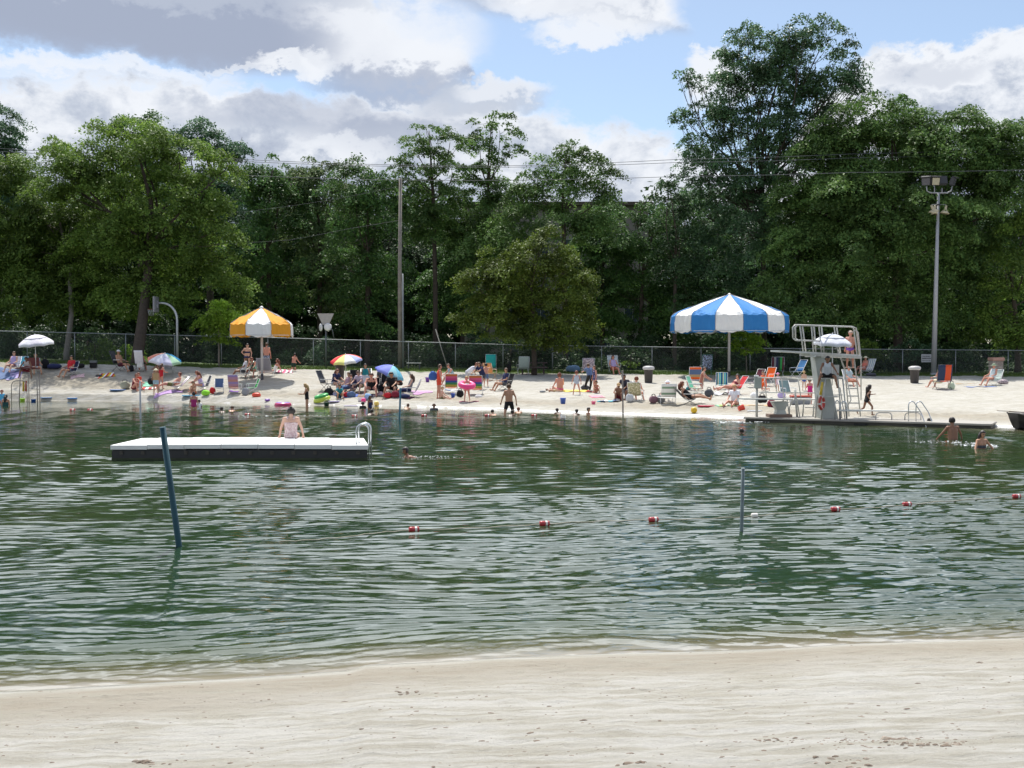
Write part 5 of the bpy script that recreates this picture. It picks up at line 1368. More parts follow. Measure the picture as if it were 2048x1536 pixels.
person('woman in a pink flowered swimsuit sitting on the raft, back to camera', wr, 'edge', 1.72, 183, [('onepiece', spotted('cloth_raft_flowers', C('9a5a66'), C('e8d8d4'), 60, .47)), ], ('bun', 'dark'), 0, dz=-.02, wide=1.12)

# ------------------------------------------------------------------ poles in the water
def wpole(label, base, top, r_, m, name='water_pole', sub=1.3):
    D = water_D(*base); b = wp(*base); tp = P(top[0], top[1], D - .15)
    d = (tp - b); below = b - d.normalized() * sub
    o = MB().tube([below, b, tp], [r_, r_, r_ * .97], n=14).build(name, m); return tag(o, label, 'pole')
wpole('thick blue-painted pole leaning left, rising from the near water', (358, 1092), (325, 854), .047, mat('paint_pole_blue', (.010, .055, .075), .7, var=.3, scale=3))
wpole('upright weathered grey pole in the near water at right', (1483, 1062), (1486, 936), .030, mat('paint_pole_grey', (.13, .17, .18), .6, var=.3, scale=5))
wpole('thin whitish pole standing in the far water at left', (281, 838), (280, 762), .04, mat('paint_pole_white', (.36, .38, .40), .5, var=.1))
wpole('thin teal-blue pole at the far waterline in front of the crowded group', (799, 840), (801, 776), .04, mat('paint_pole_teal', (.03, .13, .19), .5, var=.2))
wpole('thin grey-brown pole at the far waterline right of the pink towel', (1246, 832), (1245, 741), .035, mat('paint_pole_brown', (.20, .17, .15), .6, var=.2))

# ------------------------------------------------------------------ float lines
ROPE = mat('rope_yellowed', (.36, .34, .26), .8, var=.2)
RED = mat('float_red', (.38, .03, .035), .35, var=.1); WHT = mat('float_white', (.72, .68, .62), .4, var=.05)
near_fl = [(828, 1063), (1089, 1051), (1307, 1043), (1509, 1035), (1671, 1022), (1814, 1012), (2033, 996)]
def rope_line(label, pts, r_, wav=.02):
    P_ = [wp(*p) for p in pts]; out = []
    for i in range(len(P_) - 1):
        n_ = max(6, int((P_[i + 1] - P_[i]).length / .12))
        for j in range(n_):
            t = j / n_; q = P_[i].lerp(P_[i + 1], t); q.z = .026 + .008 * math.sin(i * 3 + t * 21); q.y += wav * math.sin(math.pi * t) * 8 * ((i % 2) - .5)
            out.append(q)
    out.append(P_[-1] + Vector((0, 0, .02)))
    return tag(MB().tube(out, r_, n=6).build('float_rope', ROPE), label, 'rope')
rope_line('long yellowed rope floating on the near water between the striped floats', [(560, 1086), (700, 1076)] + near_fl + [(2250, 985)], .009)
wh = ['first float from the left on the near rope, larger and closest', 'second float from the left on the near rope', 'float left of the upright grey pole, right of the middle', 'all-white float just right of the upright grey pole', 'second float right of the grey pole, with a white band', 'third float right of the upright grey pole on the near rope', 'rightmost float on the near rope, at the picture edge']
dirs = (wp(1307, 1043) - wp(828, 1063)).normalized()
def lane_float(label, px, py, L, r_, white=False, group='floats on the rope lines', yaw=None):
    t = thing('rope_float', label, 'float', wp(px, py) + Vector((0, 0, .035)), math.atan2(dirs.y, dirs.x) if yaw is None else yaw, group)
    M90 = Matrix.Rotation(R(90), 3, 'Y')
    pr_ = [(.2, -.5), (.8, -.47), (1, -.4), (1, .4), (.8, .47), (.2, .5)]
    if white: MB().lathe([(a * r_, z * L) for a, z in pr_], 18, M=M90).build('shell', WHT, t)
    else:
        MB().lathe([(a * r_, z * L) for a, z in [(.2, -.5), (.8, -.47), (1, -.4), (1, .06)]], 18, M=M90).build('shell', RED, t)
        MB().lathe([(r_, .06 * L), (r_ * 1.01, .07 * L), (r_ * 1.01, .26 * L), (r_, .27 * L)], 18, M=M90).build('band', WHT, t)
        MB().lathe([(a * r_, z * L) for a, z in [(1, .27), (1, .40), (.8, .47), (.2, .5)]], 18, M=M90).build('end_shell', RED, t)
    return t
for i, (x, y) in enumerate(near_fl): lane_float('red and white ' + wh[i] if i != 3 else wh[i], x, y, .18 if i != 3 else .12, .046, white=(i == 3))
far_a = [(95, 824), (145, 823), (180, 823), (300, 826)]
rope_line('far rope line near the left shore with two tan floats', far_a, .012)
for x, l_ in ((145, 'left'), (180, 'right')): lane_float('tan-orange %s float of the pair in front of the left lifeguard stand' % l_, x, 822, .26, .08, yaw=0)
far_b = [(430, 831), (495, 832), (620, 834), (712, 835), (850, 836), (975, 836), (1055, 835), (1110, 835)]
rope_line('far rope line crossing the middle of the lake below the bathers', far_b, .012)
for (x, y), l_ in zip([(495, 831), (709, 834), (848, 833), (975, 833), (1068, 833)], ['behind the raft, left of its sitting woman', 'far off below the wading girl in navy', 'far off just right of the thin teal pole', 'left of the heads by the man in black shorts', 'far off right of the man in black shorts']):
    lane_float('small red and white float ' + l_, x, y, .26, .07, yaw=.05)

# foam: broken white water by the woman and behind the swimmer
def foam(label, px, py, rx, ry, n_, sz, seed):
    c = wp(px, py); r_ = random.Random(seed); s = c.y / F; mb = MB()
    for _ in range(n_):
        a = r_.random() * 6.28; k = r_.random() ** .6
        x = math.cos(a) * rx * s * k; y = math.sin(a) * ry * s * k * 12; q = sz * r_.uniform(.3, 1)
        z = abs(r_.gauss(0, .02)) * (1 - k)
        mb.ell((x, y, .012 + z), (q * 1.8, q, q * .35), n=6)
    o = mb.build('foam', mat('water_white', (.85, .87, .88), .4, var=0)); o.location = c; return tag(o, label, 'foam', kind='stuff')
foam('white splash around the wading woman at right', 1950, 890, 38, 6, 120, .026, 4)
foam('thin trail of foam around the swimmer right of the raft', 858, 915, 70, 2.2, 70, .014, 5)
foam('white flecks painted as glints on the rope line behind the raft', 560, 833, 130, 3, 40, .03, 6)  # white flecks in place of sun glints on the water
foam('white flecks painted as glints at the foot of the dock', 1480, 845, 60, 2, 50, .04, 7)  # more white flecks standing for glints, not broken water
foam('light ripples behind the man standing waist-deep', 1880, 884, 60, 3, 30, .022, 8)

# thin bright strip where the lake meets the far sand
def lip():
    mb = MB(); r_ = random.Random(77); us_ = np.linspace(-.62, .62, 1500); vs = []; fs = []
    for k, u in enumerate(us_):
        D = float(Ds_f(u)) + .05 + .10 * float(vnoise(np.array([u * 260]), np.array([3.0]), 61)[0]); w_ = .05 + .05 * (float(vnoise(np.array([u * 400]), np.array([9.0]), 62)[0]) + .5)
        vs += [(u * D, D, .012), (u * (D + w_), D + w_, .034), (u * (D + 2 * w_), D + 2 * w_, .02 + 2 * w_ * .25)]
        if k:
            o = 3 * k; fs += [(o - 3, o, o + 1, o - 2), (o - 2, o + 1, o + 2, o - 1)]
    o = mb.add(vs, fs, 0, True).build('shore_strip', mat('water_white', (.85, .87, .88), .4, var=0)); tag(o, 'thin white line along the far waterline', 'foam', kind='stuff')
lip()

# ------------------------------------------------------------------ dock, boards, towers
a0 = wp(1486, 843); a1 = wp(1984, 858)
dirx = (a1 - a0); Ld = dirx.length; yaw = math.atan2(dirx.y, dirx.x)
dock = thing('dock', 'low grey concrete dock along the right shore', 'dock', a0, yaw)
conc = mat('concrete', (.33, .31, .28), .85, var=.12, scale=2, bump=.3); concd = mat('concrete_wet', (.09, .085, .07), .7, var=.3, scale=2)
MB().box((Ld / 2, .95, .15), (Ld, 1.9, .075), bev=.02).build('slab', conc, dock)
MB().box((Ld / 2, 1.0, -.25), (Ld - .1, 1.7, .72), bev=.02).build('base_wall', concd, dock)
for i in range(5): MB().box((.6 + i * Ld / 4.6, .0, -.02), (.5, .16, .14), bev=.02).build('fender', mat('rubber_black', (.02, .02, .02), .8), dock)
DZ = .188
def dk_at(px, back=.6, z=0.0):
    """point on the dock top seen at picture column px"""
    u = U(px); n_ = Vector((-dirx.y, dirx.x, 0)).normalized(); o = a0 + n_ * back; d = dirx.normalized()
    t = (u * o.y - o.x) / (d.x - u * d.y); q = o + d * t; q.z = DZ + z; return q
def at_py(px, py, D): return P(px, py, D)
PCON = mat('pier_concrete', (.42, .44, .41), .8, var=.22, scale=2, bump=.3); RAIL = mat('rail_white', (.46, .46, .43), .5, metal=.2, var=.22, scale=9)
ORG = mat('rail_rust', (.45, .14, .06), .6)
# high board
hb = dk_at(1650, .9); D = hb.y
ht = thing('diving_tower', 'tall diving tower: concrete pier, long high board, tubular side rails and rear ladder', 'diving board', hb)
def q(px, py, dy=0.0): return P(px, py, D + dy) - hb
pier = MB()
lv = [(838, 1637, 1670), (800, 1636, 1663), (760, 1631, 1656), (722, 1626, 1647), (708, 1624, 1644)]
vs = []
for py, xa_, xb_ in lv:
    a_, b_ = q(xa_, py), q(xb_, py); z = a_.z if py != 838 else -.02
    dpt = .34 + .18 * (py - 708) / 130
    vs += [(a_.x, -dpt, z), (b_.x, -dpt, z), (b_.x, dpt, z), (a_.x, dpt, z)]
fs = [(3, 2, 1, 0), (16, 17, 18, 19)]
for i in range(4):
    for k in range(4): fs.append((i * 4 + k, i * 4 + (k + 1) % 4, i * 4 + 4 + (k + 1) % 4, i * 4 + 4 + k))
pier.add(vs, fs).build('pier', PCON, ht)
A_, B_ = q(1550, 702, -1.6), q(1712, 711, 1.0)
def plank(mb, a, b, w_, th):
    d = (b - a).normalized(); sd_ = d.cross(Vector((0, 0, 1))).normalized() * w_ / 2; up_ = sd_.cross(d).normalized() * th / 2
    if up_.z < 0: up_ = -up_
    v = [a - sd_ - up_, a + sd_ - up_, b + sd_ - up_, b - sd_ - up_, a - sd_ + up_, a + sd_ + up_, b + sd_ + up_, b - sd_ + up_]
    return mb.add(v, [(0, 3, 2, 1), (4, 5, 6, 7), (0, 1, 5, 4), (1, 2, 6, 5), (2, 3, 7, 6), (3, 0, 4, 7)])
plank(MB(), A_, B_, .5, .07).build('board', mat('board_white', (.62, .62, .58), .6, var=.06), ht)
plank(MB(), A_.lerp(B_, .36) - Vector((0, 0, .08)), B_ - Vector((0, 0, .08)), .62, .10).build('deck_beam', RAIL, ht)
for f_ in (.42, .58): MB().box(A_.lerp(B_, f_) - Vector((0, 0, .13)), (.30, .6, .07), bev=.01).build('fulcrum', mat('bracket_white', (.8, .8, .8), .4), ht)
for side, oy in (('near', -.33), ('far', .33)):
    f = MB(); k = 0 if side == 'near' else 1
    dx = 0 if k == 0 else 5
    def r(px, py): 
        t = (px - 1550) / 162; v = q(px + dx, py, -1.6 + 2.6 * t + oy); return v
    top = [r(1586, 676), r(1585.5, 655), r(1590, 650), r(1640, 651.5), r(1700, 653.5), r(1707, 656), r(1712, 690), r(1714, 712)]
    f.tube(top, .032, n=8)
    f.tube([r(1586, 676), r(1591, 680.5), r(1640, 682)], .028, n=8)
    for a_, b_ in ((1600, 1607), (1623, 1627), (1638, 1643), (1668, 1676)):
        f.tube([r(a_, 651), r(b_, 706)], .028, n=8)
    f.build('side_rail', RAIL, ht)
# rear ladder
l1 = [(1676, 700, .9), (1690, 740, 1.0), (1698, 838, 1.1)]; l2 = [(1706, 700, .9), (1711, 740, 1.0), (1721, 838, 1.1)]
for L in (l1, l2):
    MB().tube([q(*p) if p[1] != 838 else Vector((q(*p).x, p[2], 0)) for p in L], .030, n=8).build('ladder_rail', RAIL, ht)
MB().tube([q(1694, 760, .9), q(1702, 800, .8), Vector((q(1699, 838).x, .7, .25))], .025, n=8).tube([q(1708, 660, 1.0), q(1716, 664, 1.1), q(1722, 720, 1.2), q(1722, 800, 1.2)], .025, n=8).build('hand_rail', RAIL, ht)
for py in (720, 735, 763, 777, 792, 806, 822):
    t = (py - 700) / 138; xa_ = np.interp(py, [700, 740, 838], [1676, 1690, 1698]); xb_ = np.interp(py, [700, 740, 838], [1706, 1711, 1721])
    MB().box((q(xa_, py, 1).lerp(q(xb_, py, 1), .5)), ((xb_ - xa_) * D / F, .12, .05)).build('rung', ORG if py == 763 else RAIL, ht)
person('person in a purple swimsuit climbing the rear ladder of the diving tower', hb + q(1700, 736, .85), 'stand', 1.6, 150, [('briefs', 'purple')], ('cap', 'c8b0a0'), 3)
# lifeguard chair in front of the pier
lg = dk_at(1664, .28); D = lg.y
lc = thing('lifeguard_chair', 'white lifeguard chair with a side ladder in front of the concrete pier', 'lifeguard chair', lg)
def q2(px, py, dy=0.0): return P(px, py, D + dy) - lg
sz_ = q2(1660, 757).z
for px0, px1, dy in ((1641, 1650, -.1), (1692, 1684, -.1), (1640, 1648, .75), (1694, 1686, .75)):
    MB().tube([(q2(px0, 838).x, dy, 0), (q2(px1, 757).x, dy, sz_)], .03, n=8).build('leg', RAIL, lc)
MB().box((q2(1664, 757).x, .3, sz_), (.85, .75, .05), bev=.01).build('seat', RAIL, lc)
MB().box((q2(1668, 745).x, .68, sz_ + .3), (.8, .05, .5), bev=.01).build('backrest', RAIL, lc)
MB().box((q2(1656, 797).x, -.15, q2(1656, 793).z), (.7, .35, .04), bev=.01).build('footrest', RAIL, lc)
MB().tube([q2(1675, 775, .3), q2(1680, 775, .3), q2(1690, 838, .3) * 1.0], .022).tube([q2(1658, 775, .9), q2(1672, 838, .9)], .022).build('ladder_rail', RAIL, lc)
for py in (790, 806, 822): MB().tube([q2(1668, py, .3), q2(1686 + (py - 790) * .15, py, .3)], .02).build('rung', RAIL, lc)
person('dark-haired lifeguard in a red and white vest slumped on the chair before the pier', lg + Vector((q2(1655, 757).x, .12, sz_ + .02)), 'highseat', 1.78, -8, [('tank', 'c8ccd4'), ('trunks', 'black')], ('short', 'dark'), 2)
ub = lg + Vector((q2(1672, 757).x, .55, sz_))
beach_umbrella('white umbrella with a grey vent shading the lifeguard at the pier', None, None, Vector((ub.x, ub.y, P(1673, 669, ub.y).z)), ['e4e6ee', 'e4e6ee'], R_=39.5 * ub.y / F, tilt=(2, 6), n=8, drop=.36, vent=True, polebase=ub)
# life ring and rescue tube
rg = thing('life_ring', 'red and white life ring hanging on the pier front', 'life ring', lg + q2(1643, 806, -.3)); rg.rotation_euler = (R(90), 0, R(52))
MB().torus((0, 0, 0), .23, .062, mif=lambda i, j: 1 if (i % 7) in (0,) else 0).build('ring', [mat('ring_red', (.42, .04, .03), .5), mat('ring_white', (.7, .7, .68), .5)], rg)
MB().torus((0, 0, 0), .30, .009, n=24, k=5).build('grab_rope', ROPE, rg)
o = MB().tube([lg + q2(1645, 764, -.32), lg + q2(1641, 790, -.34)], [.045, .055], n=10).build('rescue_tube', mat('tube_yellow', (.6, .42, .04), .5)); tag(o, 'yellow rescue tube hanging above the red and white life ring', 'rescue tube')
# low board with pedestal
lb = dk_at(1557, .7); D = lb.y
lo = thing('low_diving_board', 'low diving board on a flared concrete pedestal with tall pipe rails', 'diving board', lb)
def q3(px, py, dy=0.0): return P(px, py, D + dy) - lb
pz = q3(1557, 802).z
vs = []
for z, xa_, xb_, dp in ((0.1, 1549, 1571, .3), (pz * .45, 1552, 1568, .24), (pz - .02, 1543, 1574, .34)):
    vs += [(q3(xa_, 800).x, -dp, z), (q3(xb_, 800).x, -dp, z), (q3(xb_, 800).x, dp, z), (q3(xa_, 800).x, dp, z)]
fs = [(3, 2, 1, 0), (8, 9, 10, 11)]
for i in range(2):
    for k in range(4): fs.append((i * 4 + k, i * 4 + (k + 1) % 4, i * 4 + 4 + (k + 1) % 4, i * 4 + 4 + k))
MB().add(vs, fs).build('pedestal', PCON, lo)
MB().box((q3(1558, 800).x, 0, .06), (.95, .8, .14), bev=.02).build('footing', mat('footing_brown', (.20, .14, .11), .8), lo)
plank(MB(), q3(1481, 797.5, -1.0), q3(1638, 799, 1.0), .45, .06).build('board', mat('board_white', (.62, .62, .58), .6, var=.06), lo)
f = MB()
f.tube([q3(1516, 755, -.4), q3(1575, 757, .0), q3(1640, 760, .5)], .028).tube([q3(1519, 784.5, -.4), q3(1640, 786, .5)], .024)
for xa_, xb_, pt_ in ((1547, 1554, 784), (1563, 1568, 797), (1529, 1533, 797), (1596, 1602, 797)): f.tube([q3(xa_, 757, .0), q3(xb_, pt_, .0)], .022)
f.build('side_rail', RAIL, lo)
f = MB()
for xa_ in (1566, 1586):
    f.tube([(q3(xa_ - 7, 836).x, 0, 0), q3(xa_ - 7, 815), q3(xa_ - 4, 806), q3(xa_ + 4, 797), q3(xa_ + 8, 799), q3(xa_ + 9, 806), (q3(xa_ + 10, 836).x, -.3, 0)], .024, n=8)
f.build('step_rail', RAIL, lo)
MB().tube([(q3(1592, 836).x, -.2, 0), q3(1590, 779, -.2)], .045).build('post', RAIL, lo)
for xa_ in (1610, 1631): MB().tube([(q3(xa_, 836).x, .4, 0), q3(xa_ - 2, 800, .4)], .03).build('leg', RAIL, lo)
MB().tube([q3(1610, 815, .4), q3(1631, 815, .4)], .02).build('brace', RAIL, lo)
# box on a post
bx = dk_at(1514, .5); D = bx.y
bt = thing('phone_box_post', 'grey post carrying a narrow grey-green cabinet at the start of the dock', 'cabinet', bx)
MB().tube([(0, 0, -.05), (0, 0, P(1514, 775, D).z - bx.z)], .055).build('post', RAIL, bt)
zc0 = P(1515, 765, D).z - bx.z
MB().box((.04, 0, zc0), (.28, .24, .50), bev=.02).build('cabinet', mat('cabinet_grey', (.28, .32, .30), .5, var=.1), bt)
MB().box((-.03, -.02, zc0 + .28), (.16, .22, .06), bev=.01).build('lid', mat('bracket_white', (.8, .8, .8), .4), bt)
# low springboard / bench on hoops
D = dk_at(1755, .9).y; sb = dk_at(1755, .9)
bb = thing('low_board_on_hoops', 'long narrow board lying low over two tubular hoops on the dock', 'diving board', sb)
def q4(px, py, dy=0.0): return P(px, py, D + dy) - sb
plank(MB(), q4(1676, 820.5, .1), q4(1838, 822, -.1), .42, .05).build('board', mat('board_white', (.62, .62, .58), .6, var=.06), bb)
for xa_, xb_ in ((1750, 1782), (1808, 1840)):
    xa, xb = q4(xa_, 840).x, q4(xb_, 840).x; zt_ = q4(1760, 825).z
    MB().tube([(xa, -.1, -.02), (xa, -.1, zt_ - .12), (xa + .05, -.1, zt_ - .03), (xa + .14, -.1, zt_), (xb - .14, -.1, zt_), (xb - .05, -.1, zt_ - .03), (xb, -.1, zt_ - .12), (xb, -.1, -.02)], .022, n=8).build('hoop', ALU, bb)
# loop rails
def loops(label, px0s, ytop, dpx, back, ends, name='ladder_handrail', slope=True):
    c = dk_at(px0s[0], back); D = c.y; t = thing(name, label, 'handrail', c)
    f_ = lambda px, py: P(px, py, D) - c
    for x in px0s:
        pts = [Vector((f_(x, 840).x, 0, -.05)), f_(x, ytop + 12)] + [f_(x + dpx * .5 - dpx * .5 * math.cos(a), ytop + 8 - 8 * math.sin(a)) for a in [i * math.pi / 8 for i in range(1, 8)]]
        if slope: pts += [f_(x + dpx * 1.7, ytop + 20), f_(x + dpx * 1.9, ytop + 26), Vector((f_(x + dpx * 1.95, 840).x, -.5, -.25))]
        else: pts += [f_(x + dpx, ytop + 12), Vector((f_(x + dpx, 840).x, 0, -.05))]
        MB().tube(pts, .022, n=8).build('rail', mat('stainless', (.6, .62, .64), .25, metal=.9), t)
    return t
loops('pair of bright looped ladder rails at the right end of the dock', (1817, 1832), 803, 14, .25, None)
loops('small upright pipe loop right of the concrete pier', (1670,), 801, 9, .12, None, slope=False)
loops('slanting pipe rail between the pier loop and the tower ladder', (1681,), 803, 13, .2, None, slope=False)

# ------------------------------------------------------------------ left lifeguard stand
b = bp(54, 803); b.z = 0; D = b.y
ls = thing('lifeguard_stand', 'tall spindly lifeguard stand in the shallows at the left', 'lifeguard chair', b)
def q5(px, py, dy=0.0): return P(px, py, D + dy) - b
RST = mat('stand_red', (.16, .035, .035), .6); STL = mat('stand_steel', (.30, .27, .25), .5, metal=.3)
ztop = q5(54, 736).z
for x0, x1, dy in ((41, 44, -.2), (78, 76, -.2), (48, 47, .7), (70, 69, .7)):
    MB().tube([(q5(x0, 803).x, dy, -.25), (q5(x1, 737).x, dy, ztop)], .028).build('leg', STL, ls)
MB().box((q5(56, 737).x, .2, ztop - .03), (.95, .8, .06), bev=.01).build('seat', RST, ls)
for sx in (30, 78): MB().tube([q5(54, 733, -.25), q5(sx, 737.5, -.25)], .035).build('arm_bar', RST, ls)
MB().box((q5(56, 722).x, .6, ztop + .35), (.8, .04, .5), bev=.01).build('backrest', RST, ls)
xa, xb = q5(32, 800).x, q5(63, 800).x; zt_ = q5(40, 761).z
MB().tube([(xa, -.6, -.2), (xa, -.6, zt_ - .25), (xa + .1, -.6, zt_ - .06), (xa + .25, -.6, zt_), (xb - .25, -.6, zt_), (xb - .1, -.6, zt_ - .06), (xb, -.6, zt_ - .25), (xb, -.6, -.2)], .024).build('front_hoop', STL, ls)
for py in (778, 790): MB().tube([q5(63, py, -.2), q5(78, py, -.2)], .02).build('rung', STL, ls)
up0 = b + Vector((q5(64, 737).x, .55, ztop))
beach_umbrella('big white umbrella over the lifeguard stand at the left', None, None, Vector((up0.x - .03, up0.y, P(62, 670, up0.y).z)), ['ece8f0', 'f0f0f4'], R_=35 * up0.y / F, tilt=(-4, 8), n=8, drop=.52, vent=True, polebase=up0)
for px_, c_, l_ in ((47, (.6, .42, .04), 'yellow'), (52, (.5, .10, .04), 'orange')):
    o = MB().tube([b + q5(px_, 762, -.25), b + q5(px_, 783, -.27)], [.05, .06], n=10).build('rescue_tube', mat('tube_' + l_, c_, .5)); tag(o, l_ + ' rescue tube hanging from the left lifeguard stand', 'rescue tube')
bucket('lime green bucket at the foot of the left lifeguard stand', (45, 802), 'a8e040', .28, .15)
bucket('deep blue bucket at the right leg of the left lifeguard stand', (67, 803), '1f5aa0', .32, .14)
kickboard('thin white kickboard at the waterline near the left lifeguard stand', (93, 797), .7, .36, 'white', '5a9ad8', 2)
kickboard('white and bright blue kickboard at the waterline left of the thin whitish pole', (145, 798), .6, .38, 'white', '2f8fe0', 2)

# ------------------------------------------------------------------ rowing boat
b = wp(2072, 858); b.z = 0; bo = thing('rowing_boat', 'black rowing boat beached at the right edge with an oar over its bow', 'boat', b, R(12))
st = [(-1.0, .34, .62), (-.82, .5, .56), (-.4, .64, .52), (.3, .70, .50), (1.2, .68, .50), (2.0, .6, .54)]
vs = []; 
prof = [(-1, 1), (-.94, .55), (-.7, .12), (0, -.05), (.7, .12), (.94, .55), (1, 1)]
for x, hw, hh in st:
    for p, z in prof: vs.append((x + (.16 * (1 - z) if x < -.7 else 0), p * hw * (.78 + .22 * z), z * hh))
fs = [(i * 7 + k, i * 7 + k + 1, (i + 1) * 7 + k + 1, (i + 1) * 7 + k) for i in range(5) for k in range(6)] + [(0, 1, 2, 3, 4, 5, 6), tuple(35 + k for k in range(7))[::-1]]
h_ = MB().add(vs, fs).build('hull', mat('boat_black', (.02, .02, .022), .4, var=.2), bo); h_.modifiers.new('s', 'SOLIDIFY').thickness = .03
for sy in (-1, 1): MB().tube([(x, sy * hw, hh) for x, hw, hh in st], .028, n=6).build('gunwale', mat('boat_trim', (.12, .11, .10), .5), bo)
MB().box((-.1, 0, .42), (.3, 1.2, .04), bev=.01).build('thwart', mat('boat_bench', (.5, .52, .5), .5), bo)
MB().box((-.72, 0, .60), (.5, .72, .04), bev=.01).build('bow_deck', mat('boat_trim', (.12, .11, .10), .5), bo)
t = thing('oar', 'pale oar sticking out left over the bow of the rowing boat', 'oar', b + Vector((-1.0, .3, .66)), R(6)); t.rotation_euler = (0, R(4), R(6))
MB().tube([(.1, 0, 0), (1.3, 0, 0)], .022).build('shaft', mat('oar_wood', (.22, .17, .13), .6), t)
MB().box((-.12, 0, 0), (.5, .13, .02), bev=.006).build('blade', mat('oar_wood', (.22, .17, .13), .6), t)

# ------------------------------------------------------------------ litter on the near sand: twigs, bark and clods
rl = np.random.RandomState(8)
def debris():
    mb = MB(); r_ = random.Random(12)
    def clod(x, y, q_, st=1.0, yaw=0.0, zs=.5):
        z = float(near_z(np.array([[x]]), np.array([[y]]))[0, 0])
        n_ = 6; vs = []
        ph = r_.random() * 6
        for j, (rr_, zz) in enumerate(((1.0, 0), (.8, .55), (.35, .95))):
            for k in range(n_):
                a = 2 * math.pi * k / n_ + ph; w_ = rr_ * r_.uniform(.7, 1.2)
                lx, ly = math.cos(a) * q_ * st * w_, math.sin(a) * q_ * w_
                vs.append((x + lx * math.cos(yaw) - ly * math.sin(yaw), y + lx * math.sin(yaw) + ly * math.cos(yaw), z - .002 + zz * q_ * zs))
        fs = [(j * n_ + k, j * n_ + (k + 1) % n_, (j + 1) * n_ + (k + 1) % n_, (j + 1) * n_ + k) for j in range(2) for k in range(n_)] + [tuple(range(12, 18))]
        mb.add(vs, fs, r_.choice([0, 0, 1]))
    for _ in range(5000):
        y = r_.uniform(3.5, 12.0) if r_.random() < .6 else r_.uniform(6, 9); x = r_.uniform(-.52, .52) * y
        dn = float(Dn_f(x / y)) - y
        if dn < .12: continue
        q_ = .0025 + .012 * r_.random() ** 10
        clod(x, y, q_, 1 + 1.8 * r_.random() ** 2, r_.gauss(0, .35))
    # heaps seen in the picture: (px, py, spread, count, size)
    for px, py, sp_, cnt, sz in [(1808, 1482, .26, 110, .009), (1800, 1481, .05, 8, .024), (1690, 1478, .18, 40, .007), (1860, 1489, .12, 30, .014), (1540, 1480, .10, 22, .010), (300, 1528, .10, 16, .013), (283, 1524, .02, 4, .02),
                                (1680, 1518, .08, 14, .012), (1270, 1526, .03, 4, .018), (1320, 1529, .1, 14, .012), (1690, 1535, .1, 12, .014), (403, 1375, .04, 8, .012), (815, 1388, .05, 8, .012), (1960, 1325, .06, 8, .010), (1240, 1315, .06, 6, .008), (1195, 1498, .1, 12, .008)]:
        u_, w_ = ray(px, py); Dd = 8.0
        for _i in range(30):
            Dd = (float(near_z(np.array([[u_ * Dd]]), np.array([[Dd]]))[0, 0]) - H) / w_
        for _k in range(cnt): clod(u_ * Dd + r_.gauss(0, sp_), Dd + r_.gauss(0, sp_ * .35), sz * r_.uniform(.4, 1.2), 1 + r_.random(), r_.gauss(0, .3), .7)
    o = mb.build('beach_litter', [mat('litter_bark', (.19, .15, .115), .95, var=.3), mat('litter_clod', (.27, .23, .185), .95, var=.2)])
    tag(o, 'scattered twigs, bark chips and sand clods over the near beach', 'litter', kind='stuff')
    for i in range(26):
        pass
debris()
# ------------------------------------------------------------------ trees
def leaf_mat(name, c1, c2, transl=0.38, rough=0.5):
    c1 = (c1[0] * 1.15, c1[1] * 1.28, c1[2] * 1.4); c2 = (c2[0] * 1.15, c2[1] * 1.28, c2[2] * 1.4)
    if name in _m: return _m[name]
    m = bpy.data.materials.new(name); m.use_nodes = True
    nt = m.node_tree; n = nt.nodes; l = nt.links; b = n['Principled BSDF']
    g = n.new('ShaderNodeNewGeometry'); r = n.new('ShaderNodeValToRGB')
    r.color_ramp.elements[0].color = tuple(c1) + (1,); r.color_ramp.elements[1].color = tuple(c2) + (1,)
    l.new(g.outputs['Random Per Island'], r.inputs[0])
    no = n.new('ShaderNodeTexNoise'); no.inputs['Scale'].default_value = 0.45; no.inputs['Detail'].default_value = 3
    l.new(g.outputs['Position'], no.inputs['Vector'])
    mr = n.new('ShaderNodeMapRange'); mr.inputs['To Min'].default_value = 0.55; mr.inputs['To Max'].default_value = 1.5; mr.inputs['From Min'].default_value = 0.3; mr.inputs['From Max'].default_value = 0.7
    l.new(no.outputs['Fac'], mr.inputs['Value'])
    mx = n.new('ShaderNodeMix'); mx.data_type = 'RGBA'; mx.blend_type = 'MULTIPLY'; mx.inputs['Factor'].default_value = 1
    l.new(r.outputs['Color'], mx.inputs['A'])
    cb = n.new('ShaderNodeCombineColor')
    for i in range(3): l.new(mr.outputs['Result'], cb.inputs[i])
    l.new(cb.outputs[0], mx.inputs['B'])
    l.new(mx.outputs['Result'], b.inputs['Base Color'])
    b.inputs['Roughness'].default_value = rough; b.inputs['Specular IOR Level'].default_value = 0.22
    tr = n.new('ShaderNodeBsdfTranslucent'); l.new(mx.outputs['Result'], tr.inputs['Color'])
    ms = n.new('ShaderNodeMixShader'); ms.inputs['Fac'].default_value = transl
    l.new(b.outputs['BSDF'], ms.inputs[1]); l.new(tr.outputs['BSDF'], ms.inputs[2]); l.new(ms.outputs[0], n['Material Output'].inputs['Surface'])
    _m[name] = m; return m
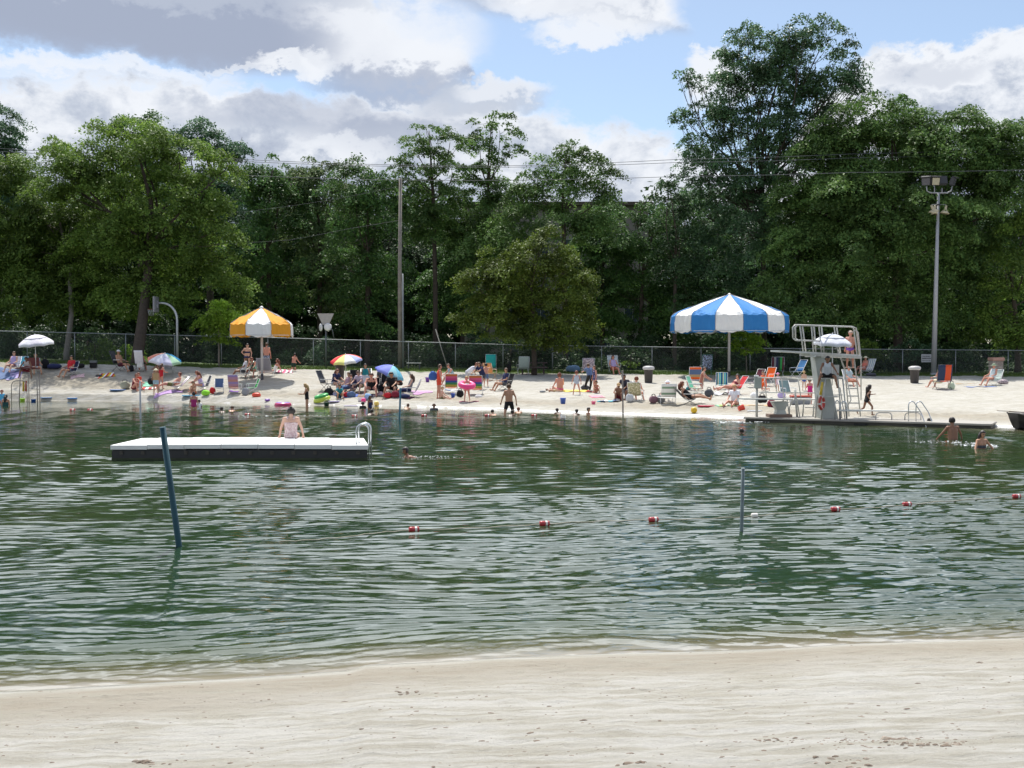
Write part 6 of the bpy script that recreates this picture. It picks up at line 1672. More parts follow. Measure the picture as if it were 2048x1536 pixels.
LEAF = dict(
    locust=leaf_mat('leaves_locust', (0.085, 0.14, 0.024), (0.18, 0.235, 0.042), 0.40),
    honey=leaf_mat('leaves_honey_locust', (0.060, 0.115, 0.028), (0.135, 0.19, 0.045), 0.36),
    oak=leaf_mat('leaves_oak', (0.045, 0.095, 0.038), (0.125, 0.185, 0.075), 0.34, 0.38),
    maple=leaf_mat('leaves_maple', (0.040, 0.090, 0.024), (0.110, 0.175, 0.040), 0.32),
    russet=leaf_mat('leaves_russet', (0.045, 0.085, 0.026), (0.13, 0.15, 0.050), 0.38),
    olive=leaf_mat('leaves_olive', (0.062, 0.105, 0.020), (0.155, 0.20, 0.036), 0.36),
    gold=leaf_mat('leaves_gold_olive', (0.058, 0.088, 0.014), (0.140, 0.165, 0.026), 0.34),
    blue=leaf_mat('leaves_blue_green', (0.040, 0.085, 0.040), (0.10, 0.16, 0.070), 0.35),
    shrub=leaf_mat('leaves_shrub', (0.018, 0.042, 0.014), (0.055, 0.090, 0.028), 0.25),  # albedo lowered so the leaf colour itself carries the canopy shade
    sapling=leaf_mat('leaves_sapling', (0.12, 0.20, 0.02), (0.25, 0.34, 0.04), 0.5))  # raised leaf colour stands in for sun on the shaded sapling
BARK = mat('bark', (0.075, 0.058, 0.045), 0.95, var=0.35, scale=5, bump=0.9, bscale=18)
BARKG = mat('bark_pale', (0.20, 0.18, 0.155), 0.95, var=0.25, scale=5, bump=0.9, bscale=18)

def leaf_cloud(lobes, seed, size=0.2, dens=2.6, clus=0.62, flat=0.55, tuft=0.75):
    """leaf-sized faces gathered in domed sprays (pads) round the crown lobes, with gaps between the sprays"""
    r_ = np.random.RandomState(seed); V = []; cents = []; NB = []
    pr0 = clus * 1.55
    for (c, rad) in lobes:
        c = np.array(c, float); rad = np.array(rad, float) * 1.1
        area = math.pi * rad[0] * rad[2]
        npd = max(7, int(area * dens * .50 / (pr0 * pr0 * 1.1)))
        d = r_.normal(size=(npd, 3)); d /= np.linalg.norm(d, axis=1)[:, None]
        rr = 0.35 + 0.65 * r_.rand(npd) ** 0.6
        rr *= 1 + 0.28 * (r_.rand(npd) ** 3)
        cc = c + d * rr[:, None] * rad; cents.append(cc)
        pr = pr0 * (0.45 + 0.85 * r_.rand(npd)); pr = np.minimum(pr, min(rad[0], rad[2]) * .75)
        nl = np.maximum(12, (pr * pr * 3.14 * 1.35 / (size * size * .30)).astype(int))
        idx = np.repeat(np.arange(npd), nl); k = len(idx)
        th = r_.rand(k) * 6.283; rho = r_.rand(k) ** .55
        lob = 1 + .30 * np.sin(th * 3 + idx * 1.7) + .18 * np.sin(th * 5 + idx * 2.9)
        R_ = pr[idx] * rho * lob
        x = R_ * np.cos(th); y = R_ * np.sin(th)
        z = pr[idx] * ((.42 * flat + .15) * (1 - rho ** 2) - .18 * rho) + r_.normal(size=k) * pr[idx] * .16
        # sprays lean outward with the branch they sit on
        ox = d[idx, 0] * .55; oy = d[idx, 1] * .55
        z = z - (x * ox + y * oy) * .7
        V.append(cc[idx] + np.stack([x, y, z], -1))
        NB.append(np.stack([ox + .5 * x / pr[idx], oy + .5 * y / pr[idx], np.full(k, 1.0)], -1))
    p = np.concatenate(V); nb = np.concatenate(NB); k = len(p)
    nrm = r_.normal(size=(k, 3)) * .75 + nb; nrm /= np.linalg.norm(nrm, axis=1)[:, None]
    t = np.cross(nrm, r_.normal(size=(k, 3))); t /= np.linalg.norm(t, axis=1)[:, None]; b = np.cross(nrm, t)
    L = size * (0.55 + 0.9 * r_.rand(k))[:, None]; W = L * (0.35 + 0.3 * r_.rand(k))[:, None]
    q = np.stack([p - t * L * .5, p + b * W * .5 + t * L * .05, p + t * L * .5, p - b * W * .5 + t * L * .05], 1).reshape(-1, 3)
    return q, np.arange(4 * k).reshape(-1, 4), np.concatenate(cents)

def limb(mb, a, b, r0, r1, rr, wob=0.12, n=6, seg=5):
    a = Vector(a); b = Vector(b); L = (b - a).length; pts = []; rads = []
    side = Vector((rr.uniform(-1, 1), rr.uniform(-1, 1), 0)) * L * wob
    for i in range(seg + 1):
        t = i / seg
        p = a.lerp(b, t) + side * math.sin(math.pi * t) + Vector((0, 0, -L * 0.08 * math.sin(math.pi * t)))
        pts.append(p); rads.append(r0 + (r1 - r0) * t)
    mb.tube(pts, rads, n=n)
    return pts

def make_tree(kind, label, base, lobes, sp, seed, trunk_r=0.22, bark=None, group=None, size=0.2, dens=2.6, clus=0.62, flat=0.55, fork=0.35, cat='tree', subs=5):
    """base: Vector; lobes in world metres"""
    rr = random.Random(seed)
    t = thing(kind, label, cat, base, 0, group)
    loc = [((Vector(c) - base), r_) for c, r_ in lobes]
    q, f, cents = leaf_cloud([(tuple(c), r_) for c, r_ in loc], seed, size, dens, clus, flat)
    cr = obj('crown', mesh_np('crown', q, f, LEAF[sp]), t)
    mb = MB()
    zmin = min(c.z - r_[2] for c, r_ in loc); top = max(loc, key=lambda a: a[0].z)
    cx = sum(c.x for c, r_ in loc) / len(loc); cy = sum(c.y for c, r_ in loc) / len(loc)
    ztop = top[0].z
    zf = max(zmin + (ztop - zmin) * fork, 1.2)
    pts = [Vector((0, 0, -0.15)), Vector((rr.uniform(-.05, .05), 0, 0.5)), Vector((cx * 0.1, cy * 0.45, zf * 0.5)), Vector((cx * 0.35, cy * 0.85, zf)),
           Vector((cx * 0.7, cy * 1.0, zf + (ztop - zf) * 0.5)), Vector((top[0].x * .8, top[0].y * .8, ztop))]
    mb.tube(pts, [trunk_r * 1.35, trunk_r * 1.05, trunk_r * 0.9, trunk_r * 0.75, trunk_r * 0.42, trunk_r * 0.12], n=10)
    for c, r_ in loc:
        if c.z < zf + 0.8 and len(loc) > 8: continue
        k = rr.uniform(0.2, 0.9)
        zs = min(zf + (c.z - zf) * 0.45 * k, c.z - 0.2); zs = max(zs, zf * 0.6)
        s = Vector((cx * .35, cy * .35, zf)) if zs <= zf else pts[3].lerp(pts[4], min(1, (zs - zf) / max(0.1, (pts[4].z - zf))))
        lp = limb(mb, s, c, trunk_r * 0.32, trunk_r * 0.10, rr, seg=6)
        for _ in range(subs):
            d = Vector((rr.gauss(0, 1), rr.gauss(0, 1), rr.gauss(0.2, 1))).normalized()
            e = c + Vector((d.x * r_[0], d.y * r_[1], d.z * r_[2])) * rr.uniform(.6, .98)
            limb(mb, lp[rr.choice([3, 4, 5, 6])], e, trunk_r * 0.09, 0.015, rr, n=5, seg=4)
    mb.build('trunk', bark or BARK, t)
    return t

def L_(px, lobes, D, depth=0.7, seed=0, dy=0.35, back=0):
    D = D + back
    r_ = random.Random(seed + int(px)); s = D / F; o = []
    for (cx, cy, rx, ry) in lobes:
        c = P(cx, cy, D + r_.uniform(-dy, dy) * rx * s)
        o.append((c, (rx * s, max(rx, ry) * s * depth, ry * s)))
    return o

TREES = [
 # kind, label, trunk px, depth, species, trunk r, kwargs, lobes(px)
 ('locust_tree', 'broad yellow-green tree at the left edge with a pale grey trunk', 134, 80, 'olive', .19, dict(bark=BARKG, subs=3, dens=3.0, back=3.5),
  [(60,400,85,70),(150,430,80,60),(30,500,75,80),(120,520,90,75),(200,500,60,65),(10,350,55,45),(70,590,80,40),(190,570,55,40),(225,450,30,30),(-60,440,90,110),(20,620,60,30),(120,620,60,28),(210,610,40,26),(100,480,70,60),(160,560,60,50),(90,560,60,50),(10,560,60,60)]),
 ('locust_tree', 'tall spreading bright green tree with a dark straight trunk before the fence at left', 275, 76.3, 'locust', .37, dict(dens=3.1, subs=3, size=.2, back=3.2),
  [(270,285,95,40),(175,315,80,42),(360,325,85,45),(230,375,110,55),(410,385,65,50),(310,420,100,60),(130,365,55,40),(415,470,55,48),(330,510,85,50),(240,470,70,50),(110,300,30,20),(450,340,30,28),(400,560,50,36),(300,580,70,40),(440,540,40,40),(230,580,50,36),(370,610,50,26),(280,520,60,50),(250,600,60,30),(310,620,50,24),(470,590,36,36),(180,500,60,60)]),
 ('broadleaf_tree', 'dark blue-green treetop cut off by the left edge', 5, 100, 'blue', .3, {}, [(0,262,42,42),(-40,320,70,70),(20,330,40,50),(-10,420,80,80)]),
 ('broadleaf_tree', 'dark knobbly treetop rising just behind the spreading bright green crown at left', 285, 96, 'maple', .3, {}, [(250,262,40,26),(300,258,32,26),(280,310,70,60),(270,420,90,80)]),
 ('broadleaf_tree', 'grey-green rounded treetop right of the highest left crown against the cloud', 420, 95, 'blue', .3, dict(size=.19), [(400,272,48,34),(450,290,34,26),(482,300,16,36),(380,305,45,40),(430,350,70,60),(430,440,80,80)]),
 ('broadleaf_tree', 'dark bushy tree behind the yellow and white canopy, its crown just under the wires', 540, 88, 'maple', .22, {}, [(545,340,40,30),(500,378,50,48),(560,410,60,60),(520,480,60,70),(570,560,60,60),(490,580,60,60)]),
 ('broadleaf_tree', 'reddish-tipped green tree above the fan-shaped board, left of the utility pole', 640, 91, 'russet', .22, {}, [(610,350,46,28),(665,365,50,36),(600,400,50,50),(650,430,65,60),(620,520,70,70),(690,590,60,60)]),
 ('broadleaf_tree', 'mid green tree immediately left of the tall utility pole', 735, 86, 'maple', .22, dict(size=.2), [(735,352,36,26),(712,385,50,45),(765,400,45,50),(730,460,60,60),(700,540,60,60),(770,540,50,70),(740,620,70,50)]),
 ('locust_tree', 'airy layered tree with two feathery tops right of the utility pole', 872, 87, 'honey', .2, dict(dens=4.6, clus=.55, size=.19, flat=.45, subs=2),
  [(855,262,42,14),(825,290,40,17),(900,285,42,17),(862,318,60,20),(800,330,32,14),(905,345,45,18),(840,365,62,24),(890,400,55,26),(830,420,50,34),(880,455,60,34)]),
 ('locust_tree', 'slender open tree with ragged tufts, the tallest in the middle of the tree line', 975, 89, 'honey', .18, dict(dens=4.6, clus=.55, size=.19, flat=.48, subs=2),
  [(985,243,40,15),(1000,268,42,16),(960,290,36,20),(1020,300,28,14),(985,325,45,17),(950,348,34,20),(995,380,46,24),(960,410,50,24),(940,470,50,40),(985,470,50,40)]),
 ('locust_tree', 'full light green dome-topped tree crossed by the wires, behind the low olive tree', 1130, 84, 'honey', .2, dict(dens=3.2, size=.19, flat=.5),
  [(1135,300,44,18),(1175,305,30,16),(1105,340,52,30),(1180,345,50,30),(1215,375,28,30),(1060,400,42,32),(1140,395,80,38),(1205,425,38,34),(1100,450,80,36),(1180,470,50,30),(1020,460,50,44),(960,500,40,40)]),
 ('olive_tree', 'low rounded olive-yellow tree over the picnic table, in front of the fence', 1068, 75.3, 'gold', .17, dict(size=.16, dens=2.7, clus=.42, subs=3),
  [(1092,492,44,28),(1060,520,50,34),(1000,540,52,34),(1130,535,36,36),(955,575,36,32),(1050,575,70,44),(1150,590,38,44),(1100,625,64,44),(1010,620,60,44),(955,620,30,30),(935,655,24,22),(1000,665,46,20),(1160,640,30,36),(1090,672,60,26),(1130,680,40,22),(1070,620,60,50),(1010,580,50,40),(1110,560,50,40),(1170,600,24,40),(915,640,16,14),(1180,555,16,16),(1095,470,22,12),(1010,520,24,14)]),
 ('broadleaf_tree', 'flat-topped dark green tree left of the blue and white canopy, under open sky', 1280, 89, 'maple', .2, dict(size=.19), [(1265,425,36,22),(1305,432,38,22),(1290,480,55,40),(1250,520,50,50),(1320,540,45,60),(1270,600,60,60),(1335,630,50,50)]),
 ('broadleaf_tree', 'dark leafy tree closing the gap right of the low olive tree', 1205, 91, 'maple', .2, dict(dens=3.6), [(1215,430,40,26),(1170,520,40,40),(1190,470,44,34),(1225,520,44,44),(1190,580,50,44),(1240,600,40,50),(1200,650,50,40)]),
 ('broadleaf_tree', 'dark leafy tree closing the gap left of the low olive tree', 925, 90, 'maple', .2, dict(dens=3.4), [(915,520,44,50),(950,500,36,40),(890,590,50,50),(940,610,44,50)]),
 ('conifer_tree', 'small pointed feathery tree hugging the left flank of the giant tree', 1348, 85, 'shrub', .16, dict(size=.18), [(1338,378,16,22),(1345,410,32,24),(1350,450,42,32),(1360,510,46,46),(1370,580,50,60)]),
 ('oak_tree', 'giant tree towering over the blue and white canopy, tallest in the whole line', 1527, 88, 'oak', .24, dict( dens=2.1, clus=.55, size=.2, subs=9, flat=.7),
  [(1592,62,42,30),(1650,75,40,34),(1498,78,42,30),(1455,110,24,28),(1545,110,50,40),(1685,120,34,34),(1610,140,58,42),(1455,165,40,34),(1530,185,50,42),(1400,165,36,16),(1370,150,18,10),(1690,180,40,24),(1735,188,22,10),(1640,200,60,34),(1395,225,44,22),(1365,245,24,12),
   (1460,240,50,36),(1560,255,60,40),(1400,290,50,30),(1480,310,60,42),(1590,310,60,44),(1400,350,46,34),(1460,380,70,44),(1550,390,60,50),(1410,430,55,44),(1490,460,80,56),(1420,520,66,56),(1530,530,60,56),(1430,590,60,40),(1510,600,70,46),(1460,660,70,50),(1560,180,60,46),(1500,150,46,44),(1640,150,40,40),(1520,250,70,46),(1630,260,50,40),(1440,215,40,34),(1580,110,40,34),(1500,350,70,46),(1600,360,50,50),(1700,150,30,30)]),
 ('locust_tree', 'very broad dense green tree filling the right side behind the light pole', 1797, 83.5, 'honey', .34, dict(dens=3.6, size=.2, subs=3),
  [(1690,270,80,46),(1640,300,60,40),(1780,255,76,44),(1860,262,60,36),(1930,255,60,34),(1995,275,50,30),(2040,290,60,44),(1640,330,60,38),(1720,345,80,46),(1830,350,90,56),(1950,350,90,56),(1595,400,50,36),(1660,430,90,56),(1790,450,100,66),(1920,460,90,66),(1560,490,44,36),
   (1620,520,80,50),(1740,560,90,60),(1860,580,90,50),(1560,570,44,36),(1640,620,70,36),(2030,400,80,60),(1760,310,120,60),(1900,320,120,60),(1680,395,110,60),(1850,420,130,70),(1700,500,120,60),(1990,340,80,60),(1620,460,70,50),(1840,520,130,60),(1720,640,80,34),(1880,650,80,34),(1960,560,60,50),(1550,630,40,26)]),
 ('broadleaf_tree', 'small dark treetop peeking above the very broad tree at right', 1810, 97, 'maple', .24, {}, [(1808,208,26,18),(1805,235,40,22),(1820,300,60,60)]),
 ('broadleaf_tree', 'yellow-green tree on the far right edge beyond the brick pillar', 2035, 83, 'locust', .22, {}, [(2050,470,60,50),(2010,540,50,50),(2060,590,60,60),(1990,610,50,44),(2030,660,60,40),(1945,640,40,40)]),
]
for i, (kind, label, px, D, sp, tr, kw, lb) in enumerate(TREES):
    make_tree(kind, label, base_at(px, D), L_(px, lb, D, seed=i, back=kw.pop('back', 0)), sp, 100 + i, trunk_r=tr, **kw)

# background wood: rows of trees farther back, three shapes copied
def copy_tree(o, parent=None):
    c = o.copy(); col.objects.link(c); c.parent = parent
    for ch in children(o): copy_tree(ch, c)
    return c
protos = []
shapes = [[(0,-60,60,50),(-50,10,60,60),(50,10,60,60),(0,70,70,70),(-40,140,60,60),(40,140,60,60)],
          [(10,-50,50,40),(-30,0,60,50),(40,30,50,60),(-20,80,80,60),(30,140,70,60)],
          [(-10,-40,60,40),(40,0,55,45),(-40,40,60,60),(20,90,80,60),(-10,150,80,60)]]
far_spots = [(-40,390,0),(110,470,1),(215,420,2),(330,400,0),(455,420,1),(560,430,2),(665,420,0),(770,480,1),(850,560,2),(1370,440,0),(1470,420,1),(1580,430,2),(1680,420,0),(1790,400,1),(1900,420,2),(2010,430,0),(2110,420,1)]
used = {}
names = 'dark woodland tree far behind the fence, '
where = ['beyond the left edge', 'behind the pale grey trunk', 'behind the left locust trunk', 'behind the curved white hoop post', 'behind the sapling left of the yellow canopy', 'behind the yellow and white canopy', 'behind the rainbow umbrella', 'behind the wooden utility pole', 'behind the leaning white stake',
         'left of the giant tree trunk', 'behind the giant tree trunk', 'between the giant tree and the diving tower', 'behind the diving tower', 'behind the dark trunk near the diving tower', 'behind the floodlight pole', 'behind the brick pillar', 'beyond the right edge']
for k, (px, ty, sh) in enumerate(far_spots):
    D = 101 + (k * 37 % 7)
    if sh not in used:
        b = base_at(px, D)
        lb = [(px + a, ty + 50 + c, rx, ry) for a, c, rx, ry in shapes[sh]]
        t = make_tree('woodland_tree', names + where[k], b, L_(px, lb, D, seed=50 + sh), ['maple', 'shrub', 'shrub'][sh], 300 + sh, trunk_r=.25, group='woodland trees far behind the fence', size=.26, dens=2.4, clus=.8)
        used[sh] = (t, ty)
    else:
        t = copy_tree(used[sh][0]); t['label'] = names + where[k]
        t.location = base_at(px, D); t.rotation_euler = (0, 0, k * 1.7)
        t.scale = (1, 1, 1 + (used[sh][1] - ty) * 0.0016)

# distant wood closing the view: one mass nobody could count
rw2 = random.Random(9); lb = []
for row, (D, y0) in enumerate([(107, 470), (113, 430)]):
    px = -520
    while px < 2600:
        gap = 925 < px < 1300
        for yy in range(y0 + rw2.randint(-25, 35) + (60 if gap else 0), 760, 52):
            lb.append((P(px + rw2.randint(-15, 15), yy, D + rw2.uniform(-2, 2)), (2.6, 2.6, 1.9)))
        px += 62
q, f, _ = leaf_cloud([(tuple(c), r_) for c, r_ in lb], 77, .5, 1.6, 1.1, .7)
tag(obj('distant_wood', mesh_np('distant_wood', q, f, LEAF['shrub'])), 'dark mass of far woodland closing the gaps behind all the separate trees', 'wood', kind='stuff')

# undergrowth shrubs along the back of the fence
sh_used = {}
shp = [[(0,0,46,34),(-30,22,36,30),(34,20,36,30),(0,45,50,26)], [(-10,-14,34,30),(20,10,40,30),(-26,30,40,28),(24,44,40,24)], [(6,-30,26,36),(-18,10,34,30),(24,16,34,30),(0,46,46,24)]]
lab2 = ['low leafy shrub', 'bushy shrub', 'tall thin shrub']
spots = []
px = -30
k = 0
while px < 2120:
    spots.append((px, [650, 620, 660, 605][k % 4] + (k * 53 % 21), k % 3)); px += 62 + (k * 29 % 17); k += 1
for k, (px, ty, sh) in enumerate(spots):
    D = 83.5 + (k * 31 % 9) * 0.8
    if sh not in sh_used:
        lb = [(px + a, ty + 36 + c, rx, ry) for a, c, rx, ry in shp[sh]]
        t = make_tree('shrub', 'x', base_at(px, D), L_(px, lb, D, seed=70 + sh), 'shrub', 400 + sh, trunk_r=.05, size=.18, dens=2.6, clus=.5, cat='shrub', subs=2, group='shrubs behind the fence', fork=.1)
        sh_used[sh] = (t, ty)
    else:
        t = copy_tree(sh_used[sh][0]); t.location = base_at(px, D); t.rotation_euler = (0, 0, k * 2.1)
        t.scale = (1, 1, 1 + (sh_used[sh][1] - ty) * .006)
    ref = 'behind the fence %s metres %s of the utility pole' % (abs(int(round((px - 800) / 27.5))), 'left' if px < 800 else 'right')
    t['label'] = lab2[sh] + ' ' + ref
# sunny low weeds behind the fence at left and centre
for px, ty, w_, lab, sp in [(190, 690, 60, 'sunlit yellow-green weedy bush behind the fence right of the pale grey trunk', 'locust'), (250, 700, 40, 'small sunlit weed clump behind the fence by the dark locust trunk', 'sapling'),
                        (960, 672, 34, 'pale feathery bush under the left side of the low olive tree', 'blue'), (650, 690, 36, 'pale grey-green bush behind the fence under the fan-shaped board', 'blue'), (1262, 722, 20, 'tiny bright weed clump at the fence foot left of the capped bin', 'sapling'),
                        (1730, 690, 34, 'bright green leafy bush right of the diving tower ladder', 'locust'), (1830, 690, 44, 'pale leafy bush behind the fence beside the white sign', 'blue')]:
    D = 81.5; t_h = 735 - ty
    make_tree('bush', lab, base_at(px, D), L_(px, [(px, ty + 8, w_ * .6, t_h * .4), (px - w_ * .5, ty + t_h * .4, w_ * .55, t_h * .4), (px + w_ * .5, ty + t_h * .4, w_ * .55, t_h * .4)], D), sp, 500 + px, trunk_r=.04, size=.16, dens=1.6, clus=.4, cat='bush', subs=2, fork=.1)
# saplings on the grass strip
make_tree('sapling', 'young bright green sapling on the grass just left of the yellow and white canopy', base_at(438, 75.2),
          L_(438, [(438, 622, 20, 20), (424, 648, 26, 22), (454, 645, 24, 20), (437, 668, 32, 18), (430, 635, 20, 20)], 75.2), 'sapling', 610, trunk_r=.05, size=.17, dens=4.0, clus=.35, bark=BARKG, cat='sapling', fork=.3)
make_tree('sapling', 'young bright green sapling just right of the blue and white canopy pole', base_at(1493, 77.5),
          L_(1493, [(1488, 678, 26, 18), (1472, 688, 20, 12), (1508, 692, 18, 14), (1492, 698, 26, 10)], 77.5), 'sapling', 611, trunk_r=.04, size=.17, dens=4.0, clus=.35, bark=BARKG, cat='sapling', fork=.3)

# building seen through gaps in the trees
def building():
    D = 99.0; s = D / F
    x0, x1 = P(928, 600, D).x, P(1296, 600, D).x; zt = P(1000, 412, D).z; zb = float(zg_f(0.1)) + .1
    t = thing('apartment_building', 'pinkish grey flat-roofed building glimpsed through the trees behind the low olive tree', 'building', ((x0 + x1) / 2, D, zb))
    Wd = x1 - x0; Hh = zt - zb
    wall = mat('stucco', (0.26, 0.23, 0.22), 0.9, var=0.12, scale=1.2); glass = mat('window_glass', (0.05, 0.07, 0.10), 0.1, var=0); fr = mat('white_trim', (0.38, 0.38, 0.38), 0.5, var=0.05)
    MB().box((0, 4, Hh / 2), (Wd, 8, Hh)).build('wall', wall, t)
    MB().box((0, 3.9, Hh + .12), (Wd + .8, 9, .24)).box((0, 3.9, Hh + .28), (Wd + .5, 8.7, .08)).build('roof', mat('roof_brown', (0.10, 0.075, 0.06), .8), t)
    for j in range(4):
        for i in range(6):
            cx = -Wd / 2 + Wd * (i + .5) / 6; cz = 1.6 + j * 2.9
            f = MB().box((cx, -.03, cz + .72), (1.5, .08, .09)).box((cx, -.03, cz - .72), (1.6, .12, .09)).box((cx - .71, -.03, cz), (.08, .08, 1.36)).box((cx + .71, -.03, cz), (.08, .08, 1.36)).box((cx, -.025, cz), (.05, .06, 1.36)).build('window', fr, t)
            MB().box((cx, -.005, cz), (1.34, .02, 1.35)).build('pane', glass, f)
building()
# ------------------------------------------------------------------ chain link fence
GALV = mat('galvanised_steel', (0.27, 0.29, 0.30), 0.55, metal=0.3, var=0.1, scale=3)
WIRE = mat('fence_wire', (0.20, 0.22, 0.22), 0.6, metal=0.4, var=0)
post_px = [-330, -230, -130, -30, 55, 150, 252, 350, 443, 536, 627, 721, 817, 911, 1006, 1105, 1203, 1304, 1402, 1500, 1600, 1702, 1805, 1911, 2016, 2115, 2215, 2320]
fence_top = lerp_tab([(-400, 655), (0, 662), (530, 675), (1050, 690.5), (1500, 696.5), (2048, 701), (2400, 703)])
def fence_D(px): return float(Dg_f(U(px))) + 2.9
def fpt(px):
    D = fence_D(px); u = U(px); zb = float(G(u * D, D)); zt = P(px, float(fence_top(px)), D).z
    return Vector((u * D, D, zb)), zt
fence = thing('chain_link_fence', 'long galvanised chain link fence with a top rail behind the beach', 'fence', fpt(1006)[0])
fo = fence.location.copy()
rail = [Vector((*(fpt(p)[0].xy), fpt(p)[1])) - fo for p in post_px]
MB().tube(rail, .03, n=8).build('top_rail', GALV, fence)
for k, p in enumerate(post_px):
    b, zt = fpt(p); b = b - fo; zt = zt - fo.z
    tall = 0.12 if p == 1105 else 0.0
    MB().tube([b - Vector((0, 0, .1)), Vector((b.x, b.y, zt + tall - .04))], .045 if p == 1105 else .032, n=8).lathe([(.05, 0), (.05, .04), (.02, .08), (.001, .09)], 8, c=(b.x, b.y, zt + tall - .05)).build('post', GALV, fence)
vs = []; fs = []
for k in range(len(post_px) - 1):
    a, za = fpt(post_px[k]); b, zb = fpt(post_px[k + 1]); a = a - fo; b = b - fo; za -= fo.z; zb -= fo.z
    L = (b - a).length; hgt = ((za - a.z) + (zb - b.z)) / 2 - .05
    N = int(L / .09); r_ = .0035
    dirv = (b - a).xy.normalized()
    for sgn in (1, -1):
        for i in range(-int(hgt / .09), N + int(hgt / .09) + 1):
            s0 = i / N; s1 = s0 + sgn * hgt / L
            t0, t1 = 0.0, 1.0
            if s1 != s0:
                ta = (0 - s0) / (s1 - s0); tb = (1 - s0) / (s1 - s0); t0 = max(t0, min(ta, tb)); t1 = min(t1, max(ta, tb))
            if t1 <= t0: continue
            pts = []
            for t in (t0, t1):
                s = s0 + (s1 - s0) * t
                g0 = a.lerp(b, s); pts.append(Vector((g0.x, g0.y + .035 + .004 * sgn, g0.z + .03 + t * hgt)))
            o = len(vs)
            for q in pts:
                vs += [(q.x - r_, q.y, q.z), (q.x + r_, q.y, q.z), (q.x, q.y + r_ * 1.6, q.z)]
            fs += [(o, o + 1, o + 4, o + 3), (o + 1, o + 2, o + 5, o + 4), (o + 2, o, o + 3, o + 5)]
obj('wire_mesh', mesh_np('wire_mesh', vs, fs, WIRE), fence)

# ------------------------------------------------------------------ utility pole and wires
D = 79.5
b = base_at(800, D); wood = mat('weathered_wood', (0.26, 0.23, 0.20), .9, var=.25, scale=3, bump=.5)
up = thing('utility_pole', 'tall weathered wooden utility pole with a second post strapped beside it', 'pole', b)
top = P(801, 357, D) - b
MB().tube([(0, 0, -.3), (0, 0, top.z * .5), (top.x, 0, top.z)], [.15, .13, .105], n=12).build('shaft', wood, up)
MB().tube([(.23, -.05, -.2), (.2, -.05, top.z * .5)], [.07, .06], n=8).build('conduit', GALV, up)
CAB = mat('cable_black', (0.10, 0.11, 0.12), .6, var=0)
def cable(label, pts, D1=82, r=.018):
    pp = [P(x, y, D1) for x, y in pts]
    # smooth sag through the points
    out = []
    for i in range(len(pp) - 1):
        for j in range(8):
            t = j / 8; q = pp[i].lerp(pp[i + 1], t); L = (pp[i + 1] - pp[i]).length; q.z -= 4 * t * (1 - t) * L * .004; out.append(q)
    out.append(pp[-1])
    o = MB().tube(out, r, n=6).build('cable', CAB); tag(o, label, 'cable', 'overhead cables'); return o
cable('topmost of the overhead cables, crossing the tree line above the utility pole', [(-200, 288), (0, 297), (470, 318), (800, 330), (1050, 331), (1350, 319), (1700, 308), (2200, 290)])
cable('overhead cable running just under the topmost one', [(-200, 293), (0, 303), (470, 322), (800, 333), (1050, 334), (1350, 325), (1700, 316), (2200, 300)])
cable('overhead cable meeting the head of the utility pole', [(470, 350), (660, 357), (800, 360), (1050, 360), (1350, 353), (1700, 345), (2200, 335)], D1=79.5)
cable('slack cable dropping leftward from high on the utility pole', [(801, 440), (700, 457), (580, 480), (460, 487), (300, 492)], D1=79.5, r=.010)
cable('thin upper slack cable running left from the utility pole', [(801, 372), (660, 400), (520, 420), (400, 432)], D1=79.5, r=.008)

# ------------------------------------------------------------------ court posts: curved hoop post, fan board with round discs
D = 77.2
b = base_at(355, D); H_ = P(355, 604, D).z - b.z
hp = thing('hoop_post', 'white gooseneck basketball post with its board turned sideways, left of the sapling', 'basketball hoop', b)
s = D / F
zt = P(330, 606, D).z - b.z; xa = -38 * s
arc = [(0, 0, -.1), (0, 0, zt - 1.15)] + [(-1.0 + 1.0 * math.cos(a), 0, zt - 1.15 + 1.15 * math.sin(a)) for a in [i * math.pi / 16 for i in range(1, 9)]] + [(xa, 0, zt)]
MB().tube(arc, .075, n=10).build('post', mat('white_pipe', (.62, .64, .66), .4, metal=.3, var=.08), hp)
MB().box((xa - .1, -.12, zt - .1), (.12, 1.0, 1.05), bev=.02).box((xa + .02, -.12, zt - .1), (.1, .2, .5)).build('backboard', mat('aged_board', (.34, .33, .35), .7, var=.2), hp)
MB().torus((xa - .42, -.12, zt - .42), .23, .012).build('rim', mat('rust_orange', (.35, .10, .04), .6), hp)
net = MB()
for i in range(10):
    a0 = i * 2 * math.pi / 10
    for sg in (1, -1):
        net.tube([(xa - .42 + .23 * math.cos(a0), -.12 + .23 * math.sin(a0), zt - .42), (xa - .42 + .15 * math.cos(a0 + sg * .6), -.12 + .15 * math.sin(a0 + sg * .6), zt - .85)], .008, n=4)
net.build('net', cloth('lgrey'), hp)
D = 77.6; s = D / F
b = base_at(652, D); zt = P(652, 627, D).z - b.z; zb_ = P(652, 650, D).z - b.z
fb = thing('fan_board_post', 'thin post holding a grey fan-shaped board with two white round discs below it', 'sign post', b)
MB().tube([(0, 0, -.1), (0, 0, zb_ + .1)], .05, n=8).build('post', mat('dark_post', (.14, .16, .17), .5, metal=.5), fb)
hw, lw = 16.5 * s, 6 * s
vs = [(-hw, 0, zt), (hw, 0, zt), (lw, 0, zb_), (-lw, 0, zb_)]
MB().add([(x, -.06, z) for x, y, z in vs] + [(x, -.02, z) for x, y, z in vs], [(0, 3, 2, 1), (4, 5, 6, 7), (0, 1, 5, 4), (1, 2, 6, 5), (2, 3, 7, 6), (3, 0, 4, 7)]).build('board', mat('fan_board', (.42, .40, .37), .7, var=.15), fb)
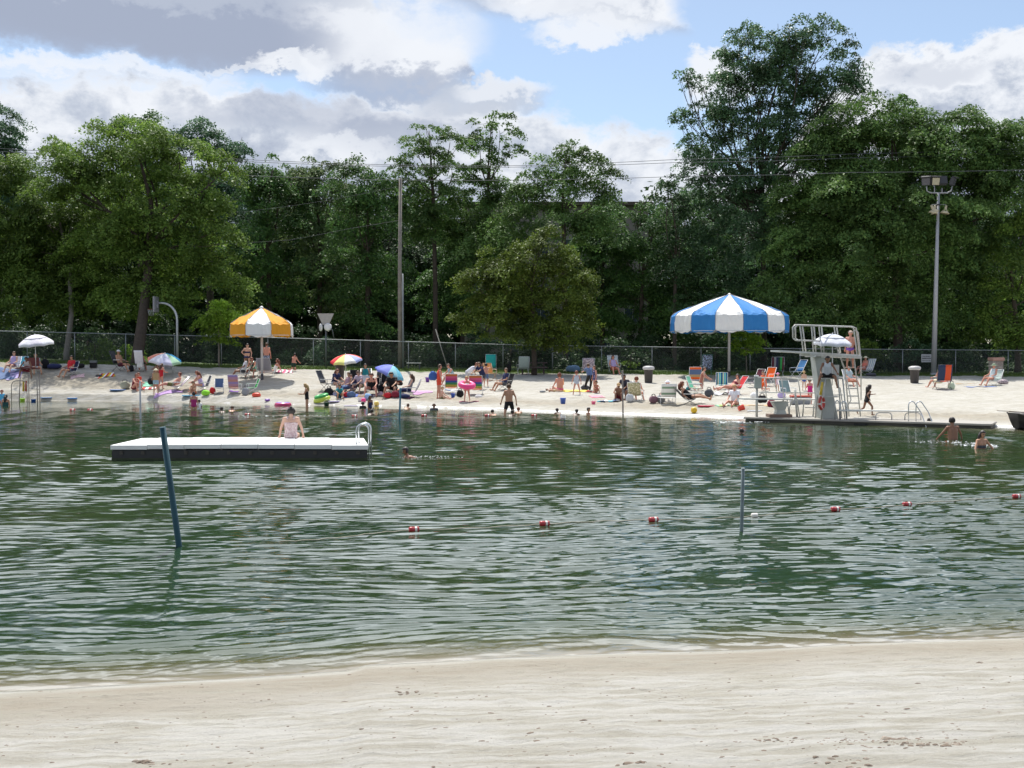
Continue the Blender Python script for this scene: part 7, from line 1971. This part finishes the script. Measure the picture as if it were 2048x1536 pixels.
for (px_, py_, yaw) in ((642, 655, 55), (656, 654, 12)):
    c = P(px_, py_, D) - b
    MM = Matrix.Rotation(R(yaw if px_ > 650 else -yaw), 3, 'Z') @ Matrix.Rotation(R(90), 3, 'X')
    MB().lathe([(.001, .05), (.2, .04), (.27, 0), (.2, -.03), (.001, -.05)], 20, c=(c.x, -.1, c.z), M=MM, cap=False).build('disc', mat('white_disc', (.8, .8, .8), .35, var=.03), fb)
MB().tube([(.1, -.06, zb_ + .05), (.45, -.06, zb_ - .35), (.55, -.06, zb_ - .85)], .035, n=6).build('brace', mat('dark_post', (.14, .16, .17), .5), fb)
# leaning stake
o = MB().tube([P(897, 740, 79) - Vector((0, 0, .1)), P(871, 658, 79.6)], .035, n=6).build('leaning_stake', mat('pale_wood', (.42, .40, .35), .8)); tag(o, 'thin pale stake leaning left against the fence right of the utility pole', 'stake')

# ------------------------------------------------------------------ floodlight pole
b = gp(1867, 750); D = b.y; s = D / F
fl = thing('floodlight_pole', 'very tall pale grey floodlight pole at the back of the sand on the right', 'light pole', b)
steel = mat('pole_steel', (.44, .44, .46), .5, metal=.2, var=.08, scale=1)
tp = P(1877, 386, D) - b
MB().tube([(0, 0, -.2), (tp.x * .5, 0, tp.z * .5), (tp.x, 0, tp.z)], [.19, .14, .09], n=14).build('pole', steel, fl)
MB().lathe([(.3, -.05), (.3, .05), (.2, .08), (.2, .12)], 16).build('base_plate', steel, fl)
zc = tp.z; xc = tp.x
bar = [(xc - 24 * s, 0, zc + 14 * s), (xc - 23 * s, 0, zc + 4 * s), (xc - 17 * s, 0, zc + .02), (xc, 0, zc), (xc + 18 * s, 0, zc + .02), (xc + 25 * s, 0, zc + 4 * s), (xc + 27 * s, 0, zc + 14 * s)]
MB().tube(bar, .045, n=8).tube([(xc - 8 * s, 0, zc), (xc - 8 * s, 0, zc + 14 * s)], .035).tube([(xc + 7 * s, 0, zc), (xc + 7 * s, 0, zc + 10 * s)], .035).build('crossarm', steel, fl)
darkh = mat('lamp_housing', (.055, .055, .06), .6, var=.1); lit = mat('lamp_lens_pale', (.55, .50, .36), .3, var=.05)
for k, (dx, w_, pale, yaw) in enumerate([(-25, 17, False, -25), (-7, 17, True, 0), (8, 17, False, 180), (28, 13, False, 60)]):
    MM = Matrix.Rotation(R(yaw), 3, 'Z') @ Matrix.Rotation(R(12 if pale else 18), 3, 'X')
    c = Vector((xc + dx * s, 0, zc + (24 if k != 3 else 23) * s))
    h_ = MB().box(c, (w_ * s, .32, 17 * s), bev=.05, M=MM); 
    h_.box(c + MM @ Vector((0, -.1, 9 * s)), (w_ * s + .06, .38, .05), M=MM)
    hh = h_.build('floodlight', darkh, fl)
    MB().box(c + MM @ Vector((0, -.175, -.02)), (w_ * s * .84, .02, 14 * s), M=MM, bev=.01).build('lens', lit if pale else mat('lamp_lens_dark', (.10, .10, .12), .2, var=0), hh)
MB().tube([(xc - 13 * s, 0, zc - 23 * s), (xc + 14 * s, 0, zc - 23 * s)], .03).build('lower_bar', steel, fl)
for dx, tilt in ((-15, -28), (-7, 14), (15, 10)):
    MM = Matrix.Rotation(R(tilt), 3, 'Y') 
    MB().lathe([(.06, 0), (.09, -.12), (.10, -.28), (.20, -.42), (.31, -.56), (.31, -.6), (.02, -.5)], 18, c=(xc + dx * s, -.05, zc - 24 * s), M=MM).build('bell_lamp', mat('lamp_shade_cream', (.60, .52, .36), .4, var=.08), fl)
MB().lathe([(.14, 0), (.14, .1)], 12, c=(xc, 0, zc - 25 * s)).build('collar', darkh, fl)
# sign on the fence
D = fence_D(1853) - .08; c = P(1853, 716.5, D)
sg = thing('warning_sign', 'small white rectangular sign with dark lettering wired to the fence beside the floodlight pole', 'sign', c)
s = D / F
MB().box((0, 0, 0), (21 * s, .012, 16 * s), bev=.004).build('panel', mat('sign_white', (.50, .51, .52), .5, var=.06), sg)
tx = MB(); rt = random.Random(3)
for row, (z, hh) in enumerate([(4 * s, 2.1 * s), (-.2 * s, 2.8 * s), (-4.6 * s, 1.2 * s)]):
    x = -8.5 * s
    while x < 8 * s:
        w_ = rt.uniform(.6, 1.5) * s
        tx.box((x + w_ / 2, -.009, z), (w_, .004, hh)); x += w_ + rt.uniform(.35, .9) * s
tx.build('lettering_lines', mat('sign_ink', (.05, .05, .06), .6, var=0), sg)
# brick drinking-fountain pillar
b = gp(1996, 756); D = b.y; s = D / F
pr = thing('brick_pillar', 'whitish brick pillar with a salmon slab top at the back of the beach, far right', 'pillar', b)
hgt = 42 * s
def brick_mat():
    m = bpy.data.materials.new('painted_brick'); m.use_nodes = True; nt = m.node_tree
    bt = nt.nodes.new('ShaderNodeTexBrick'); tcn = nt.nodes.new('ShaderNodeTexCoord'); mpn = nt.nodes.new('ShaderNodeMapping')
    mpn.inputs['Rotation'].default_value = (R(90), 0, 0)
    bt.inputs['Scale'].default_value = 1; bt.inputs['Brick Width'].default_value = .26; bt.inputs['Row Height'].default_value = .11; bt.inputs['Mortar Size'].default_value = .012
    bt.inputs['Color1'].default_value = (.5, .44, .38, 1); bt.inputs['Color2'].default_value = (.36, .28, .24, 1); bt.inputs['Mortar'].default_value = (.22, .2, .18, 1)
    nt.links.new(tcn.outputs['Object'], mpn.inputs['Vector']); nt.links.new(mpn.outputs['Vector'], bt.inputs['Vector'])
    nt.links.new(bt.outputs['Color'], nt.nodes['Principled BSDF'].inputs['Base Color']); nt.nodes['Principled BSDF'].inputs['Roughness'].default_value = .9
    return m
MB().box((0, .35, hgt / 2 - .2), (21 * s, .7, hgt - .1), bev=.01).build('brickwork', brick_mat(), pr)
MB().box((0, .33, hgt - .14), (24 * s, .86, .22), bev=.03).build('cap_slab', mat('salmon_slab', (.52, .30, .24), .8, var=.1), pr)
